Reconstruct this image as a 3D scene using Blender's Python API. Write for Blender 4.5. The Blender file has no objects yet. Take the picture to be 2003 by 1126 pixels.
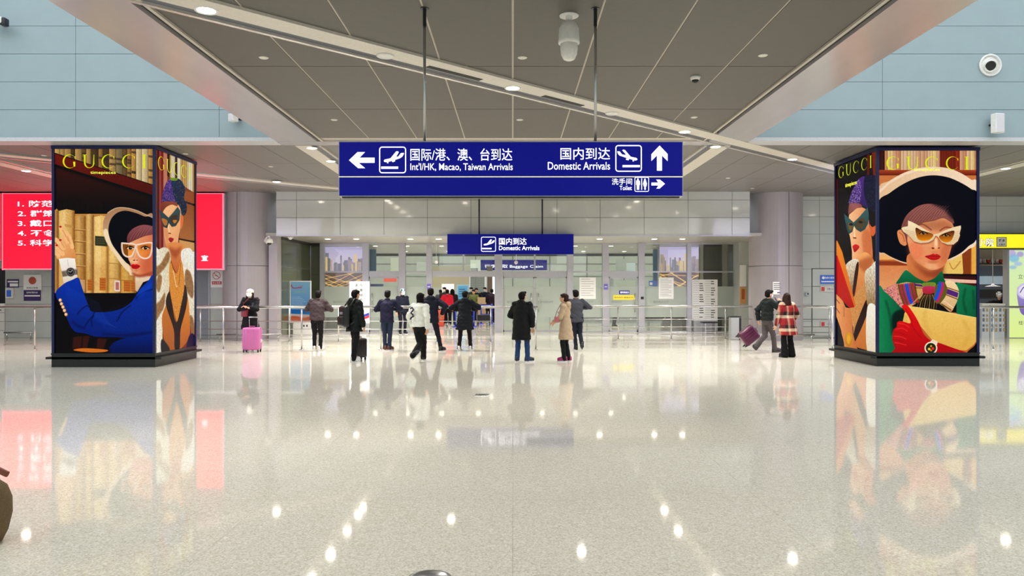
import bpy, bmesh, math, random
import numpy as np
from mathutils import Vector, Matrix, noise
random.seed(7)
PI = math.pi
SC = bpy.context.scene
COL = SC.collection

# ------------------------------------------------------------------ camera, world, exposure
CAMZ, F = 1.72, 1450.0
cam_d = bpy.data.cameras.new('camera')
cam_d.sensor_width = 36.0
cam_d.lens = F / 2003.0 * 36.0
cam_d.shift_x = -1.5 / 2003.0
cam_d.shift_y = -1.0 / 2003.0
cam_d.clip_end = 300
cam_o = bpy.data.objects.new('camera', cam_d)
cam_o.location = (0, 0, CAMZ)
cam_o.rotation_euler = (PI / 2, 0, 0)
COL.objects.link(cam_o)
SC.camera = cam_o

WORLD_STRENGTH = 2.3
w = bpy.data.worlds.new('daylight'); SC.world = w; w.use_nodes = True
bg = w.node_tree.nodes['Background']
bg.inputs[0].default_value = (0.88, 0.95, 1.0, 1)
bg.inputs[1].default_value = WORLD_STRENGTH
SC.view_settings.view_transform = 'Standard'
SC.view_settings.look = 'None'
SC.view_settings.gamma = 1.0
SC.view_settings.use_curve_mapping = False
SC.view_settings.exposure = 0.0
SC.cycles.max_bounces = 7
SC.cycles.diffuse_bounces = 4
SC.cycles.glossy_bounces = 4
SC.cycles.transparent_max_bounces = 24
SC.cycles.transmission_bounces = 4
SC.cycles.sample_clamp_indirect = 6.0
LAMP_GLOW, LAMP_WATT, SOFFIT_WATT, INNER_WATT = 38.0, 540.0, 340.0, 60.0

def PX(px, py, Y):
    "point at depth Y that the photograph shows at px,py"
    return Vector(((px - 1003) / F * Y, Y, CAMZ - (py - 562) / F * Y))
def XX(px, Y): return (px - 1003) / F * Y
def ZZ(py, Y): return CAMZ - (py - 562) / F * Y

# ------------------------------------------------------------------ materials
def lin(c):
    return tuple(((v / 255.0) / 12.92 if v / 255.0 <= .04045 else ((v / 255.0 + .055) / 1.055) ** 2.4) for v in c)
MATS = {}
def mat(name, rgb, rough=.5, metal=0.0, var=.06, scale=30.0, bump=0.0, spec=.5, emit=0.0, coat=0.0, stretch=(1, 1, 1)):
    if name in MATS: return MATS[name]
    m = bpy.data.materials.new(name); m.use_nodes = True
    nt = m.node_tree; b = nt.nodes['Principled BSDF']
    c = lin(rgb)
    if name.startswith('cloth_'):
        spec = .2
        if max(rgb) < 66: c = tuple(v*.6 for v in c)
    b.inputs['Roughness'].default_value = rough
    b.inputs['Metallic'].default_value = metal
    b.inputs['Specular IOR Level'].default_value = spec
    b.inputs['Coat Weight'].default_value = coat
    b.inputs['Coat Roughness'].default_value = .08
    tc = nt.nodes.new('ShaderNodeTexCoord'); mp = nt.nodes.new('ShaderNodeMapping')
    mp.inputs['Scale'].default_value = stretch
    nt.links.new(tc.outputs['Object'], mp.inputs[0])
    n = nt.nodes.new('ShaderNodeTexNoise'); n.inputs['Scale'].default_value = scale; n.inputs['Detail'].default_value = 4
    nt.links.new(mp.outputs[0], n.inputs['Vector'])
    r = nt.nodes.new('ShaderNodeValToRGB')
    r.color_ramp.elements[0].position = .3; r.color_ramp.elements[1].position = .7
    r.color_ramp.elements[0].color = tuple(max(0, v * (1 - var)) for v in c) + (1,)
    r.color_ramp.elements[1].color = tuple(min(1, v * (1 + var)) for v in c) + (1,)
    nt.links.new(n.outputs['Fac'], r.inputs[0]); nt.links.new(r.outputs[0], b.inputs['Base Color'])
    if bump:
        bp = nt.nodes.new('ShaderNodeBump'); bp.inputs['Strength'].default_value = bump; bp.inputs['Distance'].default_value = .01
        nt.links.new(n.outputs['Fac'], bp.inputs['Height']); nt.links.new(bp.outputs[0], b.inputs['Normal'])
    if emit:
        nt.links.new(r.outputs[0], b.inputs['Emission Color']); b.inputs['Emission Strength'].default_value = emit
    MATS[name] = m
    return m

def glass(name, tint, opacity, rough=.02, gloss=.12):
    if name in MATS: return MATS[name]
    m = bpy.data.materials.new(name); m.use_nodes = True
    nt = m.node_tree; nt.nodes.clear()
    out = nt.nodes.new('ShaderNodeOutputMaterial')
    tr = nt.nodes.new('ShaderNodeBsdfTransparent'); tr.inputs[0].default_value = lin(tint) + (1,)
    df = nt.nodes.new('ShaderNodeBsdfDiffuse'); df.inputs[0].default_value = lin(tint) + (1,)
    gl = nt.nodes.new('ShaderNodeBsdfGlossy'); gl.inputs['Roughness'].default_value = rough
    a = nt.nodes.new('ShaderNodeMixShader'); b = nt.nodes.new('ShaderNodeMixShader')
    ns = nt.nodes.new('ShaderNodeTexNoise'); ns.inputs['Scale'].default_value = 3
    mm = nt.nodes.new('ShaderNodeMath'); mm.operation = 'MULTIPLY_ADD'
    mm.inputs[1].default_value = .06; mm.inputs[2].default_value = opacity - .03
    nt.links.new(ns.outputs['Fac'], mm.inputs[0]); nt.links.new(mm.outputs[0], a.inputs[0])
    nt.links.new(tr.outputs[0], a.inputs[1]); nt.links.new(df.outputs[0], a.inputs[2])
    fr = nt.nodes.new('ShaderNodeFresnel'); fr.inputs[0].default_value = 1.45
    m2 = nt.nodes.new('ShaderNodeMath'); m2.operation = 'MULTIPLY'; m2.inputs[1].default_value = gloss * 8
    m2.use_clamp = True
    nt.links.new(fr.outputs[0], m2.inputs[0]); nt.links.new(m2.outputs[0], b.inputs[0])
    nt.links.new(a.outputs[0], b.inputs[1]); nt.links.new(gl.outputs[0], b.inputs[2])
    nt.links.new(b.outputs[0], out.inputs[0])
    MATS[name] = m
    return m

# ------------------------------------------------------------------ mesh builder
class MB:
    def __init__(s): s.v = []; s.f = []; s.mi = []
    def add(s, vs, fs, mi=0):
        o = len(s.v); s.v += [tuple(p) for p in vs]; s.f += [tuple(i + o for i in f) for f in fs]; s.mi += [mi] * len(fs); return s
    def box(s, x0, x1, y0, y1, z0, z1, mi=0):
        return s.add([(x0,y0,z0),(x1,y0,z0),(x1,y1,z0),(x0,y1,z0),(x0,y0,z1),(x1,y0,z1),(x1,y1,z1),(x0,y1,z1)],
                     [(0,3,2,1),(4,5,6,7),(0,1,5,4),(1,2,6,5),(2,3,7,6),(3,0,4,7)], mi)
    def rings(s, rings, mi=0, cap=True):
        n = len(rings[0]); vs = [p for r in rings for p in r]; fs = []
        for i in range(len(rings) - 1):
            for j in range(n):
                k = (j + 1) % n
                fs.append((i*n+j, i*n+k, (i+1)*n+k, (i+1)*n+j))
        if cap: fs += [tuple(range(n))[::-1], tuple((len(rings)-1)*n + j for j in range(n))]
        return s.add(vs, fs, mi)
    def tube(s, p0, p1, r0, r1=None, n=12, mi=0):
        p0 = Vector(p0); p1 = Vector(p1); r1 = r0 if r1 is None else r1
        d = (p1 - p0).normalized(); u = d.orthogonal().normalized(); v = d.cross(u)
        return s.rings([[p + (u*math.cos(a) + v*math.sin(a))*r for a in [2*PI*j/n for j in range(n)]] for p, r in ((p0, r0), (p1, r1))], mi)
    def path(s, pts, r, n=10, mi=0):
        pts = [Vector(p) for p in pts]; rs = []
        u = None
        for i, p in enumerate(pts):
            d = (pts[min(i+1, len(pts)-1)] - pts[max(i-1, 0)]).normalized()
            if u is None: u = d.orthogonal().normalized()
            u = (u - d * u.dot(d)).normalized(); v = d.cross(u)
            rr = r[i] if isinstance(r, (list, tuple)) else r
            rs.append([p + (u*math.cos(a) + v*math.sin(a))*rr for a in [2*PI*j/n for j in range(n)]])
        return s.rings(rs, mi)
    def lathe(s, c, prof, n=24, mi=0, axis='Z', cap=True):
        rs = []
        for r, z in prof:
            ring = []
            for j in range(n):
                a = 2*PI*j/n; x, y = r*math.cos(a), r*math.sin(a)
                if axis == 'Z': ring.append((c[0]+x, c[1]+y, c[2]+z))
                elif axis == 'Y': ring.append((c[0]+x, c[1]+z, c[2]-y))
                else: ring.append((c[0]+z, c[1]+x, c[2]+y))
            rs.append(ring)
        return s.rings(rs, mi, cap)
    def cap(s, p0, p1, r0, r1, n=12, mi=0, sx=1.0, sy=1.0):
        "tapered capsule"
        p0 = Vector(p0); p1 = Vector(p1); d = p1 - p0
        L = d.length
        d = d.normalized() if L > 1e-6 else Vector((0, 0, 1))
        u = Vector((1, 0, 0)) - d * d.x
        if u.length < .3: u = Vector((0, 1, 0)) - d * d.y
        u.normalize(); v = d.cross(u); rs = []
        for p, r, angs in ((p0, r0, (-80, -50, -20)), (p1, r1, (20, 50, 80))):
            for a in angs:
                a = math.radians(a); c = p + d * (math.sin(a) * r)
                rs.append([c + (u*math.cos(t)*sx + v*math.sin(t)*sy)*r*math.cos(a) for t in [2*PI*j/n for j in range(n)]])
        return s.rings(rs, mi)
    def ell(s, c, r, n=14, m=9, mi=0, rot=None):
        c = Vector(c); rs = []
        for i in range(m):
            a = -PI/2 + PI*(i+.35)/(m-.3)
            ring = []
            for j in range(n):
                t = 2*PI*j/n
                q = Vector((r[0]*math.cos(a)*math.cos(t), r[1]*math.cos(a)*math.sin(t), r[2]*math.sin(a)))
                if rot is not None: q = rot @ q
                ring.append(c + q)
            rs.append(ring)
        return s.rings(rs, mi)
    def prism(s, pts, y0, y1, mi=0):
        "polygon in X,Z extruded along Y"
        n = len(pts)
        s.add([(x, y0, z) for x, z in pts] + [(x, y1, z) for x, z in pts],
              [tuple(range(n)), tuple(range(2*n-1, n-1, -1))] + [(i, i+n, (i+1) % n + n, (i+1) % n) for i in range(n)], mi)
        return s
    def rbox(s, x0, x1, y0, y1, z0, z1, r, mi=0, seg=3):
        bm = bmesh.new(); bmesh.ops.create_cube(bm, size=1)
        for v in bm.verts: v.co = Vector((x0+(v.co.x+.5)*(x1-x0), y0+(v.co.y+.5)*(y1-y0), z0+(v.co.z+.5)*(z1-z0)))
        bmesh.ops.bevel(bm, geom=bm.edges[:], offset=r, segments=seg, profile=.5, affect='EDGES')
        bm.verts.index_update()
        s.add([v.co.copy() for v in bm.verts], [[v.index for v in f.verts] for f in bm.faces], mi); bm.free(); return s
    def xf(s, M, start=0):
        s.v = s.v[:start] + [tuple(M @ Vector(p)) for p in s.v[start:]]; return s
    def mesh(s, name, mats, smooth=False):
        me = bpy.data.meshes.new(name); me.from_pydata(s.v, [], s.f)
        for m in (mats if isinstance(mats, (list, tuple)) else [mats]): me.materials.append(m)
        me.polygons.foreach_set('material_index', s.mi)
        bm = bmesh.new(); bm.from_mesh(me); bmesh.ops.recalc_face_normals(bm, faces=bm.faces[:]); bm.to_mesh(me); bm.free()
        if smooth: me.polygons.foreach_set('use_smooth', [True] * len(me.polygons))
        me.update(); return me
    def build(s, name, mats, parent=None, smooth=False, loc=None):
        return link(name, s.mesh(name, mats, smooth), parent, loc)

def link(name, data, parent=None, loc=None):
    o = bpy.data.objects.new(name, data); COL.objects.link(o)
    if loc is not None: o.location = loc
    if parent is not None: o.parent = parent
    return o
def tag(o, label=None, cat=None, group=None, kind=None):
    if label: o['label'] = label
    if cat: o['category'] = cat
    if group: o['group'] = group
    if kind: o['kind'] = kind
    return o
def thing(name, label, cat, loc=(0, 0, 0), rz=0, group=None):
    o = link(name, None, None, loc); o.rotation_euler = (0, 0, rz); o.empty_display_size = .1
    return tag(o, label, cat, group)
def struct(name, loc=(0, 0, 0), label=None):
    o = link(name, None, None, loc); return tag(o, label, None, None, 'structure')
def copy_tree(o, parent=None):
    c = o.copy(); COL.objects.link(c)
    if parent is not None: c.parent = parent
    for ch in list(o.children): copy_tree(ch, c)
    return c

def text_mesh(body, x0, x1, z0, z1, depth=.003, bold=0.0, font_shear=0.0):
    "text fitted to a rectangle in X,Z, facing -Y, front at y=-depth"
    c = bpy.data.curves.new('lettering', 'FONT'); c.body = body; c.offset = bold; c.shear = font_shear
    c.resolution_u = 3
    o = bpy.data.objects.new('lettering', c); COL.objects.link(o)
    dg = bpy.context.evaluated_depsgraph_get()
    me = bpy.data.meshes.new_from_object(o.evaluated_get(dg))
    bpy.data.objects.remove(o); bpy.data.curves.remove(c)
    n = len(me.vertices); co = np.zeros(n*3); me.vertices.foreach_get('co', co); co = co.reshape(-1, 3)
    mn = co.min(0); mx = co.max(0)
    out = np.zeros_like(co)
    out[:, 0] = x0 + (co[:, 0]-mn[0])/(mx[0]-mn[0])*(x1-x0)
    out[:, 2] = z0 + (co[:, 1]-mn[1])/(mx[1]-mn[1])*(z1-z0)
    out[:, 1] = -depth
    me.vertices.foreach_set('co', out.ravel())
    me.update()
    return me
def lettering(body, x0, x1, z0, z1, y, m, parent, bold=0.0, name='lettering', depth=.003):
    me = text_mesh(body, x0, x1, z0, z1, depth, bold); me.materials.clear(); me.materials.append(m)
    return link(name, me, parent, (0, y, 0))

# ------------------------------------------------------------------ common materials
def floor_material():
    m = bpy.data.materials.new('polished_terrazzo'); m.use_nodes = True
    nt = m.node_tree; b = nt.nodes['Principled BSDF']
    tc = nt.nodes.new('ShaderNodeTexCoord')
    geo = nt.nodes.new('ShaderNodeNewGeometry')
    v = nt.nodes.new('ShaderNodeTexVoronoi'); v.inputs['Scale'].default_value = 90
    nt.links.new(geo.outputs['Position'], v.inputs['Vector'])
    r = nt.nodes.new('ShaderNodeValToRGB'); r.color_ramp.interpolation = 'CONSTANT'
    sep = nt.nodes.new('ShaderNodeSeparateColor'); nt.links.new(v.outputs['Color'], sep.inputs[0])
    nt.links.new(sep.outputs[0], r.inputs[0])
    els = [(0, (204, 197, 180)), (.08, (216, 210, 194)), (.3, (226, 221, 207)), (.6, (233, 228, 214)), (.85, (242, 238, 227)), (.95, (212, 204, 184))]
    r.color_ramp.elements[0].color = lin(els[0][1]) + (1,)
    r.color_ramp.elements[1].position = els[1][0]; r.color_ramp.elements[1].color = lin(els[1][1]) + (1,)
    for p, c in els[2:]:
        e = r.color_ramp.elements.new(p); e.color = lin(c) + (1,)
    n = nt.nodes.new('ShaderNodeTexNoise'); n.inputs['Scale'].default_value = .6; n.inputs['Detail'].default_value = 3
    nt.links.new(geo.outputs['Position'], n.inputs['Vector'])
    mx = nt.nodes.new('ShaderNodeMix'); mx.data_type = 'RGBA'; mx.blend_type = 'MULTIPLY'
    rr = nt.nodes.new('ShaderNodeValToRGB')
    rr.color_ramp.elements[0].color = (.9, .9, .89, 1); rr.color_ramp.elements[1].color = (1, 1, 1, 1)
    nt.links.new(n.outputs['Fac'], rr.inputs[0])
    mx.inputs['Factor'].default_value = 1
    nt.links.new(r.outputs[0], mx.inputs['A']); nt.links.new(rr.outputs[0], mx.inputs['B'])
    nt.links.new(mx.outputs['Result'], b.inputs['Base Color'])
    b.inputs['Roughness'].default_value = .05
    b.inputs['Specular IOR Level'].default_value = .55
    return m
M_floor = floor_material()
M_joint = mat('joint_grout', (150, 143, 128), .6)
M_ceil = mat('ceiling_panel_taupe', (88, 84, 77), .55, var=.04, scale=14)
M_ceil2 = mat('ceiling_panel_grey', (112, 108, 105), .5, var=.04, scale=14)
M_seam = mat('ceiling_seam_light', (186, 178, 164), .6)
M_void = mat('recess_dark', (48, 46, 46), .8)
M_band = mat('satin_metal_band', (206, 202, 204), .22, .5, var=.03, scale=4, stretch=(1, .2, 1))
M_edge = mat('edge_light_grey', (186, 186, 188), .4)
M_wallblue = mat('pale_blue_panel', (140, 157, 161), .5, var=.03, scale=2)
M_walljoint = mat('panel_joint', (120, 138, 144), .7)
M_panel = mat('glossy_grey_panel', (188, 191, 184), .08, var=.03, scale=2, spec=.8, coat=.6)
M_paneljoint = mat('panel_joint_dark', (84, 84, 84), .6)
M_column = mat('column_cladding', (164, 157, 159), .38, .15, var=.03, scale=3)
M_steel = mat('brushed_steel', (190, 190, 188), .25, .9, var=.04, scale=60, stretch=(.1, .1, 4))
M_alu = mat('aluminium_frame', (182, 182, 186), .35, .5, var=.04, scale=20)
M_white = mat('white_plastic', (222, 220, 214), .4)
M_black = mat('black_plastic', (18, 18, 20), .35)
M_dark = mat('dark_metal', (40, 40, 46), .4, .3)
M_lamp = mat('lamp_lens', (255, 244, 224), .5, emit=LAMP_GLOW, var=.01)
M_lamp2 = mat('soffit_lamp_lens', (255, 246, 230), .5, emit=LAMP_GLOW*.45, var=.01)
M_blue = mat('sign_blue_lit', (7, 12, 108), .4, spec=.15, emit=.9, var=.03, scale=3)
M_blue2 = mat('sign_blue', (7, 11, 104), .4, spec=.15, emit=.6, var=.03, scale=3)
M_lit = mat('sign_white_lit', (250, 250, 255), .5, emit=1.3, var=.01)
M_paper = mat('white_paper', (244, 243, 240), .7, var=.02)
M_ink = mat('dark_ink', (60, 60, 66), .7)
M_greenglass = mat('dark_green_glass', (72, 78, 58), .12, var=.1, scale=2)
M_clear = glass('clear_glass', (240, 243, 239), .05)
M_frost = glass('frosted_glass', (205, 214, 204), .62, rough=.25, gloss=.1)

# ------------------------------------------------------------------ floor
CEIL = 4.82
fl = struct('floor')
MB().box(-26, 26, -24, 64, -.3, -.006).build('slab', M_joint, fl)
tile = MB().box(-.9992, .9992, -.9992, .9992, -.006, 0).mesh('floor_tile', M_floor)
for i in range(-9, 9):
    for j in range(1, 16):
        link('floor_tile', tile, fl, (2*i+1, 2*j+1, 0))
MB().box(-26, 26, -24, 2, -.006, 0).box(-26, 26, 32, 64, -.006, 0).box(-26, -18, 2, 32, -.006, 0).box(18, 26, 2, 32, -.006, 0).build('outer_floor', M_floor, fl)

# ------------------------------------------------------------------ ceiling
ce = struct('ceiling')
SLAB = MB()
SLAB.box(-4.02, 4.02, -10, 15.62, CEIL+.008, CEIL+.05).box(-4.95, 4.95, -10, 16.0, CEIL+.05, CEIL+1.3)          # walkway over the hall
SLAB.box(-26, 26, 16.0, 26.5, CEIL+.012, CEIL+.4)
SLAB.build('slab', M_seam, ce)
PW, PL, G = 1.0, 2.5, .013
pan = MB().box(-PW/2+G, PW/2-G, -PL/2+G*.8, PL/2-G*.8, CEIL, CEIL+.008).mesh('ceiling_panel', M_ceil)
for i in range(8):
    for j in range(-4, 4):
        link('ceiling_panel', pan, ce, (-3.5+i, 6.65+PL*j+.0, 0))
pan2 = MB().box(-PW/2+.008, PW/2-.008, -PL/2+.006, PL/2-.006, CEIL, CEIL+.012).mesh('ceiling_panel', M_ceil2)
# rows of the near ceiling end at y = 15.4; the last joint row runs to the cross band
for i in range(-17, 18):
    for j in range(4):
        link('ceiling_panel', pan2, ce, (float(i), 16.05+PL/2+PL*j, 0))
# metal edge bands of the walkway, with a shadow gap and a light lip
for s in (-1, 1):
    b = MB(); x0, x1 = sorted((s*4.12, s*4.97))
    b.box(x0, x1, -10, 15.6, CEIL-.03, CEIL+.05)
    xa, xb = sorted((s*4.93, s*4.97)); b.box(xa, xb, -10, 15.6, CEIL+.05, CEIL+1.3)
    b.build('edge_band', M_band, ce)
    xa, xb = sorted((s*4.03, s*4.12)); MB().box(xa, xb, -10, 15.6, CEIL+.02, CEIL+.049).build('shadow_gap', M_void, ce)
    xa, xb = sorted((s*3.985, s*4.03)); MB().box(xa, xb, -10, 15.6, CEIL-.03, CEIL+.03).build('edge_lip', M_seam, ce)
b = MB(); b.box(-4.97, 4.97, 15.62, 16.0, CEIL-.03, CEIL+.05); b.build('edge_band', M_band, ce)

def channel(x0, y0, x1, y1, name='light_channel'):
    d = Vector((x1-x0, y1-y0, 0)); L = d.length; a = math.atan2(d.y, d.x)
    M = Matrix.Translation((x0, y0, 0)) @ Matrix.Rotation(a, 4, 'Z')
    for nm, (w0, w1, z0, z1), m in (('channel_plate', (-.13, .22, CEIL-.035, CEIL+.01), M_seam2), ('channel_groove', (-.30, -.13, CEIL-.012, CEIL+.01), M_groove),
                                  ('channel_lip', (-.36, -.30, CEIL-.045, CEIL+.01), M_lip)):
        b = MB().box(0, L, w0, w1, z0, z1)
        b.xf(M); b.build(nm, m, ce)
    return M, L
M_seam2 = mat('channel_plate_cream', (206, 200, 188), .4, .1)
M_groove = mat('channel_groove_grey', (96, 96, 104), .6)
M_lip = mat('channel_lip_metal', (225, 220, 210), .25, .6)
DIR = Vector((3.39*2, 6.4, 0)).normalized()
# the plate lies on the camera side, the groove and lip beyond it: draw the strip from far right to near left
Mch, Lch = channel(13.2, 23.75, -4.0, 7.55)
channel(-4.9, 23.6, -13.4, 15.9)
channel(-4.5, 16.05, -4.5, 24.2); channel(4.5, 24.2, 4.5, 16.05)
channel(-12.7, 16.05, -12.7, 24.2); channel(12.7, 24.2, 12.7, 16.05)

def on_ch(t):   # point on the long diagonal, t metres to the right of the middle lamp
    return Vector((0, 11.4, 0)) + DIR * t
ang = math.atan2(DIR.y, DIR.x)
for t0, t1 in ((-1.63, -.65), (.67, 1.62)):
    b = MB().box(t0, t1, -.05, .05, CEIL-.040, CEIL-.034); b.xf(Matrix.Translation((0, 11.4, 0)) @ Matrix.Rotation(ang, 4, 'Z'))
    vent = b.build('slot_vent', M_void, None)
    tag(vent, 'dark slot vent in the ceiling light channel ' + ('left of the middle lamp' if t0 < 0 else 'right of the middle lamp'), 'vent')

# ------------------------------------------------------------------ ceiling lamps
def lamp_proto(r=.10):
    me1 = MB().lathe((0, 0, 0), [(r*.95, -.004), (r*1.25, -.012), (r*1.3, 0), (r*1.3, .01)], 20).mesh('trim_ring', M_white, True)
    me2 = MB().lathe((0, 0, 0), [(.001, -.012), (r*.7, -.012), (r, -.006), (r, 0)], 20).mesh('lens', M_lamp)
    return me1, me2
LR, LL = lamp_proto()
LR2, LL2 = lamp_proto(.10); LL2.materials[0] = M_lamp2
def lamp(x, y, z, label, group, watt, small=False, angle=146):
    t = thing('downlight', label, 'ceiling lamp', (x, y, z), 0, group)
    link('trim_ring', LR2 if small else LR, t); link('lens', LL2 if small else LL, t)
    if watt:
        L = bpy.data.lights.new('downlight_beam', 'SPOT'); L.energy = watt; L.color = (1, .965, .915)
        L.spot_size = math.radians(angle); L.spot_blend = 1.0; L.shadow_soft_size = .09
        o = link('downlight_beam', L, t, (0, 0, -.03))
    return t
ZC = CEIL-.035
G1 = 'bright downlights in the hall ceiling'
for x, y, lb in ((-3.39, 8.2, 'bright downlight in the diagonal channel, top left corner of the near ceiling'),
                 (0, 11.4, 'bright downlight in the diagonal channel above the hanging blue sign'),
                 (3.39, 14.6, 'bright downlight where the diagonal channel nears the right metal band'),
                 (4.42, 16.15, 'bright downlight just beyond the right metal band, beside the sign'),
                 (6.7, 17.75, 'bright downlight in the channel between sign and right advertising pillar'),
                 (-4.42, 16.3, 'downlight just beyond the left metal band, upper of two beside the sign'),
                 (-4.42, 18.0, 'downlight left of the blue sign, lower of two in the channel'),
                 (-12.8, 19.5, 'downlight over the red screen, left of the left advertising pillar'),
                 (12.7, 19.1, 'downlight right of the right advertising pillar')):
    lamp(x, y, ZC, lb, G1, LAMP_WATT)
for k, (x, y) in enumerate(((1.7, 18.3), (4.42, 19.8), (4.42, 21.6), (-1.74, 20.9), (-4.42, 19.8), (-4.42, 21.2), (-4.42, 21.9), (-6.85, 21.5), (8.6, 19.4), (-9.6, 19.2), (9.6, 20.4), (12.7, 22))):
    lamp(x, y, ZC if k not in (0, 3) else CEIL, 'downlight in the rear ceiling left of the blue sign, above the left column' if k == 7 else 'downlight in the rear ceiling hidden behind the blue sign' if k < 7 else 'invented downlight in the rear ceiling, unseen behind an advertising pillar', G1, LAMP_WATT)  # the lamps behind the pillars are invented
for x, y in ((-15.6, 19.8), (16.2, 20.2)):
    lamp(x, y, CEIL, 'added unseen downlight in the rear ceiling beyond the ' + ('left' if x < 0 else 'right') + ' edge of the picture', G1, LAMP_WATT*1.2)  # out-of-view lamps added to brighten the left wall and the shop
for x, y in ((-2, 5), (2, 5), (-2, 1), (2, 1), (-2, -4), (2, -4), (3.3, 7.2)):
    lamp(x, y, CEIL, 'added unseen fill downlight in the near ceiling above the top of the picture', G1, LAMP_WATT*.30)  # fill lamps overhead and behind the camera, added to brighten the near floor
M_disc = mat('speaker_disc', (214, 210, 200), .5)
for k, (x, y) in enumerate(((-3.36, 10.0), (.13, 10.0), (3.34, 9.9), (-3.3, 13.7), (.13, 13.7), (3.3, 13.5), (-7.6, 17.2), (-6.2, 19.0), (-8.5, 21), (7.5, 23.2), (-11, 17.4), (10.5, 22), (6.1, 21))):
    o = MB().lathe((0, 0, 0), [(.001, -.012), (.05, -.012), (.065, -.004), (.065, 0)], 18).build('ceiling_speaker', M_disc, None, True, (x, y, CEIL))
    where = ['left row, nearer', 'middle row, nearer', 'right row, nearer', 'left row, farther', 'middle row, farther', 'right row, farther'][k] + ' of two' if k < 6 else None
    tag(o, 'small round white ceiling speaker, ' + where if where else ['first', 'second', 'third', 'fourth', 'fifth', 'sixth', 'last'][[-11, -8.5, -7.6, -6.2, 6.1, 7.5, 10.5].index(x)]+' small white ceiling speaker from the left in the rear ceiling', 'speaker', 'small round ceiling speakers')
for k, t in enumerate((-2.32, 2.4)):
    p = on_ch(t)
    o = MB().lathe((0, 0, 0), [(.001, -.02), (.1, -.02), (.12, -.008), (.12, 0)], 20).build('ceiling_disc', M_white, None, True, (p.x, p.y, CEIL-.035))
    tag(o, 'flat white round cap on the light channel ' + ('left of the middle lamp' if k == 0 else 'right of the middle lamp'), 'cover')

# ------------------------------------------------------------------ high pale blue walls either side of the walkway
PH = .587
for s, nm in ((-1, 'wall_left'), (1, 'wall_right')):
    wl = struct(nm)
    xa, xb = sorted((s*4.98, s*23.2))
    MB().box(xa, xb, 15.64, 15.95, CEIL+.05, 12).build('backing', M_walljoint, wl)
    MB().box(xa, xb, 15.56, 16.0, CEIL-.03, CEIL+.05).build('bottom_edge', M_edge, wl)
    edges = [4.98, 6.18, 9.2, 12.2, 15.2, 18.2, 23.2] if s < 0 else [4.98, 7.78, 10.8, 13.8, 23.2]
    for a, b_ in zip(edges, edges[1:]):
        me = MB().box(min(s*a, s*b_)+.004, max(s*a, s*b_)-.004, 15.6, 15.64, 0, PH-.008).mesh('wall_panel', M_wallblue)
        for r in range(12):
            link('wall_panel', me, wl, (0, 0, CEIL+.055+r*PH))
# side and rear enclosure of the hall, out of the picture
for s, nm in ((-1, 'wall_far_left'), (1, 'wall_far_right')):
    wl = struct(nm); xa, xb = sorted((s*23.2, s*23.6)); MB().box(xa, xb, -24, 26, 0, 12).build('wall_panel', M_wallblue, wl)
wb = struct('wall_back')
b = MB().box(-23.6, 23.6, -24.4, -24, 9, 14).box(-23.6, 23.6, -24.4, -24, 0, 3.0).box(-17.0, -8, -24.4, -24, 3, 9).box(8, 17.0, -24.4, -24, 3, 9).box(-4, 4, -24.4, -24, 3, 9).box(22.3, 23.6, -24.4, -24, 3, 9).box(-23.6, -22.3, -24.4, -24, 3, 9)
b.build('wall_panel', M_column, wb)

# ------------------------------------------------------------------ portal with fascia, soffit, columns
YF, YG, ZS = 24.0, 28.3, 3.41
wf = struct('wall_portal')
MB().box(XX(540, YF), XX(1467, YF), YF+.03, YF+.3, ZS, CEIL+.04).build('backing', M_paneljoint, wf)
vx = [540, 580, 665.5, 751, 836, 921, 1005, 1089.5, 1174, 1260, 1346, 1432, 1467]
hz = [372.5, 391, 425.5, 460]
for a, b_ in zip(vx, vx[1:]):
    for c, d in zip(hz, hz[1:]):
        MB().box(XX(a, YF)+.006, XX(b_, YF)-.006, YF, YF+.03, ZZ(d, YF)+.006, ZZ(c, YF)-.006).build('fascia_panel', M_panel, wf)
MB().box(XX(540, YF), XX(1467, YF), YF-.02, YF+.32, ZS-.03, ZS+.01).build('bottom_edge', M_alu, wf)
M_soffit = mat('soffit_panel', (176, 172, 162), .3, var=.03, scale=6)
sf = MB(); sf.box(-8.1, 9.1, YF+.3, 37.0, ZS, ZS+.1)
cs = struct('ceiling_soffit'); sf.build('soffit_board', M_soffit, cs)
MB().box(-12, 12, 37.0, 37.4, ZS-.12, 6).build('soffit_beam', mat('beam_dark', (62, 68, 78), .4), cs)
# big round cladding columns beside the portal
for s, nm in ((-1, 'column_left'), (1, 'column_right')):
    cx = s*8.81; cy = YF+.86
    co = struct('trim_1' if s < 0 else 'trim_2', (cx, cy, 0))
    R = .86
    a0 = math.radians(-90 + (-8 if s < 0 else 9))
    for k in range(2):
        st = a0 + PI*k + .012; en = a0 + PI*(k+1) - .012
        ring = [(math.cos(st+(en-st)*i/24)*R, math.sin(st+(en-st)*i/24)*R) for i in range(25)]
        for z0, z1 in ((0.0, 2.42), (2.435, CEIL+.04)):
            n = 25; inner = [(x*.96, y*.96) for x, y in ring]
            MB().rings([[(x, y, z0) for x, y in ring+inner[::-1]], [(x, y, z1) for x, y in ring+inner[::-1]]]).build('cladding_shell', M_column, co)
    MB().lathe((0, 0, 0), [(R*.955, .001), (R*.955, CEIL+.03)], 32).build('core', M_paneljoint, co)
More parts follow.
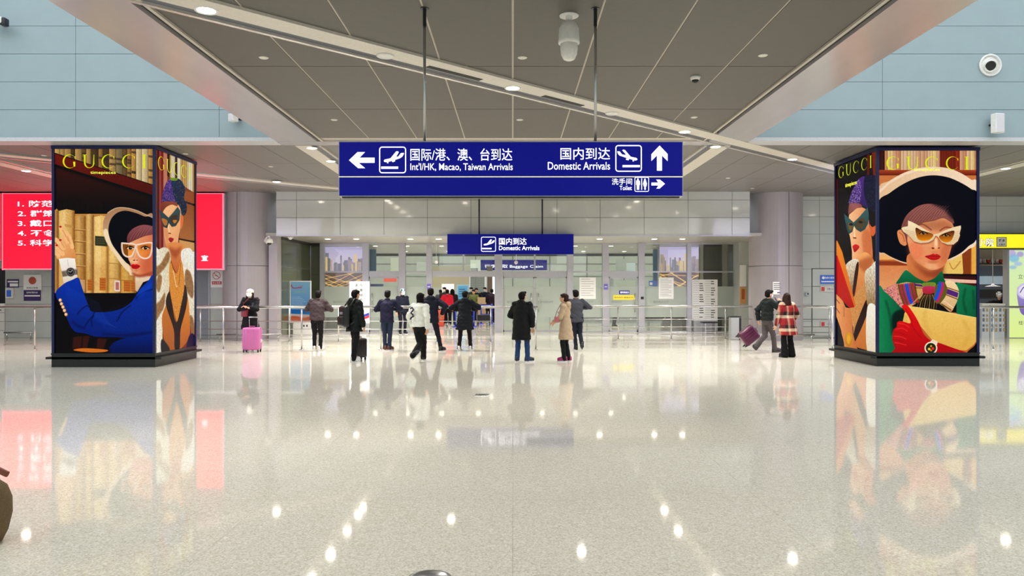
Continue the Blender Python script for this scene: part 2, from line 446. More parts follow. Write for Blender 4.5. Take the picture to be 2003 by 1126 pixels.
# soffit lamps
G2 = 'round downlights in the soffit over the arrival doors'
ORD = ['first', 'second', 'third', 'fourth', 'fifth', 'sixth', 'seventh', 'eighth', 'ninth']
for k, px_ in enumerate((641, 697, 803, 858, 912, 1080, 1173, 1280, 1335)):
    lamp(XX(px_, 25.8), 25.8, ZS, ORD[k]+' round downlight from the left in the front row of the portal soffit', G2, SOFFIT_WATT, True)
for k, x in enumerate((-5.6, -4.3, -2.9, -1.4, 1.2, 2.55, 4.0, 5.3)):
    lamp(x, 30.2, ZS, ORD[k]+' round downlight from the left in the soffit row just behind the glass wall', G2, SOFFIT_WATT*.8, True)
for k, x in enumerate((-5.0, -3.0, -1.0, 1.0, 3.3, 5.2)):
    lamp(x, 34.6, ZS, ORD[k]+' round downlight from the left in the farthest soffit row', G2, SOFFIT_WATT*.7, True)
# side reveals of the portal: dark green glass
M_rev = M_greenglass
wr = struct('wall_reveal_left')
MB().box(-8.0, -7.72, YF+.3, YG+.2, 0, ZS).build('side_backing', M_column, wr)
for y0_, y1_ in ((YF+.74, YF+2.4), (YF+2.42, YG-.14)):
    for z0, z1 in ((.1, 1.62), (1.64, 2.4), (2.42, ZS-.1)):
        MB().box(-7.72, -7.70, y0_, y1_, z0, z1).build('glass_panel', M_rev, wr)
MB().box(-7.72, -7.69, YF+.72, YG, ZS-.1, ZS).build('head_trim', M_dark, wr)
for z0, z1 in ((.12, 1.62), (1.64, 2.2), (2.22, ZS-.12)):
    MB().box(-7.69, -7.32, YG-.04, YG, z0, z1).build('glass_panel', M_rev, wr)
MB().box(-7.7, -7.32, YG, YG+.05, 0, ZS).build('backing', M_void, wr)
wr = struct('wall_reveal_right')
for xa, xb in ((XX(1379, YG), 7.90), (7.92, 8.52)):
    for z0, z1 in ((.12, 1.62), (1.64, 2.2), (2.22, ZS-.12)):
        MB().box(xa, xb, YG+.10, YG+.13, z0, z1).build('glass_panel', M_rev, wr)
MB().box(XX(1378, YG), 8.9, YG+.13, YG+.18, 0, ZS).build('backing', M_void, wr)
MB().box(XX(1378, YG), 8.9, YG+.08, YG+.13, ZS-.12, ZS).build('head_trim', M_dark, wr)
MB().box(XX(1445.5, 27.6), 9.0, 27.6, YG+.1, 0, ZS).build('end_panel', M_panel, wr)
MB().box(8.9, 9.1, YF+.3, 27.6, 0, ZS).build('side_panel', M_panel, wr)

# posts of the glass wall
gw = struct('wall_glass')
posts = [(631, 8), (716, 12), (787, 13), (840, 11), (975, 15), (1115, 12), (1184, 12), (1254, 12), (1347, 8), (1445, 12)]
PXS = []
for p, wpx in posts:
    x = XX(p, YG); h = wpx/2/F*YG; PXS.append(x)
    m = M_alu if p != 1445 else M_dark
    MB().box(x-h, x+h, YG-.12, YG+.1, 0, ZS).build('post', m, gw)
zt0, zt1 = ZZ(541, YG), ZZ(530, YG)
def span(a, b_): return XX(a, YG), XX(b_, YG)
# transom: broad over the door bays, narrow elsewhere
for a, b_, z0 in ((635, 710, ZZ(533.5, YG)), (722, 781, zt0), (794, 834, ZZ(533, YG)), (846, 967, zt0), (983, 1109, zt0), (1121, 1178, ZZ(533, YG)), (1190, 1248, zt0), (1260, 1343, ZZ(533, YG)), (1351, 1439, ZZ(533, YG))):
    x0, x1 = span(a, b_)
    MB().box(x0, x1, YG-.07, YG+.07, z0, zt1).build('transom', M_alu, gw)
    MB().box(x0, x1, YG-.05, YG+.05, ZS-.05, ZS).build('head_rail', M_alu, gw)
for a, b_ in ((635, 710), (722, 781), (794, 834), (846, 967), (983, 1109), (1121, 1178), (1190, 1248), (1260, 1343), (1351, 1439)):
    x0, x1 = span(a, b_)
    n = 2 if b_-a > 100 else 1
    for k in range(n):
        xa, xb = x0+(x1-x0)*k/n, x0+(x1-x0)*(k+1)/n
        MB().box(xa+.01, xb-.01, YG-.006, YG+.006, zt1, ZS-.05).build('pane', M_clear, gw)
        if k: MB().box(xa-.03, xa+.03, YG-.04, YG+.04, zt1, ZS-.05).build('mullion', M_alu, gw)
# fixed lower bays: clear strip, frosted band, clear foot
FZ0, FZ1 = ZZ(620, YG), ZZ(560, YG)
for a, b_ in ((635, 710), (794, 834), (1121, 1178), (1260, 1343), (1351, 1439)):
    x0, x1 = span(a, b_)
    MB().box(x0, x1, YG-.006, YG+.006, .06, ZZ(534, YG)).build('pane', M_clear, gw)
    MB().box(x0, x1, YG-.012, YG-.008, FZ0, FZ1).build('frosted_film', M_frost, gw)
    MB().box(x0, x1, YG-.03, YG+.03, 0, .06).build('sill', M_alu, gw)
# doors: two leaves in the middle bay; single leaves left and right, the one at 846-967 stands open
def door(name, x0, x1, hside, label=None):
    d = struct(name, (0, 0, 0), label)
    z1 = ZZ(541, YG)
    fr = MB().box(x0, x0+.045, YG-.03, YG+.03, .02, z1).box(x1-.045, x1, YG-.03, YG+.03, .02, z1).box(x0, x1, YG-.03, YG+.03, .02, .10).box(x0, x1, YG-.03, YG+.03, z1-.06, z1)
    fr.build('door_frame', M_alu, d)
    MB().box(x0+.045, x1-.045, YG-.006, YG+.006, .1, z1-.06).build('pane', M_clear, d)
    MB().box(x0+.045, x1-.045, YG-.012, YG-.008, FZ0, FZ1).build('frosted_film', M_frost, d)
    hx = x1-.13 if hside > 0 else x0+.13
    hd = MB().tube((hx, YG-.1, .78), (hx, YG-.1, 1.5), .018).tube((hx, YG-.1, .85), (hx, YG-.01, .85), .012).tube((hx, YG-.1, 1.43), (hx, YG-.01, 1.43), .012)
    hd.build('door_handle', M_steel, d, True)
    return d
xm = XX(1046, YG)
door('door_1', XX(984, YG), xm-.01, 1); door('door_2', xm+.01, XX(1109, YG), -1)
door('door_3', XX(722, YG), XX(781, YG), -1)
door('door_4', XX(1190, YG), XX(1248, YG), 1)
# little rows of print on the frosted film
for a, b_ in ((990, 1030), (1056, 1082), (1090, 1108), (1194, 1216), (1268, 1300), (1314, 1324)):
    pass
M_print = mat('film_print', (120, 126, 120), .7)
for a, b_ in ((992, 1012), (1056, 1082), (1130, 1160), (1196, 1216), (1278, 1308), (652, 678)):
    x0, x1 = span(a, b_)
    o = lettering('国内到达大厅', x0, x1, ZZ(592.5, YG), ZZ(588, YG), YG-.013, M_print, gw)

# ------------------------------------------------------------------ interior behind the glass
M_inwall = mat('inner_wall', (176, 176, 160), .5, var=.06, scale=1.5)
wi = struct('wall_inner')
MB().box(-26, 26, 60, 60.3, 0, 7).build('wall_board', M_inwall, wi)
for x in range(-18, 19, 3):
    MB().box(x-.03, x+.03, 59.97, 60.0, 0, 7).build('wall_joint', M_paneljoint, wi)
for z in (1.6, 2.6, 3.6):
    MB().box(-26, 26, 59.96, 60.0, z, z+.04).build('wall_joint', M_paneljoint, wi)
for s in (-1, 1):
    MB().box(min(s*8.0, s*8.2), max(s*8.0, s*8.2), YG, 37.4, 0, ZS).build('wall_board', M_inwall, wi)
    MB().box(min(s*20, s*20.3), max(s*20, s*20.3), 37, 60, 0, 7).build('wall_board', M_inwall, wi)
# exit lobby wall with shutter, brown column and white strips
def flat(name, px0, px1, py0, py1, Y, m, label, cat, th=.06, group=None, parent=None):
    o = MB().box(XX(px0, Y), XX(px1, Y), Y, Y+th, ZZ(py1, Y), ZZ(py0, Y)).build(name, m, parent)
    if parent is None: tag(o, label, cat, group)
    return o
sh = thing('roller_shutter', 'grey roller shutter closed behind the open arrival door', 'shutter', (XX(934, 44), 44, 0))
M_shut = mat('shutter_slat', (128, 130, 120), .4, .3)
wsh = XX(948, 44)-XX(920, 44)
for k in range(22):
    MB().box(-wsh/2, wsh/2, -.03, 0, .02+k*.11, .115+k*.11).build('slat', M_shut, sh)
for x in (-wsh/2-.06, wsh/2): MB().box(x, x+.06, -.05, .05, 0, 2.5).build('rail', M_white, sh)
MB().box(-wsh/2-.06, wsh/2+.06, -.1, .1, 2.44, 2.6).build('box', M_alu, sh)
flat('wall_column', 953, 963, 520, 603, 40, mat('brown_timber', (120, 100, 84), .5, var=.15, scale=8, stretch=(6, 6, .5)), 'brown square pillar behind the open arrival door', 'pillar', .5)
flat('light_strip', 963.5, 968, 541, 575, 39.9, M_lit, 'white lit strip beside the brown inner pillar', 'light')
flat('wall_lobby', 846, 920, 520, 562, 46, mat('lobby_beige', (178, 164, 130), .5), 'beige lobby wall behind the queue', 'wall', .2)['kind'] = 'structure'
MB().box(XX(846, 46), XX(953, 46), 46, 46.2, 0, ZZ(562, 46)).build('wall_lobby', M_inwall)['kind'] = 'structure'
o = flat('notice_board', 864, 888, 555, 590, 42, mat('board_cream_lit', (240, 238, 226), .6, emit=.5), 'cream lit notice board behind the queue, left of the blue board', 'board')
bb = flat('notice_board', 893, 918, 556, 592, 41, mat('board_frame_pale', (200, 220, 225), .5), 'pale blue notice board with dark lines behind the queue', 'board')
MB().box(XX(896, 41), XX(914, 41), 40.98, 41, ZZ(590, 41), ZZ(559, 41)).build('poster', mat('board_blue', (92, 160, 196), .5, emit=.4), bb)
for k in range(4):
    MB().box(XX(898, 41), XX(910, 41), 40.96, 40.98, ZZ(566+k*4.5, 41), ZZ(565+k*4.5, 41)).build('line', M_ink, bb)
# blue sign hanging far inside
bs = thing('hanging_sign', 'blue hanging sign with white writing far inside the baggage hall', 'sign', (0, 45, 0))
MB().box(XX(940, 45), XX(1070, 45), 0, .2, ZZ(528, 45), ZZ(508, 45)).build('sign_box', M_blue2, bs)
lettering('行李提取 Baggage Claim', XX(948, 45), XX(1062, 45), ZZ(525, 45), ZZ(517, 45), 0, M_lit, bs)
for p in (948, 984, 1030, 1062): MB().tube((XX(p, 45), .1, ZZ(508, 45)), (XX(p, 45), .1, 6.5), .03).build('rod', M_alu, bs)
for k, (a, b_, c, d, Y, rgb) in enumerate(((920, 940, 508, 530, 50, (232, 232, 210)), (880, 935, 524, 545, 48, (150, 150, 140)), (764, 781, 504, 530, 44, (214, 212, 186)), (815, 833, 512, 530, 44, (204, 204, 190)),
        (722, 735, 486, 530, 33, (64, 120, 170)), (1205, 1228, 506, 530, 46, (176, 176, 160)), (1226, 1243, 514, 530, 45, (206, 212, 208)), (1278, 1292, 482, 600, 33, (64, 120, 170)), (1190, 1200, 545, 560, 40, (190, 190, 190)), (1205, 1243, 548, 562, 42, (198, 200, 180)))):
    o = flat('wall_panel', a, b_, c, d, Y, mat('inner_panel_%d%d%d' % rgb, rgb, .5, var=.04), None, None, .15)
    z = o.bound_box
    if k in (4, 7): tag(o, 'blue strip panel beside the city picture ' + ('on the left' if k == 4 else 'on the right') + ' behind the glass', 'panel')
    else: o['kind'] = 'structure'; o.name = 'wall_inner_panel'
# baggage hall roof truss and pale sky-lit ceiling strips, seen through the transom glazing
tr = struct('ceiling_hall')
for k in range(7):
    MB().box(-20, 20, 41+k*3, 41.25+k*3, 5.6, 5.85).build('beam', M_white, tr)
for x in range(-18, 19, 4):
    MB().box(x, x+.12, 38, 60, 5.85, 6.0).build('beam', M_white, tr)
# escalator / carousel mass in the back
cr = thing('baggage_carousel', 'low grey baggage carousel far behind the right glass bays', 'carousel', (6.2, 46, 0))
b = MB(); n = 28; ring = []
for rr_, zz in ((1, 0), (1, .35), (.92, .42), (.6, .5)):
    ring.append([(3.4*rr_*math.cos(2*PI*j/n), 2.0*rr_*math.sin(2*PI*j/n), zz) for j in range(n)])
b.rings(ring).build('belt', mat('belt_rubber', (70, 74, 74), .5), cr, True)
# city picture light boxes behind the outer bays
def painted(name, W, H, px):
    img = bpy.data.images.new(name, W, H)
    a = np.ones((H, W, 4), dtype=np.float32); a[:, :, :3] = np.clip(px[::-1], 0, 1)
    img.pixels.foreach_set(a.ravel()); img.pack()
    return img
def img_mat(name, img, emit, rough=.25):
    m = bpy.data.materials.new(name); m.use_nodes = True
    nt = m.node_tree; b = nt.nodes['Principled BSDF']
    t = nt.nodes.new('ShaderNodeTexImage'); t.image = img; t.interpolation = 'Cubic'; t.extension = 'EXTEND'
    nt.links.new(t.outputs[0], b.inputs['Emission Color']); b.inputs['Emission Strength'].default_value = emit
    mm = nt.nodes.new('ShaderNodeMix'); mm.data_type = 'RGBA'; mm.inputs['Factor'].default_value = .985
    nt.links.new(t.outputs[0], mm.inputs['A']); mm.inputs['B'].default_value = (.001, .001, .001, 1)
    nt.links.new(mm.outputs['Result'], b.inputs['Base Color'])
    b.inputs['Roughness'].default_value = rough; b.inputs['Specular IOR Level'].default_value = .08
    return m
def picture(name, p00, p10, p11, p01, m, parent):
    "quad with 0..1 texture, corners bottom-left, bottom-right, top-right, top-left"
    me = bpy.data.meshes.new(name); me.from_pydata([p00, p10, p11, p01], [], [(0, 1, 2, 3)])
    uv = me.uv_layers.new(name='uv')
    for i, c in enumerate(((0, 0), (1, 0), (1, 1), (0, 1))): uv.data[i].uv = c
    me.materials.append(m)
    return link(name, me, parent)

def city(seed):
    rs = np.random.RandomState(seed); W, H = 260, 380
    yy, xx = np.mgrid[0:H, 0:W].astype(float)
    t = (yy/H)[..., None]
    sky = np.array([.74, .70, .88])*(1-t*2)+np.array([.92, .82, .84])*(t*2)
    im = np.where(t < .4, sky, np.array([.55, .45, .38]))
    for k in range(46):
        x0 = rs.randint(0, W-16); wd = rs.randint(8, 26); top = rs.randint(int(.10*H), int(.27*H)); top = int(top+ .08*H*rs.rand())
        c = np.array([[.55, .5, .6], [.66, .6, .62], [.85, .72, .5], [.4, .42, .52]][rs.randint(4)])*(.8+.3*rs.rand())
        reg = im[top:int(.42*H), x0:x0+wd]
        reg[:] = c
        pat = (((yy[top:int(.42*H), x0:x0+wd].astype(int) % 4) < 2) & ((xx[top:int(.42*H), x0:x0+wd].astype(int) % 3) < 2))
        reg[pat & (rs.rand(*pat.shape) < .5)] = c*.6+np.array([.5, .4, .15])
    low = yy > .38*H
    g = np.zeros((H, W))
    for k in range(26):
        a = rs.uniform(-1, 1); b0 = rs.uniform(.35, 1.1)*H
        g += np.exp(-((yy-(b0+a*(xx-W/2)*.6))/2.2)**2)
    im[low] = (np.array([.34, .26, .22])+np.clip(g, 0, 1.3)[..., None]*np.array([.6, .45, .2]))[low]
    im[low] += (rs.rand(H, W)[low] > .93)[..., None]*np.array([.4, .3, .15])
    return im
for seed, (a, b_) , sd in ((3, (634, 712), 'left'), (9, (1290, 1367), 'right')):
    Y = 31.0
    lb = thing('picture_light_box', 'tall lit night city picture behind the ' + sd + ' glass bay', 'light box', (0, Y, 0))
    x0, x1 = XX(a, Y), XX(b_, Y); z0, z1 = ZZ(612, Y), ZZ(481, Y)
    MB().box(x0-.05, x1+.05, .01, .15, z0-.05, z1+.04).build('case', M_alu, lb)
    MB().box(x0+.1, x1-.1, .03, .12, 0, z0-.05).build('stand', M_alu, lb)
    im = painted('city_print_' + sd, 260, 380, city(seed))
    picture('print', (x0, 0, z0), (x1, 0, z0), (x1, 0, z1), (x0, 0, z1), img_mat('city_print_' + sd, im, 1.15), lb)

# ------------------------------------------------------------------ side walls beside the columns (grey panels)
YW = 25.3
def panel_wall(nm, xs, zs, holes=(), m=M_panel, Y=YW):
    w_ = struct(nm)
    MB().box(xs[0], xs[-1], Y+.03, Y+.2, zs[0], CEIL+.04).build('backing', M_paneljoint, w_)
    for a, b_ in zip(xs, xs[1:]):
        for c, d in zip(zs, zs[1:]):
            if any(h[0] <= (a+b_)/2 <= h[1] and h[2] <= (c+d)/2 <= h[3] for h in holes): continue
            MB().box(a+.005, b_-.005, Y, Y+.03, c+.005, d-.005).build('wall_panel', m, w_)
    return w_
zrow = [.04, .62, 1.21, 1.80, 2.39, 2.98, 3.57, 4.16, 4.70, CEIL+.04]
zrow = [0.0, .56, 1.15, 1.75, 2.35, 2.94, 3.54, 4.13, 4.70, CEIL+.04]
wr_ = panel_wall('wall_rear_right', [XX(p, YW) for p in (1540, 1603, 1650, 1730, 1805, 1880, 1916)], zrow)
wl_ = panel_wall('wall_rear_left', [XX(p, YW) for p in (10, 100, 190, 280, 370, 410, 465)], zrow)
panel_wall('wall_above_shop', [XX(p, YW) for p in (1916, 1948.5, 2025, 2100)], [ZZ(457, YW), 3.95, 4.5, CEIL+.04])
MB().box(-26, XX(10, YW), YW, YW+.2, ZZ(525, YW), CEIL+.04).build('wall_board', M_panel, wl_)
MB().box(XX(2100, YW), 26, YW, YW+.2, 0, CEIL+.04).build('wall_board', M_panel, wr_)
# grey service door left of the column, flush door on the right
d5 = struct('door_5')
MB().box(XX(372, YW), XX(409, YW), YW-.03, YW, 0, ZZ(530, YW)).build('door_leaf', mat('door_blue_grey', (130, 134, 142), .4), d5)
MB().box(XX(409, YW), XX(411, YW), YW-.05, YW, 0, ZZ(527, YW)).build('door_frame', M_alu, d5)
MB().box(XX(404, YW), XX(407, YW), YW-.09, YW-.03, 1.0, 1.12).build('door_handle', M_steel, d5)
d6 = struct('door_6')
x0, x1 = XX(1588, YW), XX(1640, YW)
MB().box(x0-.012, x1, YW-.012, YW-.001, 0, ZZ(524.5, YW)).build('door_gap', M_paneljoint, d6)
MB().box(x0+.012, x1, YW-.03, YW-.012, .02, ZZ(560, YW)-.01).build('door_leaf', M_panel, d6)
MB().box(x0+.012, x1, YW-.03, YW-.012, ZZ(560, YW)+.01, ZZ(526, YW)).build('door_leaf', M_panel, d6)
# floor bumpers along the walls
def bumper(x0, x1, Y, z, label):
    t = thing('bumper_rail', label, 'rail', (x0, Y, 0))
    MB().tube((0, 0, z), (x1-x0, 0, z), .03).build('bar', M_steel, t, True)
    n = max(2, int((x1-x0)/1.2)+1)
    for k in range(n):
        x = .1 + (x1-x0-.2)*k/(n-1)
        MB().tube((x, 0, 0), (x, 0, z), .022).build('post', M_steel, t, True)
bumper(XX(8, 25), XX(66, 25), 25.0, .2, 'low steel bumper rail at the wall foot, far left')
bumper(XX(425, 23.9), XX(552, 23.9), 23.85, .2, 'low steel bumper rail at the foot of the left column')
bumper(XX(1480, 23.9), XX(1592, 23.9), 23.85, .2, 'low steel bumper rail at the foot of the right column')

# ------------------------------------------------------------------ hanging direction sign
YS = 8.17
sg = thing('direction_sign', 'long blue lit direction sign hanging from two rods, white arrows and writing', 'sign', (0, YS, 0))
def S(px): return XX(px, YS)
def T(py): return ZZ(py, YS)
MB().box(S(662), S(1336), 0, .14, T(384), T(276)).build('sign_case', M_alu, sg)
MB().box(S(664), S(1334.5), -.006, 0, T(344.8), T(278)).build('upper_panel', M_blue, sg)
MB().box(S(664), S(1334.5), -.006, 0, T(382.5), T(346.8)).build('lower_panel', M_blue, sg)
MB().box(S(663), S(1335), -.010, 0, T(346.8), T(344.8)).build('divider', mat('divider_cream', (236, 228, 190), .4, emit=.5), sg)
def icon_box(px0, px1, py0, py1, w, parent, name='icon_frame', Y=YS, y=-.009):
    "rounded square outline"
    def rr(x0, x1, z0, z1, r):
        pts = []
        for cx, cz, a in ((x1-r, z1-r, 0), (x0+r, z1-r, 90), (x0+r, z0+r, 180), (x1-r, z0+r, 270)):
            for k in range(6):
                t = math.radians(a+18*k); pts.append((cx+r*math.cos(t), cz+r*math.sin(t)))
        return pts
    x0, x1, z0, z1 = XX(px0, Y), XX(px1, Y), ZZ(py1, Y), ZZ(py0, Y); r = (x1-x0)*.11
    w = w/F*Y
    o = rr(x0, x1, z0, z1, r); i = rr(x0+w, x1-w, z0+w, z1-w, max(r-w, .002)); n = len(o)
    vs = [(x, 0, z) for x, z in o]+[(x, 0, z) for x, z in i]+[(x, -.003, z) for x, z in o]+[(x, -.003, z) for x, z in i]
    fs = []
    for k in range(n):
        l = (k+1) % n
        fs += [(2*n+k, 2*n+l, 3*n+l, 3*n+k), (k, l, 2*n+l, 2*n+k), (n+k, 3*n+k, 3*n+l, n+l)]
    b = MB(); b.add(vs, fs); return b.build(name, M_lit, parent, False, (0, y, 0))
def flatpoly(name, pts, parent, Y=YS, y=-.012, m=None):
    b = MB(); b.prism([(XX(px, Y), ZZ(py, Y)) for px, py in pts], 0, .004)
    return b.build(name, m or M_lit, parent, False, (0, y, 0))
A = lambda x, y: (670+x/11.78, 275+y/11.78)
B = lambda x, y: (1180+x/10.24, 275+y/10.24)
def circ(f, cx, cy, r, n=14): return [f(cx+r*math.cos(2*PI*k/n), cy+r*math.sin(2*PI*k/n)) for k in range(n)]
flatpoly('arrow', [A(*p) for p in ((155, 455), (350, 268), (520, 268), (395, 395), (742, 395), (742, 513), (375, 513), (525, 637), (365, 637))], sg)
icon_box(742, 794.5, 287, 339, 1.9, sg)
PL1 = [(955, 465), (975, 438), (1040, 425), (1110, 410), (1240, 250), (1285, 250), (1298, 270), (1235, 380), (1290, 370), (1350, 290), (1415, 285), (1415, 310), (1380, 370), (1330, 405), (1200, 450), (1080, 485), (1000, 497), (965, 490)]
flatpoly('aeroplane', [A(*p) for p in PL1], sg)
for c in ((1045, 508, 17), (1165, 478, 20), (1198, 466, 18)): flatpoly('wheel', circ(A, *c), sg)
flatpoly('runway', [A(*p) for p in ((895, 600), (1285, 600), (1285, 652), (895, 652))], sg)
lettering('国际/港、澳、台到达', S(803), S(1002), T(314.5), T(290.5), -.009, M_lit, sg, .004)
lettering("Int'l/HK, Macao, Taiwan Arrivals", S(803), S(1003), T(335), T(319), -.009, M_lit, sg, .004)
lettering('国内到达', S(1096), S(1193), T(312.5), T(289), -.009, M_lit, sg, .004)
lettering('Domestic Arrivals', S(1071.5), S(1193), T(332), T(317), -.009, M_lit, sg, .004)
icon_box(1203.5, 1255, 284, 336, 1.9, sg)
PL2 = [(275, 218), (325, 218), (375, 280), (440, 292), (450, 275), (378, 195), (400, 183), (430, 190), (545, 325), (600, 338), (650, 345), (678, 368), (675, 390), (640, 400), (560, 378), (470, 350), (400, 325), (325, 300), (300, 275)]
flatpoly('aeroplane', [B(*p) for p in PL2], sg)
for c in ((468, 374, 16), (496, 380, 16), (598, 405, 14)): flatpoly('wheel', circ(B, *c), sg)
flatpoly('runway', [B(*p) for p in ((385, 492), (730, 492), (730, 534), (385, 534))], sg)
flatpoly('arrow', [B(*p) for p in ((1125, 102), (1285, 272), (1285, 410), (1172, 298), (1172, 602), (1072, 602), (1072, 298), (960, 410), (960, 275))], sg)
lettering('洗手间', S(1196.5), S(1236), T(361.5), T(349), -.009, M_lit, sg, .004)
lettering('Toilet', S(1211.5), S(1235.5), T(372), T(363.5), -.009, M_lit, sg, .006)
icon_box(1241, 1269, 346.5, 375, 1.1, sg)
flatpoly('figure', [B(*p) for p in ((655, 805), (672, 795), (705, 795), (728, 808), (734, 880), (720, 895), (716, 985), (700, 990), (692, 915), (688, 985), (670, 985), (668, 890), (654, 880))], sg)
flatpoly('figure_head', circ(B, 691, 775, 17), sg)
flatpoly('figure', [B(*p) for p in ((812, 795), (850, 795), (872, 870), (866, 885), (852, 860), (866, 912), (850, 915), (848, 985), (820, 985), (818, 915), (800, 912), (814, 860), (800, 885), (792, 872))], sg)
flatpoly('figure_head', circ(B, 831, 778, 16), sg)
flatpoly('divider_bar', [B(*p) for p in ((758, 758), (774, 758), (774, 985), (758, 985))], sg)
flatpoly('arrow', [B(*p) for p in ((962, 842), (1100, 842), (1058, 782), (1130, 782), (1232, 866), (1125, 960), (1060, 960), (1105, 898), (962, 898))], sg)
MB().box(S(668), S(1330), .02, .13, T(386.5), T(384)).build('bottom_lip', M_dark, sg)
for px_, lb in ((829, 'left'), (1166, 'right')):
    x = S(px_); b = MB().tube((x, .07, T(276)), (x, .07, CEIL+.002), .016)
    b.build('hanger_rod', M_steel, sg, True)
    MB().lathe((x, .07, CEIL), [(.05, -.006), (.05, .0)], 16).build('rod_plate', M_dark, sg)
    MB().tube((x, .07, CEIL-.2), (x, .07, CEIL), .02).build('rod_sleeve', M_dark, sg)
# second sign over the doors
Y2 = 23.72
s2 = thing('door_sign', 'smaller blue sign with white writing hanging in front of the glass doors', 'sign', (0, Y2, 0))
MB().box(XX(875, Y2), XX(1122, Y2), 0, .16, ZZ(497, Y2), ZZ(457.5, Y2)).build('sign_case', M_blue2, s2)
def ib(px0, px1, py0, py1, w): icon_box(px0, px1, py0, py1, w, s2, Y=Y2, y=-.004)
ib(941, 970, 463, 492, 1.1)
fx = lambda x, y: (941+(x-850)/(1465-850)*29, 463+(y-140)/(755-140)*29)
flatpoly('aeroplane', [fx(*p) for p in PL1], s2, Y2, -.005)
flatpoly('runway', [fx(*p) for p in ((895, 600), (1285, 600), (1285, 652), (895, 652))], s2, Y2, -.005)
lettering('国内到达', XX(976, Y2), XX(1030, Y2), ZZ(478.5, Y2), ZZ(465, Y2), -.001, M_lit, s2, .006)
lettering('Domestic Arrivals', XX(976, Y2), XX(1055, Y2), ZZ(489, Y2), ZZ(480.5, Y2), -.001, M_lit, s2, .006)
for p in (937, 1061):
    MB().tube((XX(p, Y2), .08, ZZ(458, Y2)), (XX(p, Y2), .08, CEIL), .025).build('hanger_rod', M_dark, s2, True)

# ------------------------------------------------------------------ print painter (numbers only, no files)
def srgb(c): return np.array(c, dtype=np.float32)/255.0
def smooth(pts, n=5, closed=True):
    P = [np.array(p, float) for p in pts]; out = []; N = len(P)
    rng = range(N) if closed else range(N-1)
    for i in rng:
        g = (lambda k: P[k % N]) if closed else (lambda k: P[min(max(k, 0), N-1)])
        p0, p1, p2, p3 = g(i-1), g(i), g(i+1), g(i+2)
        for k in range(n):
            t = k/n
            out.append(.5*((2*p1)+(-p0+p2)*t+(2*p0-5*p1+4*p2-p3)*t*t+(-p0+3*p1-3*p2+p3)*t**3))
    if not closed: out.append(P[-1])
    return out
def boxblur(a, r):
    r = int(r)
    if r < 1: return a
    for ax in (0, 1):
        for _ in range(2):
            p = np.pad(a, [(r+1, r) if k == ax else (0, 0) for k in (0, 1)], mode='constant')
            c = np.cumsum(p, axis=ax)
            a = (np.take(c, range(2*r+1, c.shape[ax]), axis=ax)-np.take(c, range(0, c.shape[ax]-2*r-1), axis=ax))/(2*r+1)
    return a
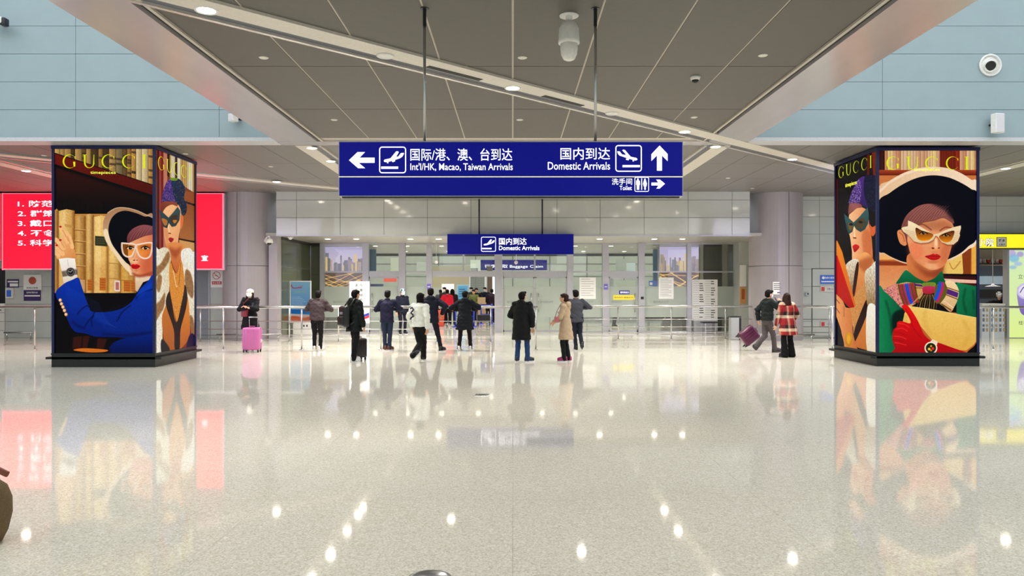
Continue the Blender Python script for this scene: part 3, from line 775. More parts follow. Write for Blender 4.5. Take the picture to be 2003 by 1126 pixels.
class Art:
    def __init__(s, W, H, conv, bg=(0, 0, 0)):
        s.W, s.H, s.conv = W, H, conv
        s.im = np.ones((H, W, 3), np.float32)*srgb(bg); s.rs = np.random.RandomState(5)
    def mask(s, pts, pad=0):
        P = np.array([s.conv(*p) for p in pts], float)
        x0 = int(max(0, math.floor(P[:, 0].min())-pad)); x1 = int(min(s.W, math.ceil(P[:, 0].max())+pad+1))
        y0 = int(max(0, math.floor(P[:, 1].min())-pad)); y1 = int(min(s.H, math.ceil(P[:, 1].max())+pad+1))
        if x1 <= x0 or y1 <= y0: return None
        m = np.zeros((y1-y0, x1-x0), np.float32)
        xs = np.arange(x0, x1, dtype=float)
        for sub in (.2, .5, .8):
            for r in range(y1-y0):
                y = y0+r+sub
                a = P; b = np.roll(P, -1, 0)
                hit = (a[:, 1] > y) != (b[:, 1] > y)
                if not hit.any(): continue
                aa, bb = a[hit], b[hit]
                xi = np.sort(aa[:, 0]+(y-aa[:, 1])/(bb[:, 1]-aa[:, 1])*(bb[:, 0]-aa[:, 0]))
                for k in range(0, len(xi)-1, 2):
                    m[r] += np.clip(np.minimum(xs+1, xi[k+1])-np.maximum(xs, xi[k]), 0, 1)/3
        return x0, x1, y0, y1, m
    def poly(s, pts, c, c2=None, d=(0, 1), sm=True, blur=0, a=1.0, tex=0.0, tdir=None):
        if sm: pts = smooth(pts)
        r = s.mask(pts, blur*2)
        if r is None: return
        x0, x1, y0, y1, m = r
        if blur: m = boxblur(m, blur)
        m = np.clip(m*a, 0, 1)[..., None]
        if c2 is None: col = srgb(c)
        else:
            yy, xx = np.mgrid[0:y1-y0, 0:x1-x0]
            t = (d[0]*xx/max(1, x1-x0-1)+d[1]*yy/max(1, y1-y0-1))
            if d[0]+d[1] < 0: t = t+1
            elif d[0] and d[1]: t = t/(abs(d[0])+abs(d[1]))
            t = np.clip(t, 0, 1)[..., None]; col = srgb(c)*(1-t)+srgb(c2)*t
        if tex:
            nz = s.rs.rand(y1-y0, x1-x0).astype(np.float32)
            if tdir == 'v': nz = boxblur(np.pad(nz, 0), 1); nz = np.repeat(nz.mean(0)[None], y1-y0, 0)+.3*nz
            elif tdir == 'f':
                nz = nz-.5; nn = nz.copy()
                for k in range(1, 8): nn = nn+np.roll(np.roll(nz, k, 0), k//2, 1)
                nz = nn/2.8+.5
            col = col*(1+tex*(nz-.5)*2)[..., None]
        s.im[y0:y1, x0:x1] = s.im[y0:y1, x0:x1]*(1-m)+col*m
    def line(s, pts, w, c, sm=True, a=1.0, blur=0):
        if sm and len(pts) > 2: pts = smooth(pts, 5, False)
        P = [np.array(s.conv(*p), float) for p in pts]
        q = s.conv(pts[0][0]+w, pts[0][1]); w_ = abs(q[0]-P[0][0]); q = s.conv(pts[0][0], pts[0][1]+w); w_ = (w_+abs(q[1]-P[0][1]))/2
        w_ = max(w_, .8)
        xs = [p[0] for p in P]; ys = [p[1] for p in P]; pd = w_+2+blur*2
        x0, x1, y0, y1 = int(max(0, min(xs)-pd)), int(min(s.W, max(xs)+pd)), int(max(0, min(ys)-pd)), int(min(s.H, max(ys)+pd))
        if x1 <= x0 or y1 <= y0: return
        yy, xx = np.mgrid[y0:y1, x0:x1]+.5; D = np.full(xx.shape, 1e9)
        for p, q in zip(P, P[1:]):
            d = q-p; L = d@d+1e-9; t = np.clip(((xx-p[0])*d[0]+(yy-p[1])*d[1])/L, 0, 1)
            D = np.minimum(D, np.hypot(xx-p[0]-t*d[0], yy-p[1]-t*d[1]))
        m = np.clip(w_/2-D+.5, 0, 1)
        if blur: m = boxblur(m, blur)
        m = (m*a)[..., None]
        s.im[y0:y1, x0:x1] = s.im[y0:y1, x0:x1]*(1-m)+srgb(c)*m
    def ell(s, cx, cy, rx, ry, c, **k):
        s.poly([(cx+rx*math.cos(2*PI*i/24), cy+ry*math.sin(2*PI*i/24)) for i in range(24)], c, sm=False, **k)
    def specks(s, pts, n, cols, r=(1, 3)):
        P = np.array([s.conv(*p) for p in pts]); x0, y0 = P.min(0); x1, y1 = P.max(0)
        rr = s.mask(pts)
        if rr is None: return
        a0, a1, b0, b1, m = rr
        for _ in range(n):
            x = s.rs.uniform(x0, x1); y = s.rs.uniform(y0, y1); xi, yi = int(x), int(y)
            if not (a0 <= xi < a1 and b0 <= yi < b1) or m[yi-b0, xi-a0] < .5: continue
            k = s.rs.randint(r[0], r[1]+1); c = srgb(cols[s.rs.randint(len(cols))])
            s.im[yi:yi+k, xi:xi+k] = s.im[yi:yi+k, xi:xi+k]*.25+c*.75
    def finish(s, g=1.12):
        "print grain and ink contrast"
        n = s.rs.rand(s.H, s.W).astype(np.float32)-.5
        soft = boxblur(n, 1)*2+boxblur(n, 4)*6
        im = np.clip(s.im, 0, 1)**g
        lum = im.mean(2, keepdims=True); im = lum+(im-lum)*1.12
        s.im = np.clip(im*(1+.045*soft[..., None]), 0, 1)
    def word(s, y0, y1, xs, c=(226, 236, 24), th=1.0):
        "the five capitals of the poster's heading, in canvas units; xs = five centres"
        h = (y1-y0)/2; cy = (y0+y1)/2
        sv = s.conv; s.conv = lambda x, y: (x, y)
        R = h*1.02
        def cee(cx, gee=False):
            n = 40; o = []; i = []
            for k in range(n+1):
                t = math.radians(38+284*k/n)
                o.append((cx+R*math.cos(t), cy+R*math.sin(t)))
                i.append((cx+R*.10*th+R*.86*math.cos(t), cy+R*.93*math.sin(t)))
            s.poly(o+i[::-1], c, sm=False)
            if gee: s.poly([(cx+R*.52, cy+R*.05), (cx+R*.86, cy+R*.05), (cx+R*.86, cy+R*.72), (cx+R*.62, cy+R*.8)], c, sm=False)
            else: pass
            s.poly([(cx+R*.72, cy-R*.72), (cx+R*.86, cy-R*.72), (cx+R*.86, cy-R*.3), (cx+R*.78, cy-R*.42)], c, sm=False)
        cee(xs[0], True); cee(xs[2]); cee(xs[3])
        cx = xs[1]; o = [(cx-R*.8, y0), (cx-R*.52, y0)]
        inn = [(cx-R*.52, cy+h*.25)]+[(cx+R*.03+R*.55*math.cos(t), cy+h*.25+h*.66*math.sin(t)) for t in [PI-PI*k/12 for k in range(13)]]+[(cx+R*.66, y0), (cx+R*.74, y0)]
        out = [(cx+R*.74, cy+h*.2)]+[(cx+R*.77*math.cos(t), cy+h*.2+h*.8*math.sin(t)) for t in [PI*k/12 for k in range(13)]]
        s.poly(o+inn+out, c, sm=False)
        s.poly([(cx-R*.95, y0), (cx-R*.35, y0), (cx-R*.35, y0+h*.07), (cx-R*.95, y0+h*.07)], c, sm=False)
        cx = xs[4]; s.poly([(cx-R*.15, y0), (cx+R*.15, y0), (cx+R*.15, y1), (cx-R*.15, y1)], c, sm=False)
        for yy in (y0, y1-h*.07): s.poly([(cx-R*.3, yy), (cx+R*.3, yy), (cx+R*.3, yy+h*.07), (cx-R*.3, yy+h*.07)], c, sm=False)
        s.conv = sv

def face_fl():
    W, H = 508, 1044
    A = Art(W, H, lambda x, y: ((x-20)/1015*W, (y-38)/2088*H), (8, 4, 8))
    P, L, E = A.poly, A.line, A.ell
    rs = np.random.RandomState(2)
    # upper shelf of books
    x = 20
    cols = [(206, 160, 92), (170, 130, 78), (196, 160, 104), (120, 96, 60), (150, 132, 96), (214, 178, 110), (90, 70, 44)]
    while x < 1040:
        wd = rs.randint(38, 78); yb = lambda u: 78+.325*(u-20)
        c = cols[rs.randint(len(cols))] if not 830 < x < 930 else (236, 214, 170)
        P([(x, 30), (x+wd, 30), (x+wd, yb(x+wd)), (x, yb(x))], c, tuple(int(v*.72) for v in c), (1, 0), sm=False, tex=.12)
        if not 820 < x < 940:
            for k in range(3):
                y = rs.randint(40, 330)
                if y+30 < yb(x): P([(x+3, y), (x+wd-3, y+6), (x+wd-3, y+30), (x+3, y+22)], (58, 48, 36), sm=False, a=.7)
        L([(x+wd, 30), (x+wd, yb(x+wd))], 6, (30, 16, 8), sm=False)
        x += wd
    P([(20, 78), (1040, 405), (1040, 512), (20, 192)], (112, 26, 12), (78, 18, 10), sm=False, tex=.12, tdir='f')
    L([(20, 80), (1040, 408)], 9, (26, 10, 6), sm=False)
    P([(20, 215), (1040, 540), (1040, 660), (700, 620), (20, 560)], (66, 18, 10), (10, 4, 6), sm=False, blur=10)
    L([(20, 206), (1040, 530)], 26, (8, 3, 4), sm=False)
    for k in range(8): P([(40+k*60, 580), (90+k*60, 580), (90+k*60, 660), (40+k*60, 660)], (42, 16, 10), sm=False, a=.4, blur=2)
    # big pale books
    def book(x0, x1, top, c, c2=None, bot=1511):
        P([(x0, top+12), ((x0+x1)/2, top-6), (x1, top+10), (x1, bot), (x0, bot)], c, c2 or tuple(int(v*.8) for v in c), (1, 0), sm=False, tex=.10, tdir='f')
        P([(x1-20, top+12), (x1, top+12), (x1, bot), (x1-20, bot)], (96, 50, 14), sm=False, a=.55, blur=5); P([(x0, top+12), (x0+10, top+12), (x0+10, bot), (x0, bot)], (130, 80, 30), sm=False, a=.5, blur=3); P([(x0+(x1-x0)*.3, top+12), (x0+(x1-x0)*.45, top+12), (x0+(x1-x0)*.45, bot), (x0+(x1-x0)*.3, bot)], (255, 240, 190), sm=False, a=.35, blur=5); P([(x0, bot-300), (x1, bot-300), (x1, bot), (x0, bot)], (150, 90, 30), sm=False, a=.22, blur=20)
        L([(x1, top+10), (x1, bot)], 6, (120, 70, 26), sm=False)
    P([(20, 700), (860, 700), (860, 1511), (20, 1511)], (190, 140, 74), sm=False)
    book(20, 54, 652, (222, 172, 100)); book(58, 222, 658, (240, 208, 142), (204, 158, 92)); book(224, 338, 716, (214, 166, 96))
    book(338, 418, 704, (232, 190, 120)); book(420, 572, 722, (246, 212, 146), (226, 184, 112)); book(572, 700, 990, (246, 208, 132)); book(700, 850, 1120, (232, 188, 104))
    for y in (865, 985, 1111, 1236): L([(224, y), (336, y+8)], 9, (150, 100, 50)); L([(224, y-9), (336, y-1)], 6, (250, 214, 150), a=.6)
    for y in (1205, 1360): L([(580, y), (698, y+6)], 7, (176, 128, 62)); L([(704, y+20), (850, y+26)], 7, (160, 112, 52))
    P([(120, 800), (212, 820), (212, 850), (120, 830)], (190, 146, 84), sm=False, a=.7)
    P([(434, 925), (560, 935), (560, 1034), (434, 1024)], (58, 58, 38), sm=False)
    for k in range(3): L([(450, 955+k*22), (535, 958+k*22)], 5, (140, 130, 90), sm=False, a=.6)
    for a, b, c, d in ((357, 405, 1372, 1486), (482, 545, 1354, 1484), (730, 800, 1385, 1495), (806, 850, 1390, 1490)):
        P([(a, c), (b, c), (b, d), (a, d)], (186, 108, 44), sm=False, a=.9)
        for k in range(4): L([(a+6, c+20+k*26), (b-6, c+22+k*26)], 4, (120, 62, 24), sm=False, a=.7)
    P([(634, 1380), (692, 1384), (692, 1495), (634, 1490)], (238, 220, 212), sm=False); P([(646, 1398), (682, 1400), (682, 1480), (646, 1478)], (168, 92, 92), sm=False, a=.8)
    P([(270, 1375), (330, 1375), (330, 1495), (290, 1495)], (228, 190, 150), sm=False, a=.6)
    P([(20, 1511), (900, 1511), (900, 1720), (20, 1720)], (8, 4, 6), sm=False)
    # hat
    P([(1040, 742), (960, 706), (860, 662), (750, 636), (650, 640), (565, 688), (522, 770), (520, 880), (552, 990), (640, 1120), (705, 1215), (780, 1295), (820, 1330), (1040, 1300)], (172, 132, 98), (246, 226, 196), (0, 1))
    P([(520, 880), (552, 990), (640, 1120), (705, 1215), (780, 1295), (812, 1300), (775, 1225), (660, 1090), (600, 990), (560, 860)], (244, 222, 190), sm=True, blur=1)
    P([(1040, 772), (940, 726), (850, 690), (740, 668), (650, 698), (592, 770), (572, 880), (606, 1000), (668, 1092), (735, 1178), (782, 1218), (830, 1240), (1040, 1200)], (5, 4, 14))
    L([(1040, 744), (960, 708), (860, 664), (750, 638), (650, 642), (565, 690)], 9, (222, 196, 168), a=.8)
    # neck, collar
    P([(850, 1300), (1040, 1280), (1040, 1340), (940, 1390), (860, 1450)], (206, 128, 88))
    P([(850, 1320), (1040, 1340), (1040, 1360), (930, 1400), (870, 1500), (850, 1480)], (240, 222, 196), (214, 184, 150), sm=False)
    # face
    P([(800, 985), (870, 945), (960, 905), (1040, 880), (1040, 1300), (960, 1330), (890, 1340), (835, 1322), (808, 1280), (800, 1210), (778, 1160), (775, 1090), (770, 1040)], (240, 186, 140), (214, 128, 92), (1, 0))
    P([(900, 1120), (1040, 1080), (1040, 1260), (930, 1290)], (226, 120, 92), blur=14, a=.55)
    P([(820, 1150), (870, 1170), (870, 1200), (800, 1200)], (250, 208, 168), blur=5, a=.7)
    P([(815, 1300), (900, 1322), (1040, 1285), (1040, 1320), (900, 1350), (830, 1330)], (150, 70, 44), blur=4, a=.8)
    # hair
    P([(766, 985), (772, 915), (830, 848), (930, 812), (1040, 835), (1040, 905), (960, 925), (880, 955), (800, 990)], (150, 92, 94), (112, 58, 58))
    for k in range(12): L([(780+k*16, 975-k*5), (820+k*18, 900-k*6), (900+k*16, 840)], 4, (190, 132, 130) if k % 2 else (90, 44, 46), a=.5)
    # eyes and glasses
    lenses = ([(712, 1000), (842, 1014), (848, 1045), (818, 1125), (770, 1140), (728, 1112), (712, 1050)], [(868, 1018), (1010, 996), (1022, 1050), (1002, 1132), (952, 1158), (892, 1132), (862, 1050)])
    P(lenses[0], (240, 150, 40), a=.55); P(lenses[1], (240, 140, 40), (240, 170, 80), a=.6)
    for cx in (800, 955):
        P([(cx-56, 1030), (cx, 1016), (cx+60, 1032), (cx+50, 1062), (cx-50, 1062)], (120, 60, 26), blur=7, a=.55)
        P([(cx-40, 1052), (cx-4, 1034), (cx+42, 1053), (cx, 1068)], (232, 196, 150)); E(cx, 1050, 18, 17, (30, 14, 8)); E(cx+6, 1045, 5, 4, (250, 230, 200)); L([(cx-44, 1050), (cx-5, 1030), (cx+46, 1052)], 9, (24, 10, 8))
    P([(940, 1150), (1040, 1060), (1040, 1290), (960, 1320), (900, 1300)], (186, 92, 58), blur=16, a=.5)
    P([(800, 1190), (830, 1230), (820, 1290), (802, 1260)], (196, 110, 74), blur=6, a=.5)
    P([(846, 1272), (880, 1270), (870, 1290), (846, 1290)], (180, 96, 66), blur=4, a=.5)
    P([(836, 1090), (850, 1080), (846, 1160), (826, 1160)], (206, 128, 84), blur=4, a=.6)
    for q in lenses: L(q+[q[0]], 17, (250, 228, 210)); L([(a, b+6) for a, b in q]+[q[0]], 4, (190, 150, 130), a=.6)
    # nose, lips
    L([(862, 1060), (850, 1120), (830, 1165)], 10, (250, 214, 176), a=.7, blur=1)
    E(838, 1175, 12, 6, (120, 50, 34), blur=1); E(868, 1176, 9, 5, (150, 70, 48), blur=1)
    P([(806, 1224), (832, 1214), (846, 1220), (862, 1214), (900, 1234), (872, 1262), (830, 1262), (812, 1248)], (214, 30, 30), (168, 14, 22)); L([(808, 1230), (850, 1238), (898, 1236)], 4, (120, 10, 16))
    # hand
    skin = (244, 196, 142)
    P([(20, 1060), (50, 990), (120, 950), (190, 990), (222, 1070), (232, 1170), (60, 1170), (30, 1120)], skin, (214, 146, 90), (1, 1))
    for q, w in ((((80, 840), (110, 900), (150, 985)), 44), (((30, 965), (70, 1000), (110, 1050)), 44), (((24, 1030), (60, 1060), (100, 1110)), 44), (((140, 890), (175, 960), (200, 1040)), 40), (((20, 1090), (60, 1130)), 40)): L(q, w, skin)
    for q in (((100, 865), (160, 980)), ((60, 950), (120, 1050)), ((30, 1005), (95, 1080)), ((150, 930), (180, 1010))): L(q, 6, (190, 116, 66), a=.7, blur=1)
    for c in ((76, 832), (76, 968), (38, 1022)): E(c[0], c[1], 14, 10, (180, 40, 30))
    # shirt cuff and watch
    P([(60, 1160), (150, 1150), (228, 1158), (252, 1355), (110, 1414), (92, 1300)], (250, 246, 238), (226, 214, 198), sm=False); L([(150, 1170), (160, 1240)], 5, (210, 196, 180))
    P([(88, 1285), (250, 1262), (256, 1320), (100, 1345)], (120, 108, 98), sm=False, tex=.3); L([(92, 1290), (250, 1268)], 4, (200, 190, 176), sm=False)
    E(182, 1296, 50, 48, (150, 140, 132)); E(182, 1296, 42, 40, (28, 26, 28))
    for k in range(12): E(182+30*math.cos(k*PI/6), 1296+28*math.sin(k*PI/6), 4, 4, (190, 184, 176))
    L([(182, 1296), (200, 1276)], 5, (220, 214, 206), sm=False); L([(182, 1296), (160, 1290)], 5, (220, 214, 206), sm=False)
    # blue jacket
    P([(26, 1512), (110, 1418), (200, 1375), (262, 1354), (292, 1430), (330, 1545), (372, 1650), (405, 1700), (560, 1704), (700, 1672), (800, 1610), (860, 1530), (900, 1470), (980, 1390), (1040, 1362), (1040, 1960), (800, 1975), (640, 1962), (450, 1958), (330, 1925), (232, 1908), (180, 1850), (140, 1760), (80, 1640)], (14, 62, 168), (6, 34, 110))
    P([(1040, 1930), (1040, 2130), (590, 2130), (600, 2040), (700, 1985), (850, 1965)], (8, 44, 132), (4, 18, 74))
    for k in range(30): L([(120+k*12, 1430+k*6), (150+k*14, 1560+k*8), (190+k*16, 1720+k*5)], 3, (60, 110, 210), a=.28)
    for k in range(34): L([(420+k*18, 1720-k*5), (480+k*18, 1780-k*2), (560+k*17, 1900)], 3, (70, 118, 214), a=.26)
    for q in (((250, 1730), (290, 1680), (350, 1640), (372, 1655)), ((330, 1850), (370, 1790), (420, 1740)), ((405, 1850), (400, 1780), (430, 1700)), ((860, 1560), (940, 1500), (1040, 1470)), ((660, 1800), (720, 1700), (800, 1640))): L(q, 12, (2, 12, 56), a=.75, blur=2)
    for q in (((200, 1800), (260, 1850), (330, 1870)), ((520, 1930), (760, 1945), (1040, 1910))): L(q, 26, (3, 16, 66), a=.6, blur=5)
    P([(900, 1470), (1040, 1400), (1040, 1430), (880, 1560)], (26, 84, 196), blur=6, a=.5)
    for c in ((75, 1584), (88, 1622), (104, 1655), (119, 1690), (135, 1730)): E(c[0], c[1], 19, 20, (150, 100, 60)); E(c[0]-2, c[1]-2, 14, 15, (248, 214, 166))
    # dark foot of the picture
    P([(20, 1960), (560, 1985), (600, 2130), (20, 2130)], (10, 5, 6), sm=False, blur=4, a=.7)
    for q in ([(210, 1960), (300, 1950), (290, 2080), (200, 2085)], [(310, 1950), (380, 1950), (350, 2080), (300, 2085)], [(460, 1970), (560, 1980), (520, 2080), (450, 2080)]): P(q, (74, 28, 16), sm=False, a=.75, blur=2)
    P([(210, 2095), (320, 2075), (550, 2090), (540, 2112), (380, 2118)], (206, 120, 44)); 
    A.word(28, 97, [75, 177, 276, 382, 461])
    return A

def face_fr():
    W, H = 508, 1046
    A = Art(W, H, lambda x, y: ((x-38)/992*W, (y-42)/2042*H), (190, 112, 58))
    P, L, E = A.poly, A.line, A.ell
    rs = np.random.RandomState(4); x = 38
    while x < 1030:
        wd = rs.randint(22, 46); c = [(228, 196, 160), (216, 172, 138), (236, 208, 150), (206, 150, 116)][rs.randint(4)]
        if 635 < x < 830: c = [(150, 52, 26), (120, 40, 20)][rs.randint(2)]
        if x < 75: c = (60, 20, 14)
        P([(x, 40), (x+wd, 40), (x+wd, 236), (x, 236)], c, tuple(int(v*.8) for v in c), (1, 0), sm=False, tex=.15, tdir='v'); L([(x+wd, 42), (x+wd, 236)], 5, (140, 80, 60), sm=False, a=.6); x += wd
    P([(38, 236), (1030, 236), (1030, 284), (38, 284)], (170, 78, 40), (120, 40, 20), sm=False); L([(38, 286), (1030, 286)], 8, (90, 30, 14), sm=False)
    P([(38, 292), (1030, 292), (1030, 420), (38, 500)], (204, 128, 76), sm=False)
    # lower background
    P([(38, 1020), (400, 1020), (400, 1145), (38, 1145)], (232, 178, 116), sm=False, tex=.1, tdir='v')
    P([(38, 1160), (420, 1165), (420, 1206), (38, 1200)], (146, 66, 34), sm=False); P([(38, 1206), (420, 1206), (420, 1480), (38, 1480)], (212, 140, 92), (226, 166, 118), sm=False, tex=.08, tdir='v')
    P([(650, 1000), (1030, 900), (1030, 1292), (650, 1292)], (214, 150, 78), (190, 120, 60), sm=False)
    P([(690, 1150), (880, 1080), (890, 1292), (690, 1292)], (236, 200, 120), tex=.12); L([(760, 1180), (800, 1240), (870, 1160)], 12, (196, 150, 80))
    P([(885, 1060), (980, 1000), (975, 1292), (900, 1292)], (140, 70, 30), sm=False); P([(985, 1010), (1030, 960), (1030, 1292), (985, 1292)], (232, 180, 90), sm=False)
    P([(680, 1286), (1030, 1292), (1030, 1316), (680, 1308)], (20, 6, 8), sm=False); P([(680, 1308), (1030, 1316), (1030, 1350), (680, 1336)], (60, 18, 22), sm=False); P([(690, 1336), (1030, 1352), (1030, 1384), (690, 1372)], (236, 196, 176), sm=False); P([(700, 1374), (1030, 1386), (1030, 1420), (800, 1400)], (70, 20, 22), sm=False)
    # hat
    P([(30, 452), (150, 345), (300, 262), (450, 217), (600, 204), (750, 219), (880, 270), (980, 335), (1040, 385), (1040, 940), (950, 1040), (850, 1110), (720, 1166), (560, 1200), (330, 1188), (200, 1145), (100, 1090), (30, 1040)], (232, 198, 160), (248, 228, 204), (1, 0))
    P([(30, 455), (150, 348), (300, 265), (450, 220), (600, 207), (600, 225), (450, 240), (300, 290), (150, 375), (30, 490)], (250, 230, 206), sm=False, a=.8, blur=2)
    P([(30, 582), (150, 470), (300, 372), (450, 310), (600, 290), (750, 312), (880, 368), (980, 430), (1040, 492), (1040, 905), (950, 1010), (860, 1085), (720, 1150), (560, 1190), (330, 1175), (200, 1132), (100, 1078), (30, 1022)], (4, 3, 16))
    # neck
    P([(352, 1080), (340, 1265), (400, 1330), (500, 1385), (620, 1360), (690, 1262), (690, 1120)], (226, 152, 98), (196, 112, 66))
    P([(400, 1180), (560, 1262), (690, 1190), (690, 1320), (600, 1330), (500, 1300)], (130, 58, 34), blur=12, a=.7)
    # ear, face, hair
    P([(228, 860), (262, 840), (300, 868), (330, 960), (310, 1004), (262, 985), (236, 930)], (226, 152, 104)); L([(250, 870), (285, 900), (300, 960)], 8, (160, 84, 54), a=.7)
    P([(330, 760), (440, 700), (700, 680), (790, 780), (802, 860), (792, 960), (768, 1060), (745, 1130), (712, 1195), (650, 1238), (570, 1246), (480, 1206), (405, 1150), (362, 1085), (335, 980), (316, 880)], (244, 190, 142), (222, 140, 96), (1, 1))
    P([(700, 960), (790, 900), (785, 1000), (745, 1130), (700, 1190), (660, 1120)], (196, 108, 70), blur=12, a=.6)
    P([(350, 960), (460, 980), (500, 1090), (430, 1150), (360, 1060)], (232, 128, 92), blur=12, a=.6)
    P([(520, 1180), (620, 1190), (640, 1235), (540, 1240)], (250, 204, 160), blur=6, a=.5)
    P([(272, 850), (275, 790), (325, 690), (420, 612), (520, 580), (650, 586), (740, 632), (790, 710), (800, 780), (700, 725), (600, 752), (500, 770), (430, 800), (400, 790), (335, 880), (330, 1005), (305, 900)], (156, 100, 94), (116, 68, 62))
    P([(560, 560), (760, 590), (820, 700), (800, 740), (700, 640)], (10, 6, 16), blur=8, a=.85)
    for k in range(20): L([(300+k*16, 790-k*3), (360+k*18, 700-k*3), (470+k*15, 600)], 4, (196, 142, 132) if k % 2 else (84, 44, 42), a=.45)
    for k in range(10): L([(480+k*8, 770-k*3), (560+k*15, 740-k*5), (620+k*14, 640)], 4, (190, 134, 126) if k % 2 else (96, 52, 48), a=.5)
    # eyes behind lenses
    for cx, cy in ((492, 872), (722, 890)):
        L([(cx-70, cy-72), (cx, cy-84), (cx+80, cy-30)] if cx < 600 else [(cx-60, cy-40), (cx, cy-74), (cx+70, cy-62)], 14, (110, 58, 40), a=.7, blur=1)
    lensL = [(416, 822), (480, 850), (590, 885), (572, 930), (520, 952), (455, 946), (424, 905)]
    lensR = [(655, 905), (722, 870), (806, 852), (796, 912), (772, 955), (720, 970), (672, 945)]
    frame = [(268, 828), (285, 814), (335, 806), (338, 748), (380, 764), (430, 790), (510, 838), (600, 888), (642, 880), (720, 845), (800, 815), (875, 798), (876, 826), (862, 880), (866, 900), (845, 955), (800, 992), (740, 992), (680, 968), (642, 915), (618, 900), (592, 945), (545, 970), (465, 978), (400, 960), (345, 900), (290, 862)]
    P([(420, 780), (560, 750), (700, 740), (790, 790), (780, 830), (600, 850), (440, 810)], (150, 84, 58), blur=12, a=.5)
    P([(640, 900), (668, 960), (660, 1010), (636, 1000)], (190, 110, 70), blur=6, a=.6)
    P([(540, 1160), (650, 1158), (620, 1176), (560, 1178)], (176, 96, 62), blur=5, a=.55)
    P([(330, 1000), (372, 1090), (420, 1160), (480, 1215), (440, 1230), (350, 1140)], (176, 96, 58), blur=10, a=.5)
    P([(570, 1060), (640, 1058), (620, 1086), (590, 1084)], (206, 134, 92), blur=4, a=.5)
    P([(a+4, b+12) for a, b in frame], (120, 60, 40), sm=False, blur=3, a=.6)
    P(frame, (252, 234, 200), (230, 204, 164), sm=False)
    for k in range(5): L([(300+k*6, 840+k*14), (405, 868+k*18)], 3, (200, 168, 130), sm=False); L([(800, 870+k*18), (860-k*4, 858+k*18)], 3, (200, 168, 130), sm=False)
    P(lensL, (74, 34, 18), (236, 150, 20)); P(lensR, (84, 40, 20), (236, 150, 20))
    for cx, cy in ((492, 878), (722, 898)): E(cx, cy, 34, 15, (206, 160, 96), a=.6); E(cx+2, cy-2, 15, 15, (26, 10, 6)); E(cx+8, cy-6, 4, 4, (250, 226, 190)); L([(cx-40, cy+2), (cx, cy-16), (cx+44, cy+4)], 8, (24, 10, 8))
    P([(612, 930), (632, 930), (640, 1000), (606, 1005)], (254, 226, 184), blur=3, a=.8)
    E(592, 1028, 16, 9, (120, 44, 30), blur=1); E(650, 1026, 12, 7, (120, 44, 30), blur=1); E(622, 1018, 26, 14, (250, 204, 158), blur=2, a=.7)
    P([(510, 1112), (560, 1096), (592, 1084), (612, 1090), (632, 1086), (668, 1112), (645, 1140), (600, 1150), (560, 1142)], (206, 46, 40), (176, 24, 30)); L([(512, 1112), (590, 1108), (666, 1112)], 5, (110, 12, 16))
    # green garment
    G1, G2 = (24, 136, 88), (10, 92, 60)
    P([(38, 1450), (100, 1470), (200, 1560), (290, 1650), (290, 1790), (210, 1880), (190, 2100), (38, 2100)], G1, G2, (1, 0), tex=.08)
    P([(800, 1390), (900, 1390), (1000, 1410), (1040, 1440), (1040, 1740), (850, 1700), (780, 1600)], G1, G2, (1, 1), tex=.08)
    for q in (((110, 1560), (150, 1700), (170, 1900)), ((920, 1440), (900, 1560), (930, 1680)), ((1000, 1460), (1010, 1640))): L(q, 20, (4, 60, 40), a=.6, blur=4)
    P([(180, 1700), (300, 1650), (300, 1790), (210, 1890), (180, 1870)], (4, 14, 14), blur=5, a=.8)
    P([(380, 1380), (830, 1380), (830, 1680), (380, 1660)], (14, 8, 12), sm=False)
    for k in range(9): L([(430+k*24, 1640), (450+k*22, 1560), (500+k*12, 1500)], 8, (196, 160, 90) if k % 2 else (120, 90, 50), a=.8)
    P([(215, 1395), (250, 1330), (305, 1256), (340, 1262), (420, 1325), (512, 1372), (500, 1396), (400, 1385), (320, 1372)], (22, 128, 84), (10, 92, 58))
    P([(520, 1372), (610, 1330), (680, 1262), (700, 1330), (715, 1375), (640, 1392), (560, 1388)], (16, 112, 74), (10, 84, 56)); L([(500, 1396), (515, 1370), (530, 1396)], 7, (6, 40, 30))
    sp = [(88, 1450), (160, 1412), (240, 1392), (262, 1500), (300, 1600), (270, 1632), (200, 1560), (130, 1490)]
    P(sp, (226, 150, 140), tex=.2); A.specks(smooth(sp), 700, [(30, 16, 30), (250, 220, 210), (196, 60, 60), (40, 40, 60)], (1, 3))
    # bow
    bl = [(232, 1400), (320, 1374), (420, 1384), (490, 1400), (490, 1490), (440, 1560), (400, 1600), (335, 1622), (286, 1590), (250, 1490)]
    P(bl, (214, 170, 110))
    stripe = [(96, 84, 28), (196, 40, 90), (96, 84, 28), (200, 50, 110), (30, 90, 200), (30, 90, 200), (196, 40, 110), (90, 90, 30), (190, 40, 70), (96, 84, 28)]
    for k, c in enumerate(stripe):
        x0 = 240+k*18; L([(x0, 1402-k*2.2), (x0+22, 1500), (x0+62-k*1.5, 1606-k*4)], 17, c)
    for k in range(16): L([(236+k*3, 1410+k*12), (430, 1400+k*10)], 2, (30, 20, 20), a=.35)
    P([(400, 1386), (490, 1400), (488, 1420), (405, 1410)], (90, 50, 110), sm=False); L([(405, 1430), (488, 1432)], 6, (60, 40, 30))
    for k in range(8): L([(486, 1470+k*4), (450-k*6, 1510+k*8), (420-k*8, 1560+k*6)], 4, (240, 206, 150) if k % 2 else (150, 100, 60), a=.8)
    P([(492, 1380), (600, 1374), (622, 1396), (612, 1420), (494, 1418)], (130, 150, 56)); P([(494, 1418), (612, 1420), (612, 1480), (500, 1488)], (206, 60, 110), (180, 50, 60))
    for k in range(8): L([(502+k*14, 1382), (500+k*14, 1484)], 2, (40, 20, 30), a=.4)
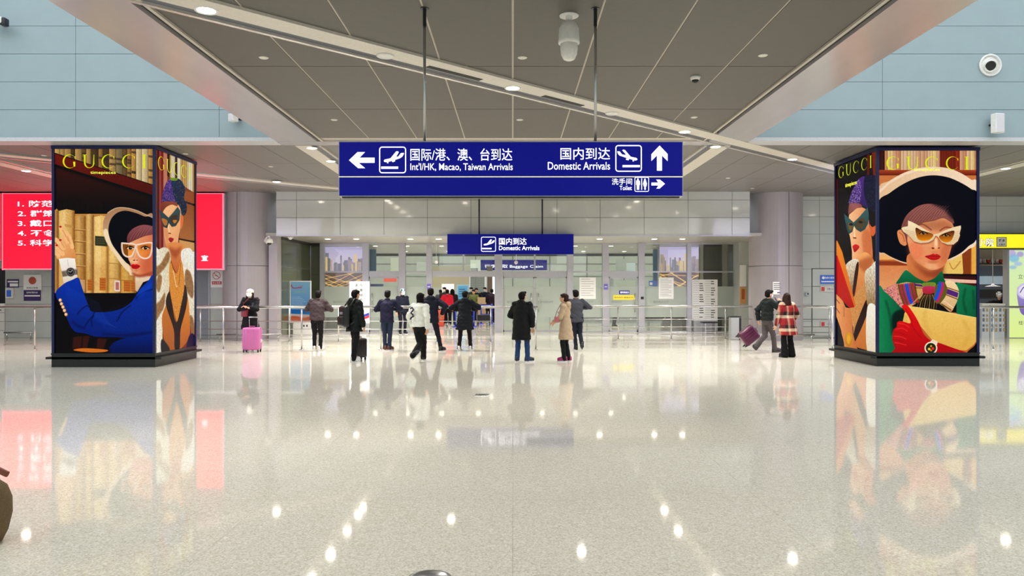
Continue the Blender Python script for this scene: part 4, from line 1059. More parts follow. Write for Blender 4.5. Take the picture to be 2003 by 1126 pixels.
    P([(612, 1420), (640, 1390), (690, 1368), (730, 1400), (736, 1460), (706, 1540), (650, 1590), (604, 1560)], (110, 96, 40))
    L([(662, 1384), (650, 1450), (618, 1540)], 34, (34, 96, 200)); L([(690, 1384), (682, 1460), (636, 1566)], 22, (200, 40, 120)); L([(718, 1400), (716, 1470), (664, 1590)], 16, (104, 96, 36))
    P([(716, 1366), (800, 1368), (850, 1440), (852, 1500), (838, 1560), (810, 1620), (770, 1674), (700, 1620), (668, 1590), (716, 1520), (738, 1440)], (246, 222, 180), (220, 180, 130))
    P([(740, 1440), (850, 1480), (840, 1530), (728, 1490)], (92, 48, 120), sm=False); L([(738, 1428), (852, 1466)], 10, (130, 90, 40)); L([(726, 1500), (840, 1545)], 10, (120, 80, 40)); L([(680, 1596), (772, 1655)], 16, (130, 96, 50)); L([(700, 1560), (796, 1630)], 6, (250, 234, 200))
    # clutch and glove
    P([(345, 1614), (600, 1650), (800, 1688), (1040, 1732), (1040, 1960), (1000, 2012), (930, 2064), (840, 2060), (600, 1980), (500, 1860), (440, 1790), (300, 1790), (284, 1770), (300, 1690)], (240, 206, 124), (224, 180, 92), (0, 1), sm=False, tex=.05)
    for q in (((520, 1660), (500, 1760), (560, 1900)), ((900, 1760), (960, 1900), (900, 2020))): L(q, 30, (206, 160, 80), a=.4, blur=8)
    L([(345, 1616), (600, 1652), (800, 1690), (1040, 1734)], 5, (255, 236, 170)); 
    for k in range(5): L([(300+k*8, 1700+k*2), (296+k*8, 1785)], 3, (196, 150, 80), a=.7)
    P([(950, 2070), (1010, 2020), (1040, 1980), (1040, 2100), (940, 2100)], (8, 6, 8))
    R1, R2 = (226, 26, 24), (172, 10, 22)
    P([(276, 1625), (292, 1604), (320, 1600), (345, 1622), (400, 1700), (450, 1790), (500, 1900), (570, 1965), (660, 1990), (800, 2040), (930, 2085), (930, 2100), (235, 2100), (205, 2040), (180, 1960), (180, 1900), (192, 1850), (222, 1825), (226, 1782), (262, 1766), (352, 1790), (362, 1768), (330, 1700)], R1, R2, (0, 1))
    for q in (((215, 1850), (280, 1840), (330, 1870)), ((190, 1920), (260, 1925), (320, 1950)), ((200, 1985), (260, 1995), (320, 2010)), ((240, 1790), (300, 1800), (350, 1830))): L(q, 7, (250, 90, 96), a=.7, blur=1)
    for q in (((190, 1880), (250, 1885), (300, 1905)), ((185, 1955), (240, 1960), (290, 1975)), ((365, 1780), (400, 1850), (470, 1930)), ((310, 1640), (350, 1700), (385, 1770))): L(q, 7, (130, 4, 16), a=.6, blur=2)
    P([(565, 1970), (590, 1952), (640, 1975), (632, 2010), (575, 2000)], (246, 222, 200), sm=False)
    E(570, 2040, 66, 64, (250, 232, 206)); E(570, 2040, 52, 51, (34, 44, 24)); E(552, 2050, 14, 14, (240, 190, 80)); E(590, 2044, 14, 14, (226, 60, 40)); E(572, 2020, 10, 10, (240, 170, 60)); E(572, 2064, 10, 10, (240, 120, 60))
    A.word(30, 98, [75, 178, 277, 385, 459])
    return A

def face_conv(xp, y0, y1, z0, z1, W, H, right):
    "photo px -> canvas px on the plane x = xp"
    def f(px, py):
        Y = F*xp/(px-1003); Z = CAMZ-(py-562)/F*Y
        u = (Y-y0)/(y1-y0)
        if right: u = 1-u
        return u*W, (z1-Z)/(z1-z0)*H
    return f

BX0, BX1, BYL0, BYL1, BYR0, BYR1 = -9.955, -7.72, 16.0, 18.1, 16.2, 18.35
ZB, ZT = .30, 4.71
def face_sl():
    W, H = 400, 900
    A = Art(W, H, face_conv(-7.72, BYL0+.06, BYL1-.06, ZB, ZT, W, H, False), (122, 62, 40))
    t = lambda x, y: (295+x/5.495, 285+y/5.495); b = lambda x, y: (295+x/5.237, 480+y/5.237)
    def P(f, pts, *a, **k): A.poly([f(*p) for p in pts], *a, **k)
    def L(f, pts, w, *a, **k): A.line([f(*p) for p in pts], w/5.4, *a, **k)
    for x0, x1, c in ((40, 62, (150, 84, 60)), (62, 84, (128, 56, 44)), (84, 104, (60, 8, 8)), (104, 126, (150, 60, 60)), (126, 150, (110, 26, 22)), (150, 192, (190, 128, 104))):
        P(t, [(x0, 30), (x1, 30), (x1, 1200), (x0, 1200)], c, sm=False)
    rs = np.random.RandomState(8); x = 190
    while x < 484:
        wd = rs.randint(12, 26); c = [(240, 222, 190), (26, 12, 16), (214, 176, 110), (250, 240, 216), (70, 40, 26)][rs.randint(5)]
        if x > 300 and sum(c) < 200: c = (200, 160, 100)
        P(t, [(x, 30), (x+wd, 40), (x+wd, 330+(x-190)*.64), (x, 320+(x-190)*.64)], c, tuple(int(v*.7) for v in c), (1, 0), sm=False); x += wd
    P(t, [(340, 470), (490, 510), (490, 640), (340, 590)], (150, 84, 46), sm=False, tex=.15); L(t, [(340, 590), (490, 640)], 14, (24, 8, 6), sm=False)
    P(t, [(340, 600), (490, 650), (490, 1020), (320, 1000)], (140, 80, 42), (170, 110, 60), sm=False, tex=.15); L(t, [(320, 1002), (490, 1036)], 12, (40, 16, 10), sm=False)
    P(t, [(320, 1010), (490, 1044), (490, 1200), (320, 1200)], (196, 150, 96), sm=False, tex=.2, tdir='v')
    hat = [(132, 612), (150, 480), (180, 400), (215, 358), (260, 370), (300, 480), (300, 640), (200, 602)]
    P(t, hat, (84, 50, 132), (50, 30, 96)); A.specks(smooth([t(*p) for p in hat]), 1300, [(210, 180, 220), (150, 120, 190), (30, 16, 70)], (1, 3))
    P(t, [(238, 372), (300, 350), (350, 388), (382, 470), (372, 570), (400, 640), (392, 722), (350, 752), (315, 660), (280, 590), (252, 500)], (14, 34, 74), (10, 22, 54))
    A.specks(smooth([t(*p) for p in [(238, 372), (350, 388), (382, 470), (400, 640), (350, 752), (280, 590)]]), 400, [(20, 90, 130), (6, 10, 36), (50, 110, 120), (140, 140, 60)], (2, 5))
    P(t, [(226, 345), (300, 350), (290, 375), (230, 370)], (120, 150, 30))
    P(t, [(150, 700), (200, 640), (270, 612), (325, 660), (342, 760), (332, 880), (310, 1000), (300, 1200), (220, 1180), (186, 1090), (160, 980), (150, 880), (134, 790)], (246, 202, 158), (226, 160, 110), (1, 1))
    P(t, [(150, 880), (200, 900), (200, 1080), (180, 1060)], (206, 136, 90), blur=6, a=.6)
    P(t, [(335, 750), (362, 760), (358, 850), (335, 890)], (214, 120, 70))
    P(t, [(132, 700), (134, 612), (200, 598), (285, 608), (300, 650), (240, 632), (180, 660), (145, 705)], (146, 78, 52), (110, 50, 36))
    P(t, [(104, 686), (150, 720), (205, 772), (250, 722), (302, 655), (332, 700), (322, 800), (282, 862), (240, 872), (208, 828), (190, 885), (150, 872), (122, 790)], (58, 84, 88), (44, 60, 62), sm=False)
    P(t, [(230, 765), (292, 742), (300, 810), (262, 838), (232, 818)], (66, 48, 36)); P(t, [(132, 780), (190, 800), (186, 850), (158, 852)], (176, 120, 60)); P(t, [(250, 800), (296, 800), (270, 836)], (190, 130, 60))
    L(t, [(205, 860), (212, 930)], 14, (255, 232, 200), a=.8, blur=1); L(t, [(206, 938), (228, 942)], 8, (130, 60, 40))
    P(t, [(204, 1000), (222, 985), (240, 988), (262, 1002), (240, 1034), (218, 1030)], (180, 24, 34), (130, 10, 24))
    # body
    P(b, [(180, -20), (335, -20), (335, 60), (320, 160), (290, 280), (262, 260), (215, 130)], (222, 150, 90), (190, 104, 56)); P(b, [(200, 20), (270, 40), (330, 10), (280, 120), (240, 110)], (150, 66, 34), blur=8, a=.7)
    P(b, [(40, 100), (100, 40), (150, 18), (205, 50), (218, 160), (208, 300), (200, 480), (172, 600), (142, 700), (132, 960), (126, 1090), (40, 1110)], (246, 238, 220), (222, 206, 176), (1, 0), tex=.22, tdir='f')
    for q in ([(40, 230), (110, 190), (190, 60), (208, 130), (150, 240), (60, 320)], [(60, 620), (110, 560), (160, 480), (150, 620), (110, 700), (50, 790)], [(90, 300), (130, 330), (100, 480), (70, 420)]): P(b, q, (140, 98, 54), tex=.4, tdir='f', blur=3, a=.85)
    P(b, [(325, 60), (400, 25), (440, 60), (470, 160), (470, 960), (440, 940), (412, 760), (388, 520), (352, 420), (332, 220)], (248, 242, 228), (226, 208, 180), (0, 1), tex=.2, tdir='f')
    for q in ([(370, 250), (420, 280), (450, 420), (440, 540), (390, 480), (362, 380)], [(410, 720), (450, 760), (460, 950), (430, 900)]): P(b, q, (132, 92, 52), tex=.4, tdir='f', blur=3, a=.85)
    bl = [(212, 160), (250, 258), (285, 280), (322, 150), (348, 260), (358, 420), (320, 620), (285, 775), (262, 720), (215, 500), (202, 300)]
    P(b, bl, (214, 146, 62)); A.specks(smooth([b(*p) for p in bl]), 900, [(240, 196, 120), (90, 40, 60), (250, 226, 170), (196, 90, 30), (130, 60, 30)], (1, 3))
    L(b, [(245, 260), (270, 400), (282, 420)], 6, (250, 240, 220)); L(b, [(320, 180), (300, 400)], 6, (120, 60, 40))
    P(b, [(165, 620), (200, 500), (270, 800), (258, 1060), (200, 1060), (148, 950), (128, 740)], (206, 132, 60), (170, 96, 36)); P(b, [(385, 520), (412, 760), (405, 940), (320, 1060), (305, 1050), (310, 830)], (222, 150, 70), (180, 104, 44))
    P(b, [(202, 470), (225, 560), (275, 790), (340, 540), (362, 400), (388, 510), (372, 650), (318, 860), (308, 1050), (258, 1050), (248, 860), (168, 600)], (46, 16, 16), (24, 8, 10))
    P(b, [(125, 960), (200, 1040), (200, 1100), (125, 1110)], (16, 14, 26), blur=2); P(b, [(400, 940), (440, 900), (470, 950), (470, 1060), (380, 1070)], (14, 20, 60), blur=2)
    A.word(22, 82, [58, 136, 210, 285, 350], th=.7)
    return A
def face_sr():
    W, H = 400, 900
    A = Art(W, H, face_conv(7.955, BYR0+.06, BYR1-.06, ZB, ZT, W, H, True), (6, 3, 8))
    t = lambda x, y: (1625+x/5.115, 280+y/5.115); b = lambda x, y: (1625+x/4.692, 480+y/4.692)
    def P(f, pts, *a, **k): A.poly([f(*p) for p in pts], *a, **k)
    def L(f, pts, w, *a, **k): A.line([f(*p) for p in pts], w/4.9, *a, **k)
    P(t, [(350, 90), (372, 85), (372, 330), (350, 320)], (96, 20, 12), sm=False); P(t, [(395, 60), (450, 50), (450, 330), (410, 320)], (110, 34, 18), sm=False, tex=.2, tdir='v')
    P(t, [(30, 340), (58, 360), (60, 1200), (30, 1200)], (84, 22, 16), sm=False)
    hat = [(172, 612), (184, 520), (228, 420), (270, 355), (330, 335), (350, 440), (362, 640), (270, 605)]
    P(t, hat, (86, 50, 134), (46, 26, 92)); A.specks(smooth([t(*p) for p in [(172, 612), (184, 520), (228, 420), (270, 355), (290, 450), (270, 605)]]), 1300, [(222, 196, 230), (160, 130, 200), (30, 16, 70)], (2, 4))
    fe = [(326, 335), (380, 318), (430, 330), (450, 450), (450, 720), (400, 690), (350, 610), (318, 480)]
    P(t, fe, (12, 18, 54), (8, 10, 36)); A.specks(smooth([t(*p) for p in fe]), 400, [(20, 70, 110), (6, 8, 30), (60, 60, 90)], (2, 5))
    P(t, [(172, 705), (190, 660), (240, 610), (300, 640), (350, 680), (376, 840), (400, 1000), (390, 1200), (220, 1200), (198, 1070), (182, 950), (164, 860)], (250, 206, 160), (216, 136, 90), (1, 0))
    P(t, [(380, 800), (430, 790), (440, 870), (410, 930), (385, 900)], (214, 110, 64)); P(t, [(360, 680), (450, 700), (450, 800), (390, 830)], (14, 8, 14))
    P(t, [(300, 900), (380, 880), (390, 1100), (330, 1180)], (196, 106, 64), blur=8, a=.6)
    P(t, [(164, 712), (170, 620), (200, 600), (280, 606), (300, 640), (250, 650), (200, 690)], (160, 100, 100), (126, 72, 66))
    for k in range(6): L(t, [(175+k*14, 690-k*8), (210+k*12, 620)], 4, (196, 140, 130), a=.5)
    P(t, [(120, 704), (160, 740), (215, 792), (270, 740), (356, 640), (368, 720), (362, 800), (330, 862), (285, 888), (242, 862), (220, 824), (204, 885), (165, 912), (148, 860), (132, 780)], (62, 104, 106), (40, 70, 72), sm=False)
    P(t, [(238, 800), (290, 750), (330, 770), (322, 830), (285, 858), (245, 842)], (84, 70, 46)); P(t, [(160, 800), (205, 800), (204, 850), (178, 874)], (120, 96, 50)); 
    for c in ((285, 790), (190, 812)): P(t, [(c[0]-22, c[1]), (c[0], c[1]-14), (c[0]+24, c[1]+2), (c[0], c[1]+12)], (18, 12, 16))
    L(t, [(222, 850), (226, 930)], 14, (255, 232, 200), a=.8, blur=1); L(t, [(214, 946), (240, 948)], 8, (130, 60, 40))
    P(t, [(205, 1030), (228, 1012), (250, 1014), (274, 1034), (252, 1070), (224, 1090), (212, 1060)], (214, 40, 40), (160, 14, 26))
    # body
    P(b, [(205, 150), (300, 60), (380, 130), (372, 200), (330, 290), (262, 420), (215, 470), (205, 400)], (240, 178, 116), (206, 130, 74)); P(b, [(240, 150), (380, 100), (340, 230), (290, 240)], (160, 76, 40), blur=8, a=.6)
    P(b, [(118, 200), (180, 130), (238, 128), (244, 180), (205, 250), (205, 420), (180, 460), (160, 330)], (238, 226, 206), (150, 116, 76), (0, 1), tex=.3, tdir='f')
    P(b, [(216, 200), (242, 150), (240, 250), (204, 470), (188, 420)], (52, 16, 12))
    sh = [(200, 470), (290, 350), (320, 380), (325, 500), (215, 800), (190, 740), (160, 590)]
    P(b, sh, (206, 150, 90)); A.specks(smooth([b(*p) for p in sh]), 700, [(240, 206, 150), (90, 40, 50), (250, 236, 200), (206, 100, 40)], (1, 3))
    P(b, [(318, 600), (420, 560), (420, 1000), (318, 960), (225, 930), (212, 880)], (224, 152, 84), (196, 120, 60))
    P(b, [(318, 490), (330, 600), (212, 880), (202, 800), (230, 700)], (44, 14, 14))
    P(b, [(300, 250), (350, 195), (420, 170), (420, 640), (360, 600), (322, 540), (308, 380)], (246, 236, 216), (130, 96, 56), (0, 1), tex=.3, tdir='f')
    P(b, [(325, 560), (420, 600), (420, 990), (320, 960)], (250, 244, 232), (232, 218, 196), (0, 1), tex=.08)
    P(b, [(28, 430), (60, 450), (100, 510), (125, 565), (165, 580), (182, 660), (192, 800), (222, 920), (226, 950), (110, 925), (84, 780), (40, 650), (24, 600)], (236, 168, 112), (196, 118, 66), (1, 0))
    for q in (((28, 480), (70, 530)), ((28, 560), (70, 620)), ((110, 560), (110, 650))): L(b, q, 7, (120, 50, 26), a=.7)
    P(b, [(24, 640), (44, 660), (84, 790), (110, 930), (24, 920)], (10, 6, 14))
    P(b, [(150, 794), (176, 810), (188, 850), (180, 905), (155, 928), (130, 910), (118, 865), (126, 815)], (216, 160, 40), (190, 130, 30)); P(b, [(150, 815), (170, 850), (155, 905), (134, 865)], (240, 190, 70), blur=2, a=.6)
    P(b, [(20, -60), (50, -40), (95, 60), (215, 545), (205, 566), (160, 572), (20, 420)], (236, 150, 50), (206, 110, 40), sm=False); P(b, [(20, 70), (50, 95), (205, 565), (160, 572), (20, 424)], (206, 22, 14), (176, 14, 10), sm=False)
    A.word(10, 66, [52, 130, 206, 286, 345], th=.7)
    return A

M_backlit = mat('back_print_lavender', (206, 206, 240), .5, emit=2.0, var=.02)
M_navy = mat('frame_navy', (26, 30, 74), .22, .3)
M_base = mat('plinth_black', (22, 24, 22), .25, .1)
M_yellow = mat('print_yellow', (222, 226, 60), .5, emit=.8)
for side, (x0, x1, y0, y1), fA, sA, lb in (('left', (BX0, BX1, BYL0, BYL1), face_fl, face_sl, 'left advertising pillar wrapped in lit fashion prints, woman in blue jacket'),
                                      ('right', (7.955, 10.20, BYR0, BYR1), face_fr, face_sr, 'right advertising pillar wrapped in lit fashion prints, woman in black hat')):
    ap = thing('advertising_pillar', lb, 'billboard', ((x0+x1)/2, y0, 0), 0, None)
    ox = (x0+x1)/2; hw = (x1-x0)/2; D = y1-y0
    MB().box(-hw+.06, hw-.06, .06, D-.06, .1, CEIL-.04).build('core', M_base, ap)
    MB().box(-hw, hw, 0, D, 0, .27).build('plinth', M_base, ap)
    MB().box(-hw-.13, hw+.13, -.0, D, .17, .22).build('skirt_ledge', M_base, ap)
    MB().box(-hw-.01, hw+.01, -.01, D+.01, .27, .30).build('bottom_rail', M_base, ap)
    MB().box(-hw-.01, hw+.01, -.01, D+.01, ZT+.0, CEIL-.035).build('top_rail', M_navy, ap)
    for sx in (-1, 1):
        for yy in (0, D-.06):
            MB().box(min(sx*hw, sx*(hw-.055)), max(sx*hw, sx*(hw-.055)), yy, yy+.06, .27, ZT).build('corner_post', M_navy, ap)
    A_ = fA(); A_.finish(); m = img_mat('print_front_' + side, painted('print_front_' + side, A_.W, A_.H, A_.im), .92)
    a, b = -hw+.055, hw-.055
    pf = MB().box(a, b, .035, .055, ZB, ZT).build('print_backing', M_white, ap)
    picture('front_print', (a, .03, ZB), (b, .03, ZB), (b, .03, ZT), (a, .03, ZT), m, ap)
    A_ = sA(); A_.finish(); m = img_mat('print_side_' + side, painted('print_side_' + side, A_.W, A_.H, A_.im), .92)
    if side == 'left':
        xx = hw-.03; picture('side_print', (xx, .06, ZB), (xx, D-.06, ZB), (xx, D-.06, ZT), (xx, .06, ZT), m, ap)
    else:
        xx = -hw+.03; picture('side_print', (xx, D-.06, ZB), (xx, .06, ZB), (xx, .06, ZT), (xx, D-.06, ZT), m, ap)
    MB().box(-hw+.06, hw-.06, D-.03, D-.01, ZB, 4.48).build('back_print', M_backlit, ap)
    # small heading line under the capitals
    u0, u1 = (-.40, .15) if side == 'left' else (-.38, .16)
    if side == 'left': lettering('timepieces', XX(175.5, y0)-ox, XX(225, y0)-ox, ZZ(341.5, y0), ZZ(334, y0), .03, M_yellow, ap, 0)
    else: lettering('timepieces', XX(1789, y0)-ox, XX(1840, y0)-ox, ZZ(336, y0), ZZ(328, y0), .03, M_yellow, ap, 0)
    if side == 'right':
        o = lettering('timepieces', .55, 1.15, ZT-.62+.0, ZT-.50, 0, M_yellow, ap, .01); o.rotation_euler = (0, 0, -PI/2); o.location = (-hw+.03, D, 0)
    for yy in (0, ):
        for k in (.3, .7): MB().box(hw*(2*k-1)-.06, hw*(2*k-1)+.06, -.012, 0, .14, .165).build('latch', M_black, ap)

# ------------------------------------------------------------------ people
SKIN = mat('skin', (214, 164, 132), .5, var=.04)
HAIR = mat('hair_black', (17, 14, 14), .6, spec=.12, var=.2, scale=60, stretch=(1, 1, .2))
HAIRB = mat('hair_dark_brown', (44, 26, 22), .55, spec=.15, var=.25, scale=60, stretch=(1, 1, .2))
LIPS = mat('lips', (160, 84, 78), .5)
EYE = mat('eye_dark', (26, 20, 18), .2)
MASK = mat('face_mask_white', (238, 240, 242), .7)
M_phone = mat('phone_black', (16, 16, 20), .15)
JOBS = []
def V3(*a): return Vector(a)
def ik(a, c, l1, l2, pole):
    a = Vector(a); c = Vector(c); d = c-a; L = min(d.length, (l1+l2)*.995)
    if d.length > 1e-6: c = a+d.normalized()*L
    u = (c-a).normalized(); x = (l1*l1-l2*l2+L*L)/(2*L); h = math.sqrt(max(0, l1*l1-x*x))
    p = Vector(pole); p = (p-u*p.dot(u))
    p = p.normalized() if p.length > 1e-4 else u.orthogonal().normalized()
    return a+u*x+p*h, c
def job(name, mb, m, parent, vox, smoothing=3, puff=None, extra=None, seed=0):
    o = mb.build(name, m, parent)
    r = o.modifiers.new('r', 'REMESH'); r.mode = 'VOXEL'; r.voxel_size = vox; r.use_smooth_shade = True
    s = o.modifiers.new('s', 'SMOOTH'); s.iterations = smoothing; s.factor = .5
    JOBS.append((o, m, puff, extra, seed)); return o
def finish_jobs():
    dg = bpy.context.evaluated_depsgraph_get(); dg.update()
    for o, m, puff, extra, seed in JOBS:
        me = bpy.data.meshes.new_from_object(o.evaluated_get(dg))
        n = len(me.vertices)
        co = np.zeros(n*3); me.vertices.foreach_get('co', co); co = co.reshape(-1, 3)
        nr = np.zeros(n*3); me.vertices.foreach_get('normal', nr); nr = nr.reshape(-1, 3)
        if puff:
            amp, k = puff[:2]
            d = amp*.6*np.abs(np.sin(co[:, 2]*k+.4*np.sin(co[:, 0]*9+seed)))
            d += amp*.7*np.sin(co[:, 0]*23+co[:, 2]*17+seed)*np.sin(co[:, 1]*19-co[:, 2]*29+seed*2)
            d += amp*.4*np.sin(co[:, 0]*51+seed)*np.sin(co[:, 2]*47+co[:, 1]*40)
            co = co+nr*d[:, None]
            me.vertices.foreach_set('co', co.ravel())
        mats = m if isinstance(m, (list, tuple)) else [m]
        me.materials.clear()
        for q in mats: me.materials.append(q)
        if extra:
            base = extra(co) if callable(extra) else extra
            if isinstance(base, np.ndarray):       # colour by height etc: material index per vertex
                idx = np.zeros(len(me.polygons), dtype=np.int32)
                lp = np.zeros(len(me.polygons), dtype=np.int32); me.polygons.foreach_get('loop_start', lp)
                lv = np.zeros(len(me.loops), dtype=np.int32); me.loops.foreach_get('vertex_index', lv)
                me.polygons.foreach_set('material_index', base[lv[lp]].astype(np.int32))
            else:
                bm = bmesh.new(); bm.from_mesh(me)
                mb = base; vs = [bm.verts.new(p) for p in mb.v]
                for f, mi in zip(mb.f, mb.mi):
                    try:
                        ff = bm.faces.new([vs[i] for i in f]); ff.material_index = mi; ff.smooth = True
                    except ValueError: pass
                bm.normal_update(); bm.to_mesh(me); bm.free()
        me.polygons.foreach_set('use_smooth', [True]*len(me.polygons))
        me.name = o.name
        old = o.data; o.modifiers.clear(); o.data = me; bpy.data.meshes.remove(old)

def hand_mb(mb, wrist, elbow, side, curl=.5, mi=0, s=1.0):
    "palm, four unequal bent fingers and a thumb, continuing the forearm"
    d = (wrist-elbow).normalized()
    n = Vector((0, 0, 1)) if abs(d.z) < .8 else Vector((0, 1, 0))
    u = d.cross(n).normalized()*side; w = u.cross(d).normalized()
    if w.z > 0 and abs(d.z) < .8: w = -w
    palm = wrist+d*.05*s
    mb.cap(wrist-d*.02*s, wrist+d*.02*s, .026*s, .028*s, 10, mi)
    mb.cap(wrist+d*.02*s-u*.012*s, wrist+d*.085*s-u*.022*s, .020*s, .018*s, 8, mi)
    mb.cap(wrist+d*.02*s+u*.012*s, wrist+d*.085*s+u*.020*s, .020*s, .018*s, 8, mi)
    for k, ln in enumerate((.066, .076, .071, .055)):
        o = wrist+d*.09*s+u*((k-1.5)*.0195)*s
        d1 = (d*math.cos(curl)+w*math.sin(curl)).normalized(); d2 = (d*math.cos(curl*2.1)+w*math.sin(curl*2.1)).normalized()
        p1 = o+d1*ln*.5*s; p2 = p1+d2*ln*.5*s
        mb.cap(o, p1, .0095*s, .009*s, 8, mi); mb.cap(p1, p2, .009*s, .0075*s, 8, mi)
    o = wrist+d*.03*s-u*.03*s; p1 = o+(d*.7-u*.7+w*.3).normalized()*.035*s; p2 = p1+(d*.9-u*.1+w*.5).normalized()*.03*s
    mb.cap(o, p1, .013*s, .011*s, 8, mi); mb.cap(p1, p2, .011*s, .009*s, 8, mi)

def person(label, X, Y, yaw, H=1.70, lean=0.0, feet=((-.11, 0, 0), (.11, 0, 0)), hands=((-.27, .02, .80), (.27, .02, .80)), poles=((-1, -.6, -.2), (1, -.6, -.2)),
           kneepole=((0, 1, 0), (0, 1, 0)), top=(30, 30, 34), bottom=(22, 22, 26), shoes=(30, 28, 30), hem=.86, bulk=1.0, hair='short', hairmat=None, hood=False, mask=False,
           head_yaw=0, head_pitch=0, flare=0.0, collar=True, vox=.0135, puff=(.010, 34), group=None, pelvis=(0, 0), topmat=None, female=False, cuff=None, foot_yaw=(10, -10), foot_pitch=(0, 0), cap=None, inner=None, coat_flare=.03, sole=(225, 225, 225), curl=.5, fur=None, torso_yaw=0, bare=False):
    t = thing('person', label, 'person', (X, Y, 0), math.radians(yaw), group)
    s = H/1.72
    px, py = pelvis
    drop = 0.0
    for sd_, (fx_, fy_, fz_) in zip((-1, 1), feet):
        r2 = (fx_-px-sd_*.095)**2+(fy_-py)**2
        drop = max(drop, .92-(.105+fz_+math.sqrt(.8205**2-r2)))
    P = V3(px, py, .92-drop); C = V3(px, py+lean*.45, 1.22-drop); N = V3(px, py+lean, 1.445-abs(lean)*.25-drop); 
    Hd = N+V3(0, .02+lean*.25, .155)
    Ty = Matrix.Rotation(math.radians(torso_yaw), 4, 'Z')
    def sh(sd): return N+Ty@V3(sd*(.155 if female else .175), 0, -.055)
    HM = Matrix.Translation(Hd) @ Matrix.Rotation(math.radians(head_yaw), 4, 'Z') @ Matrix.Rotation(math.radians(-head_pitch), 4, 'X')
    hp = lambda x, y, z: HM @ V3(x, y, z)
    # joints
    arms = []
    for k, sd in enumerate((-1, 1)):
        S = sh(sd); E, Wp = ik(S, V3(*hands[k]), .285, .255, poles[k]); arms.append((S, E, Wp))
    legs = []
    for k, sd in enumerate((-1, 1)):
        Hp = P+V3(sd*.095, 0, -.02); fx, fy, fz = feet[k]
        K, An = ik(Hp, V3(fx, fy, .085+fz), .414, .409, kneepole[k]); legs.append((Hp, K, An))
    # continuous body under the clothes
    b = MB()
    def ringz(c, rx, ry, n=16): return [c+Ty@V3(rx*math.cos(2*PI*j/n), ry*math.sin(2*PI*j/n), 0) for j in range(n)]
    b.rings([ringz(P+V3(0, 0, -.09), .08, .06), ringz(P, .12, .078), ringz(P.lerp(C, .5), .12, .085), ringz(C, .14, .095), ringz(C.lerp(N, .6), .15, .09), ringz(N+V3(0, 0, -.02), .06, .055)])
    b.cap(N+V3(0, 0, -.04), hp(0, -.005, -.06), .056, .052)
    b.cap(hp(0, -.012, .03), hp(0, -.005, -.01), .088, .08, 16, sy=1.08)
    b.ell(hp(0, -.008, .02), (.078, .095, .098), 18, 11, rot=HM.to_3x3())
    b.ell(hp(0, .03, -.06), (.052, .055, .055), 14, 9, rot=HM.to_3x3())
    b.cap(hp(0, .088, .005), hp(0, .104, -.022), .011, .015, 8)
    for sd in (-1, 1): b.ell(hp(sd*.080, -.008, -.01), (.012, .02, .032), 10, 7, rot=HM.to_3x3())
    for S, E, Wp in arms:
        b.cap(C.lerp(N, .5), S, .06, .055, 10); b.cap(S, E, .052, .04, 10); b.cap(E, Wp, .038, .027, 10)
    for Hp, K, An in legs:
        b.cap(Hp, K, .066, .050, 12); b.cap(K, An, .046, .034, 12)
    ex = MB()
    for k, (S, E, Wp) in enumerate(arms): hand_mb(ex, Wp+(Wp-E).normalized()*.012, E, 1 if k == 0 else -1, curl)
    for sd in (-1, 1):
        ex.ell(hp(sd*.030, .083, .012), (.014, .006, .006), 8, 5, 2, HM.to_3x3()); ex.cap(hp(sd*.018, .090, .030), hp(sd*.045, .080, .032), .003, .002, 6, 2)
    ex.ell(hp(0, .086, -.055), (.022, .007, .007), 8, 5, 1, HM.to_3x3())
    for a in (b, ex): a.v = [tuple(Vector(p)*s) for p in a.v]
    bo = job('body', b, [SKIN, LIPS, EYE], t, vox*.95, 2, None, ex)
    # trousers
    mb_ = mat('cloth_%d_%d_%d' % tuple(bottom), bottom, .8, var=.12, scale=60) if not isinstance(bottom, bpy.types.Material) else bottom
    q = MB(); hs = .80 if hem < .74 else (.9 if female else 1.0)
    q.rings([ringz(P+V3(0, 0, -.13), .12*hs, .10*hs), ringz(P+V3(0, 0, -.05), .168*hs, .115*hs), ringz(P+V3(0, 0, .06), .150*hs, .105*hs), ringz(P+V3(0, 0, .12), .14*hs, .10*hs)])
    for Hp, K, An in legs:
        an = An+V3(0, 0, -.015)
        q.cap(Hp, K, .098*(hs+1)/2 if hem > .74 else .080, .070+flare*.2, 14); q.cap(K, an, .066+flare*.2, .052+flare, 14)
    q.v = [tuple(Vector(p)*s) for p in q.v]
    job('trousers', q, mb_, t, vox, 2, (.006, 13), None, X)
    # shoes
    ms = mat('shoe_%d_%d_%d' % tuple(shoes), shoes, .45, var=.05); mso = mat('sole_%d_%d_%d' % tuple(sole), sole, .6)
    for k, (Hp, K, An) in enumerate(legs):
        R = Matrix.Translation(An) @ Matrix.Rotation(math.radians(foot_yaw[k]), 4, 'Z') @ Matrix.Rotation(math.radians(-foot_pitch[k]), 4, 'X')
        f = MB(); L0 = -.075; rs = []; so = []
        for yy, wx, zt in ((L0, .022, .03), (L0+.02, .036, .055), (-.02, .040, .075), (.04, .042, .055), (.10, .047, .035), (.15, .042, .022), (.178, .022, .008)):
            rs.append([(wx*math.cos(2*PI*j/14), yy, -.038+(zt+.042 if math.sin(2*PI*j/14) > 0 else .026)*math.sin(2*PI*j/14)) for j in range(14)])
            so.append([(wx*1.04*cx_, yy, zz) for cx_, zz in ((-1, -.085), (1, -.085), (1.02, -.058), (-1.02, -.058))])
        f.rings(rs, 0); f.rings(so, 1)
        f.cap((0, -.02, -.02), (0, -.015, .035), .045, .040, 12)
        f.xf(R); f.v = [tuple(Vector(p)*s) for p in f.v]
        f.build('shoe', [ms, mso], t, True)
    # top garment
    mt = topmat or mat('cloth_%d_%d_%d' % tuple(top), top, .75, var=.10, scale=50)
    g = MB(); B = bulk; hz = hem
    rr = []
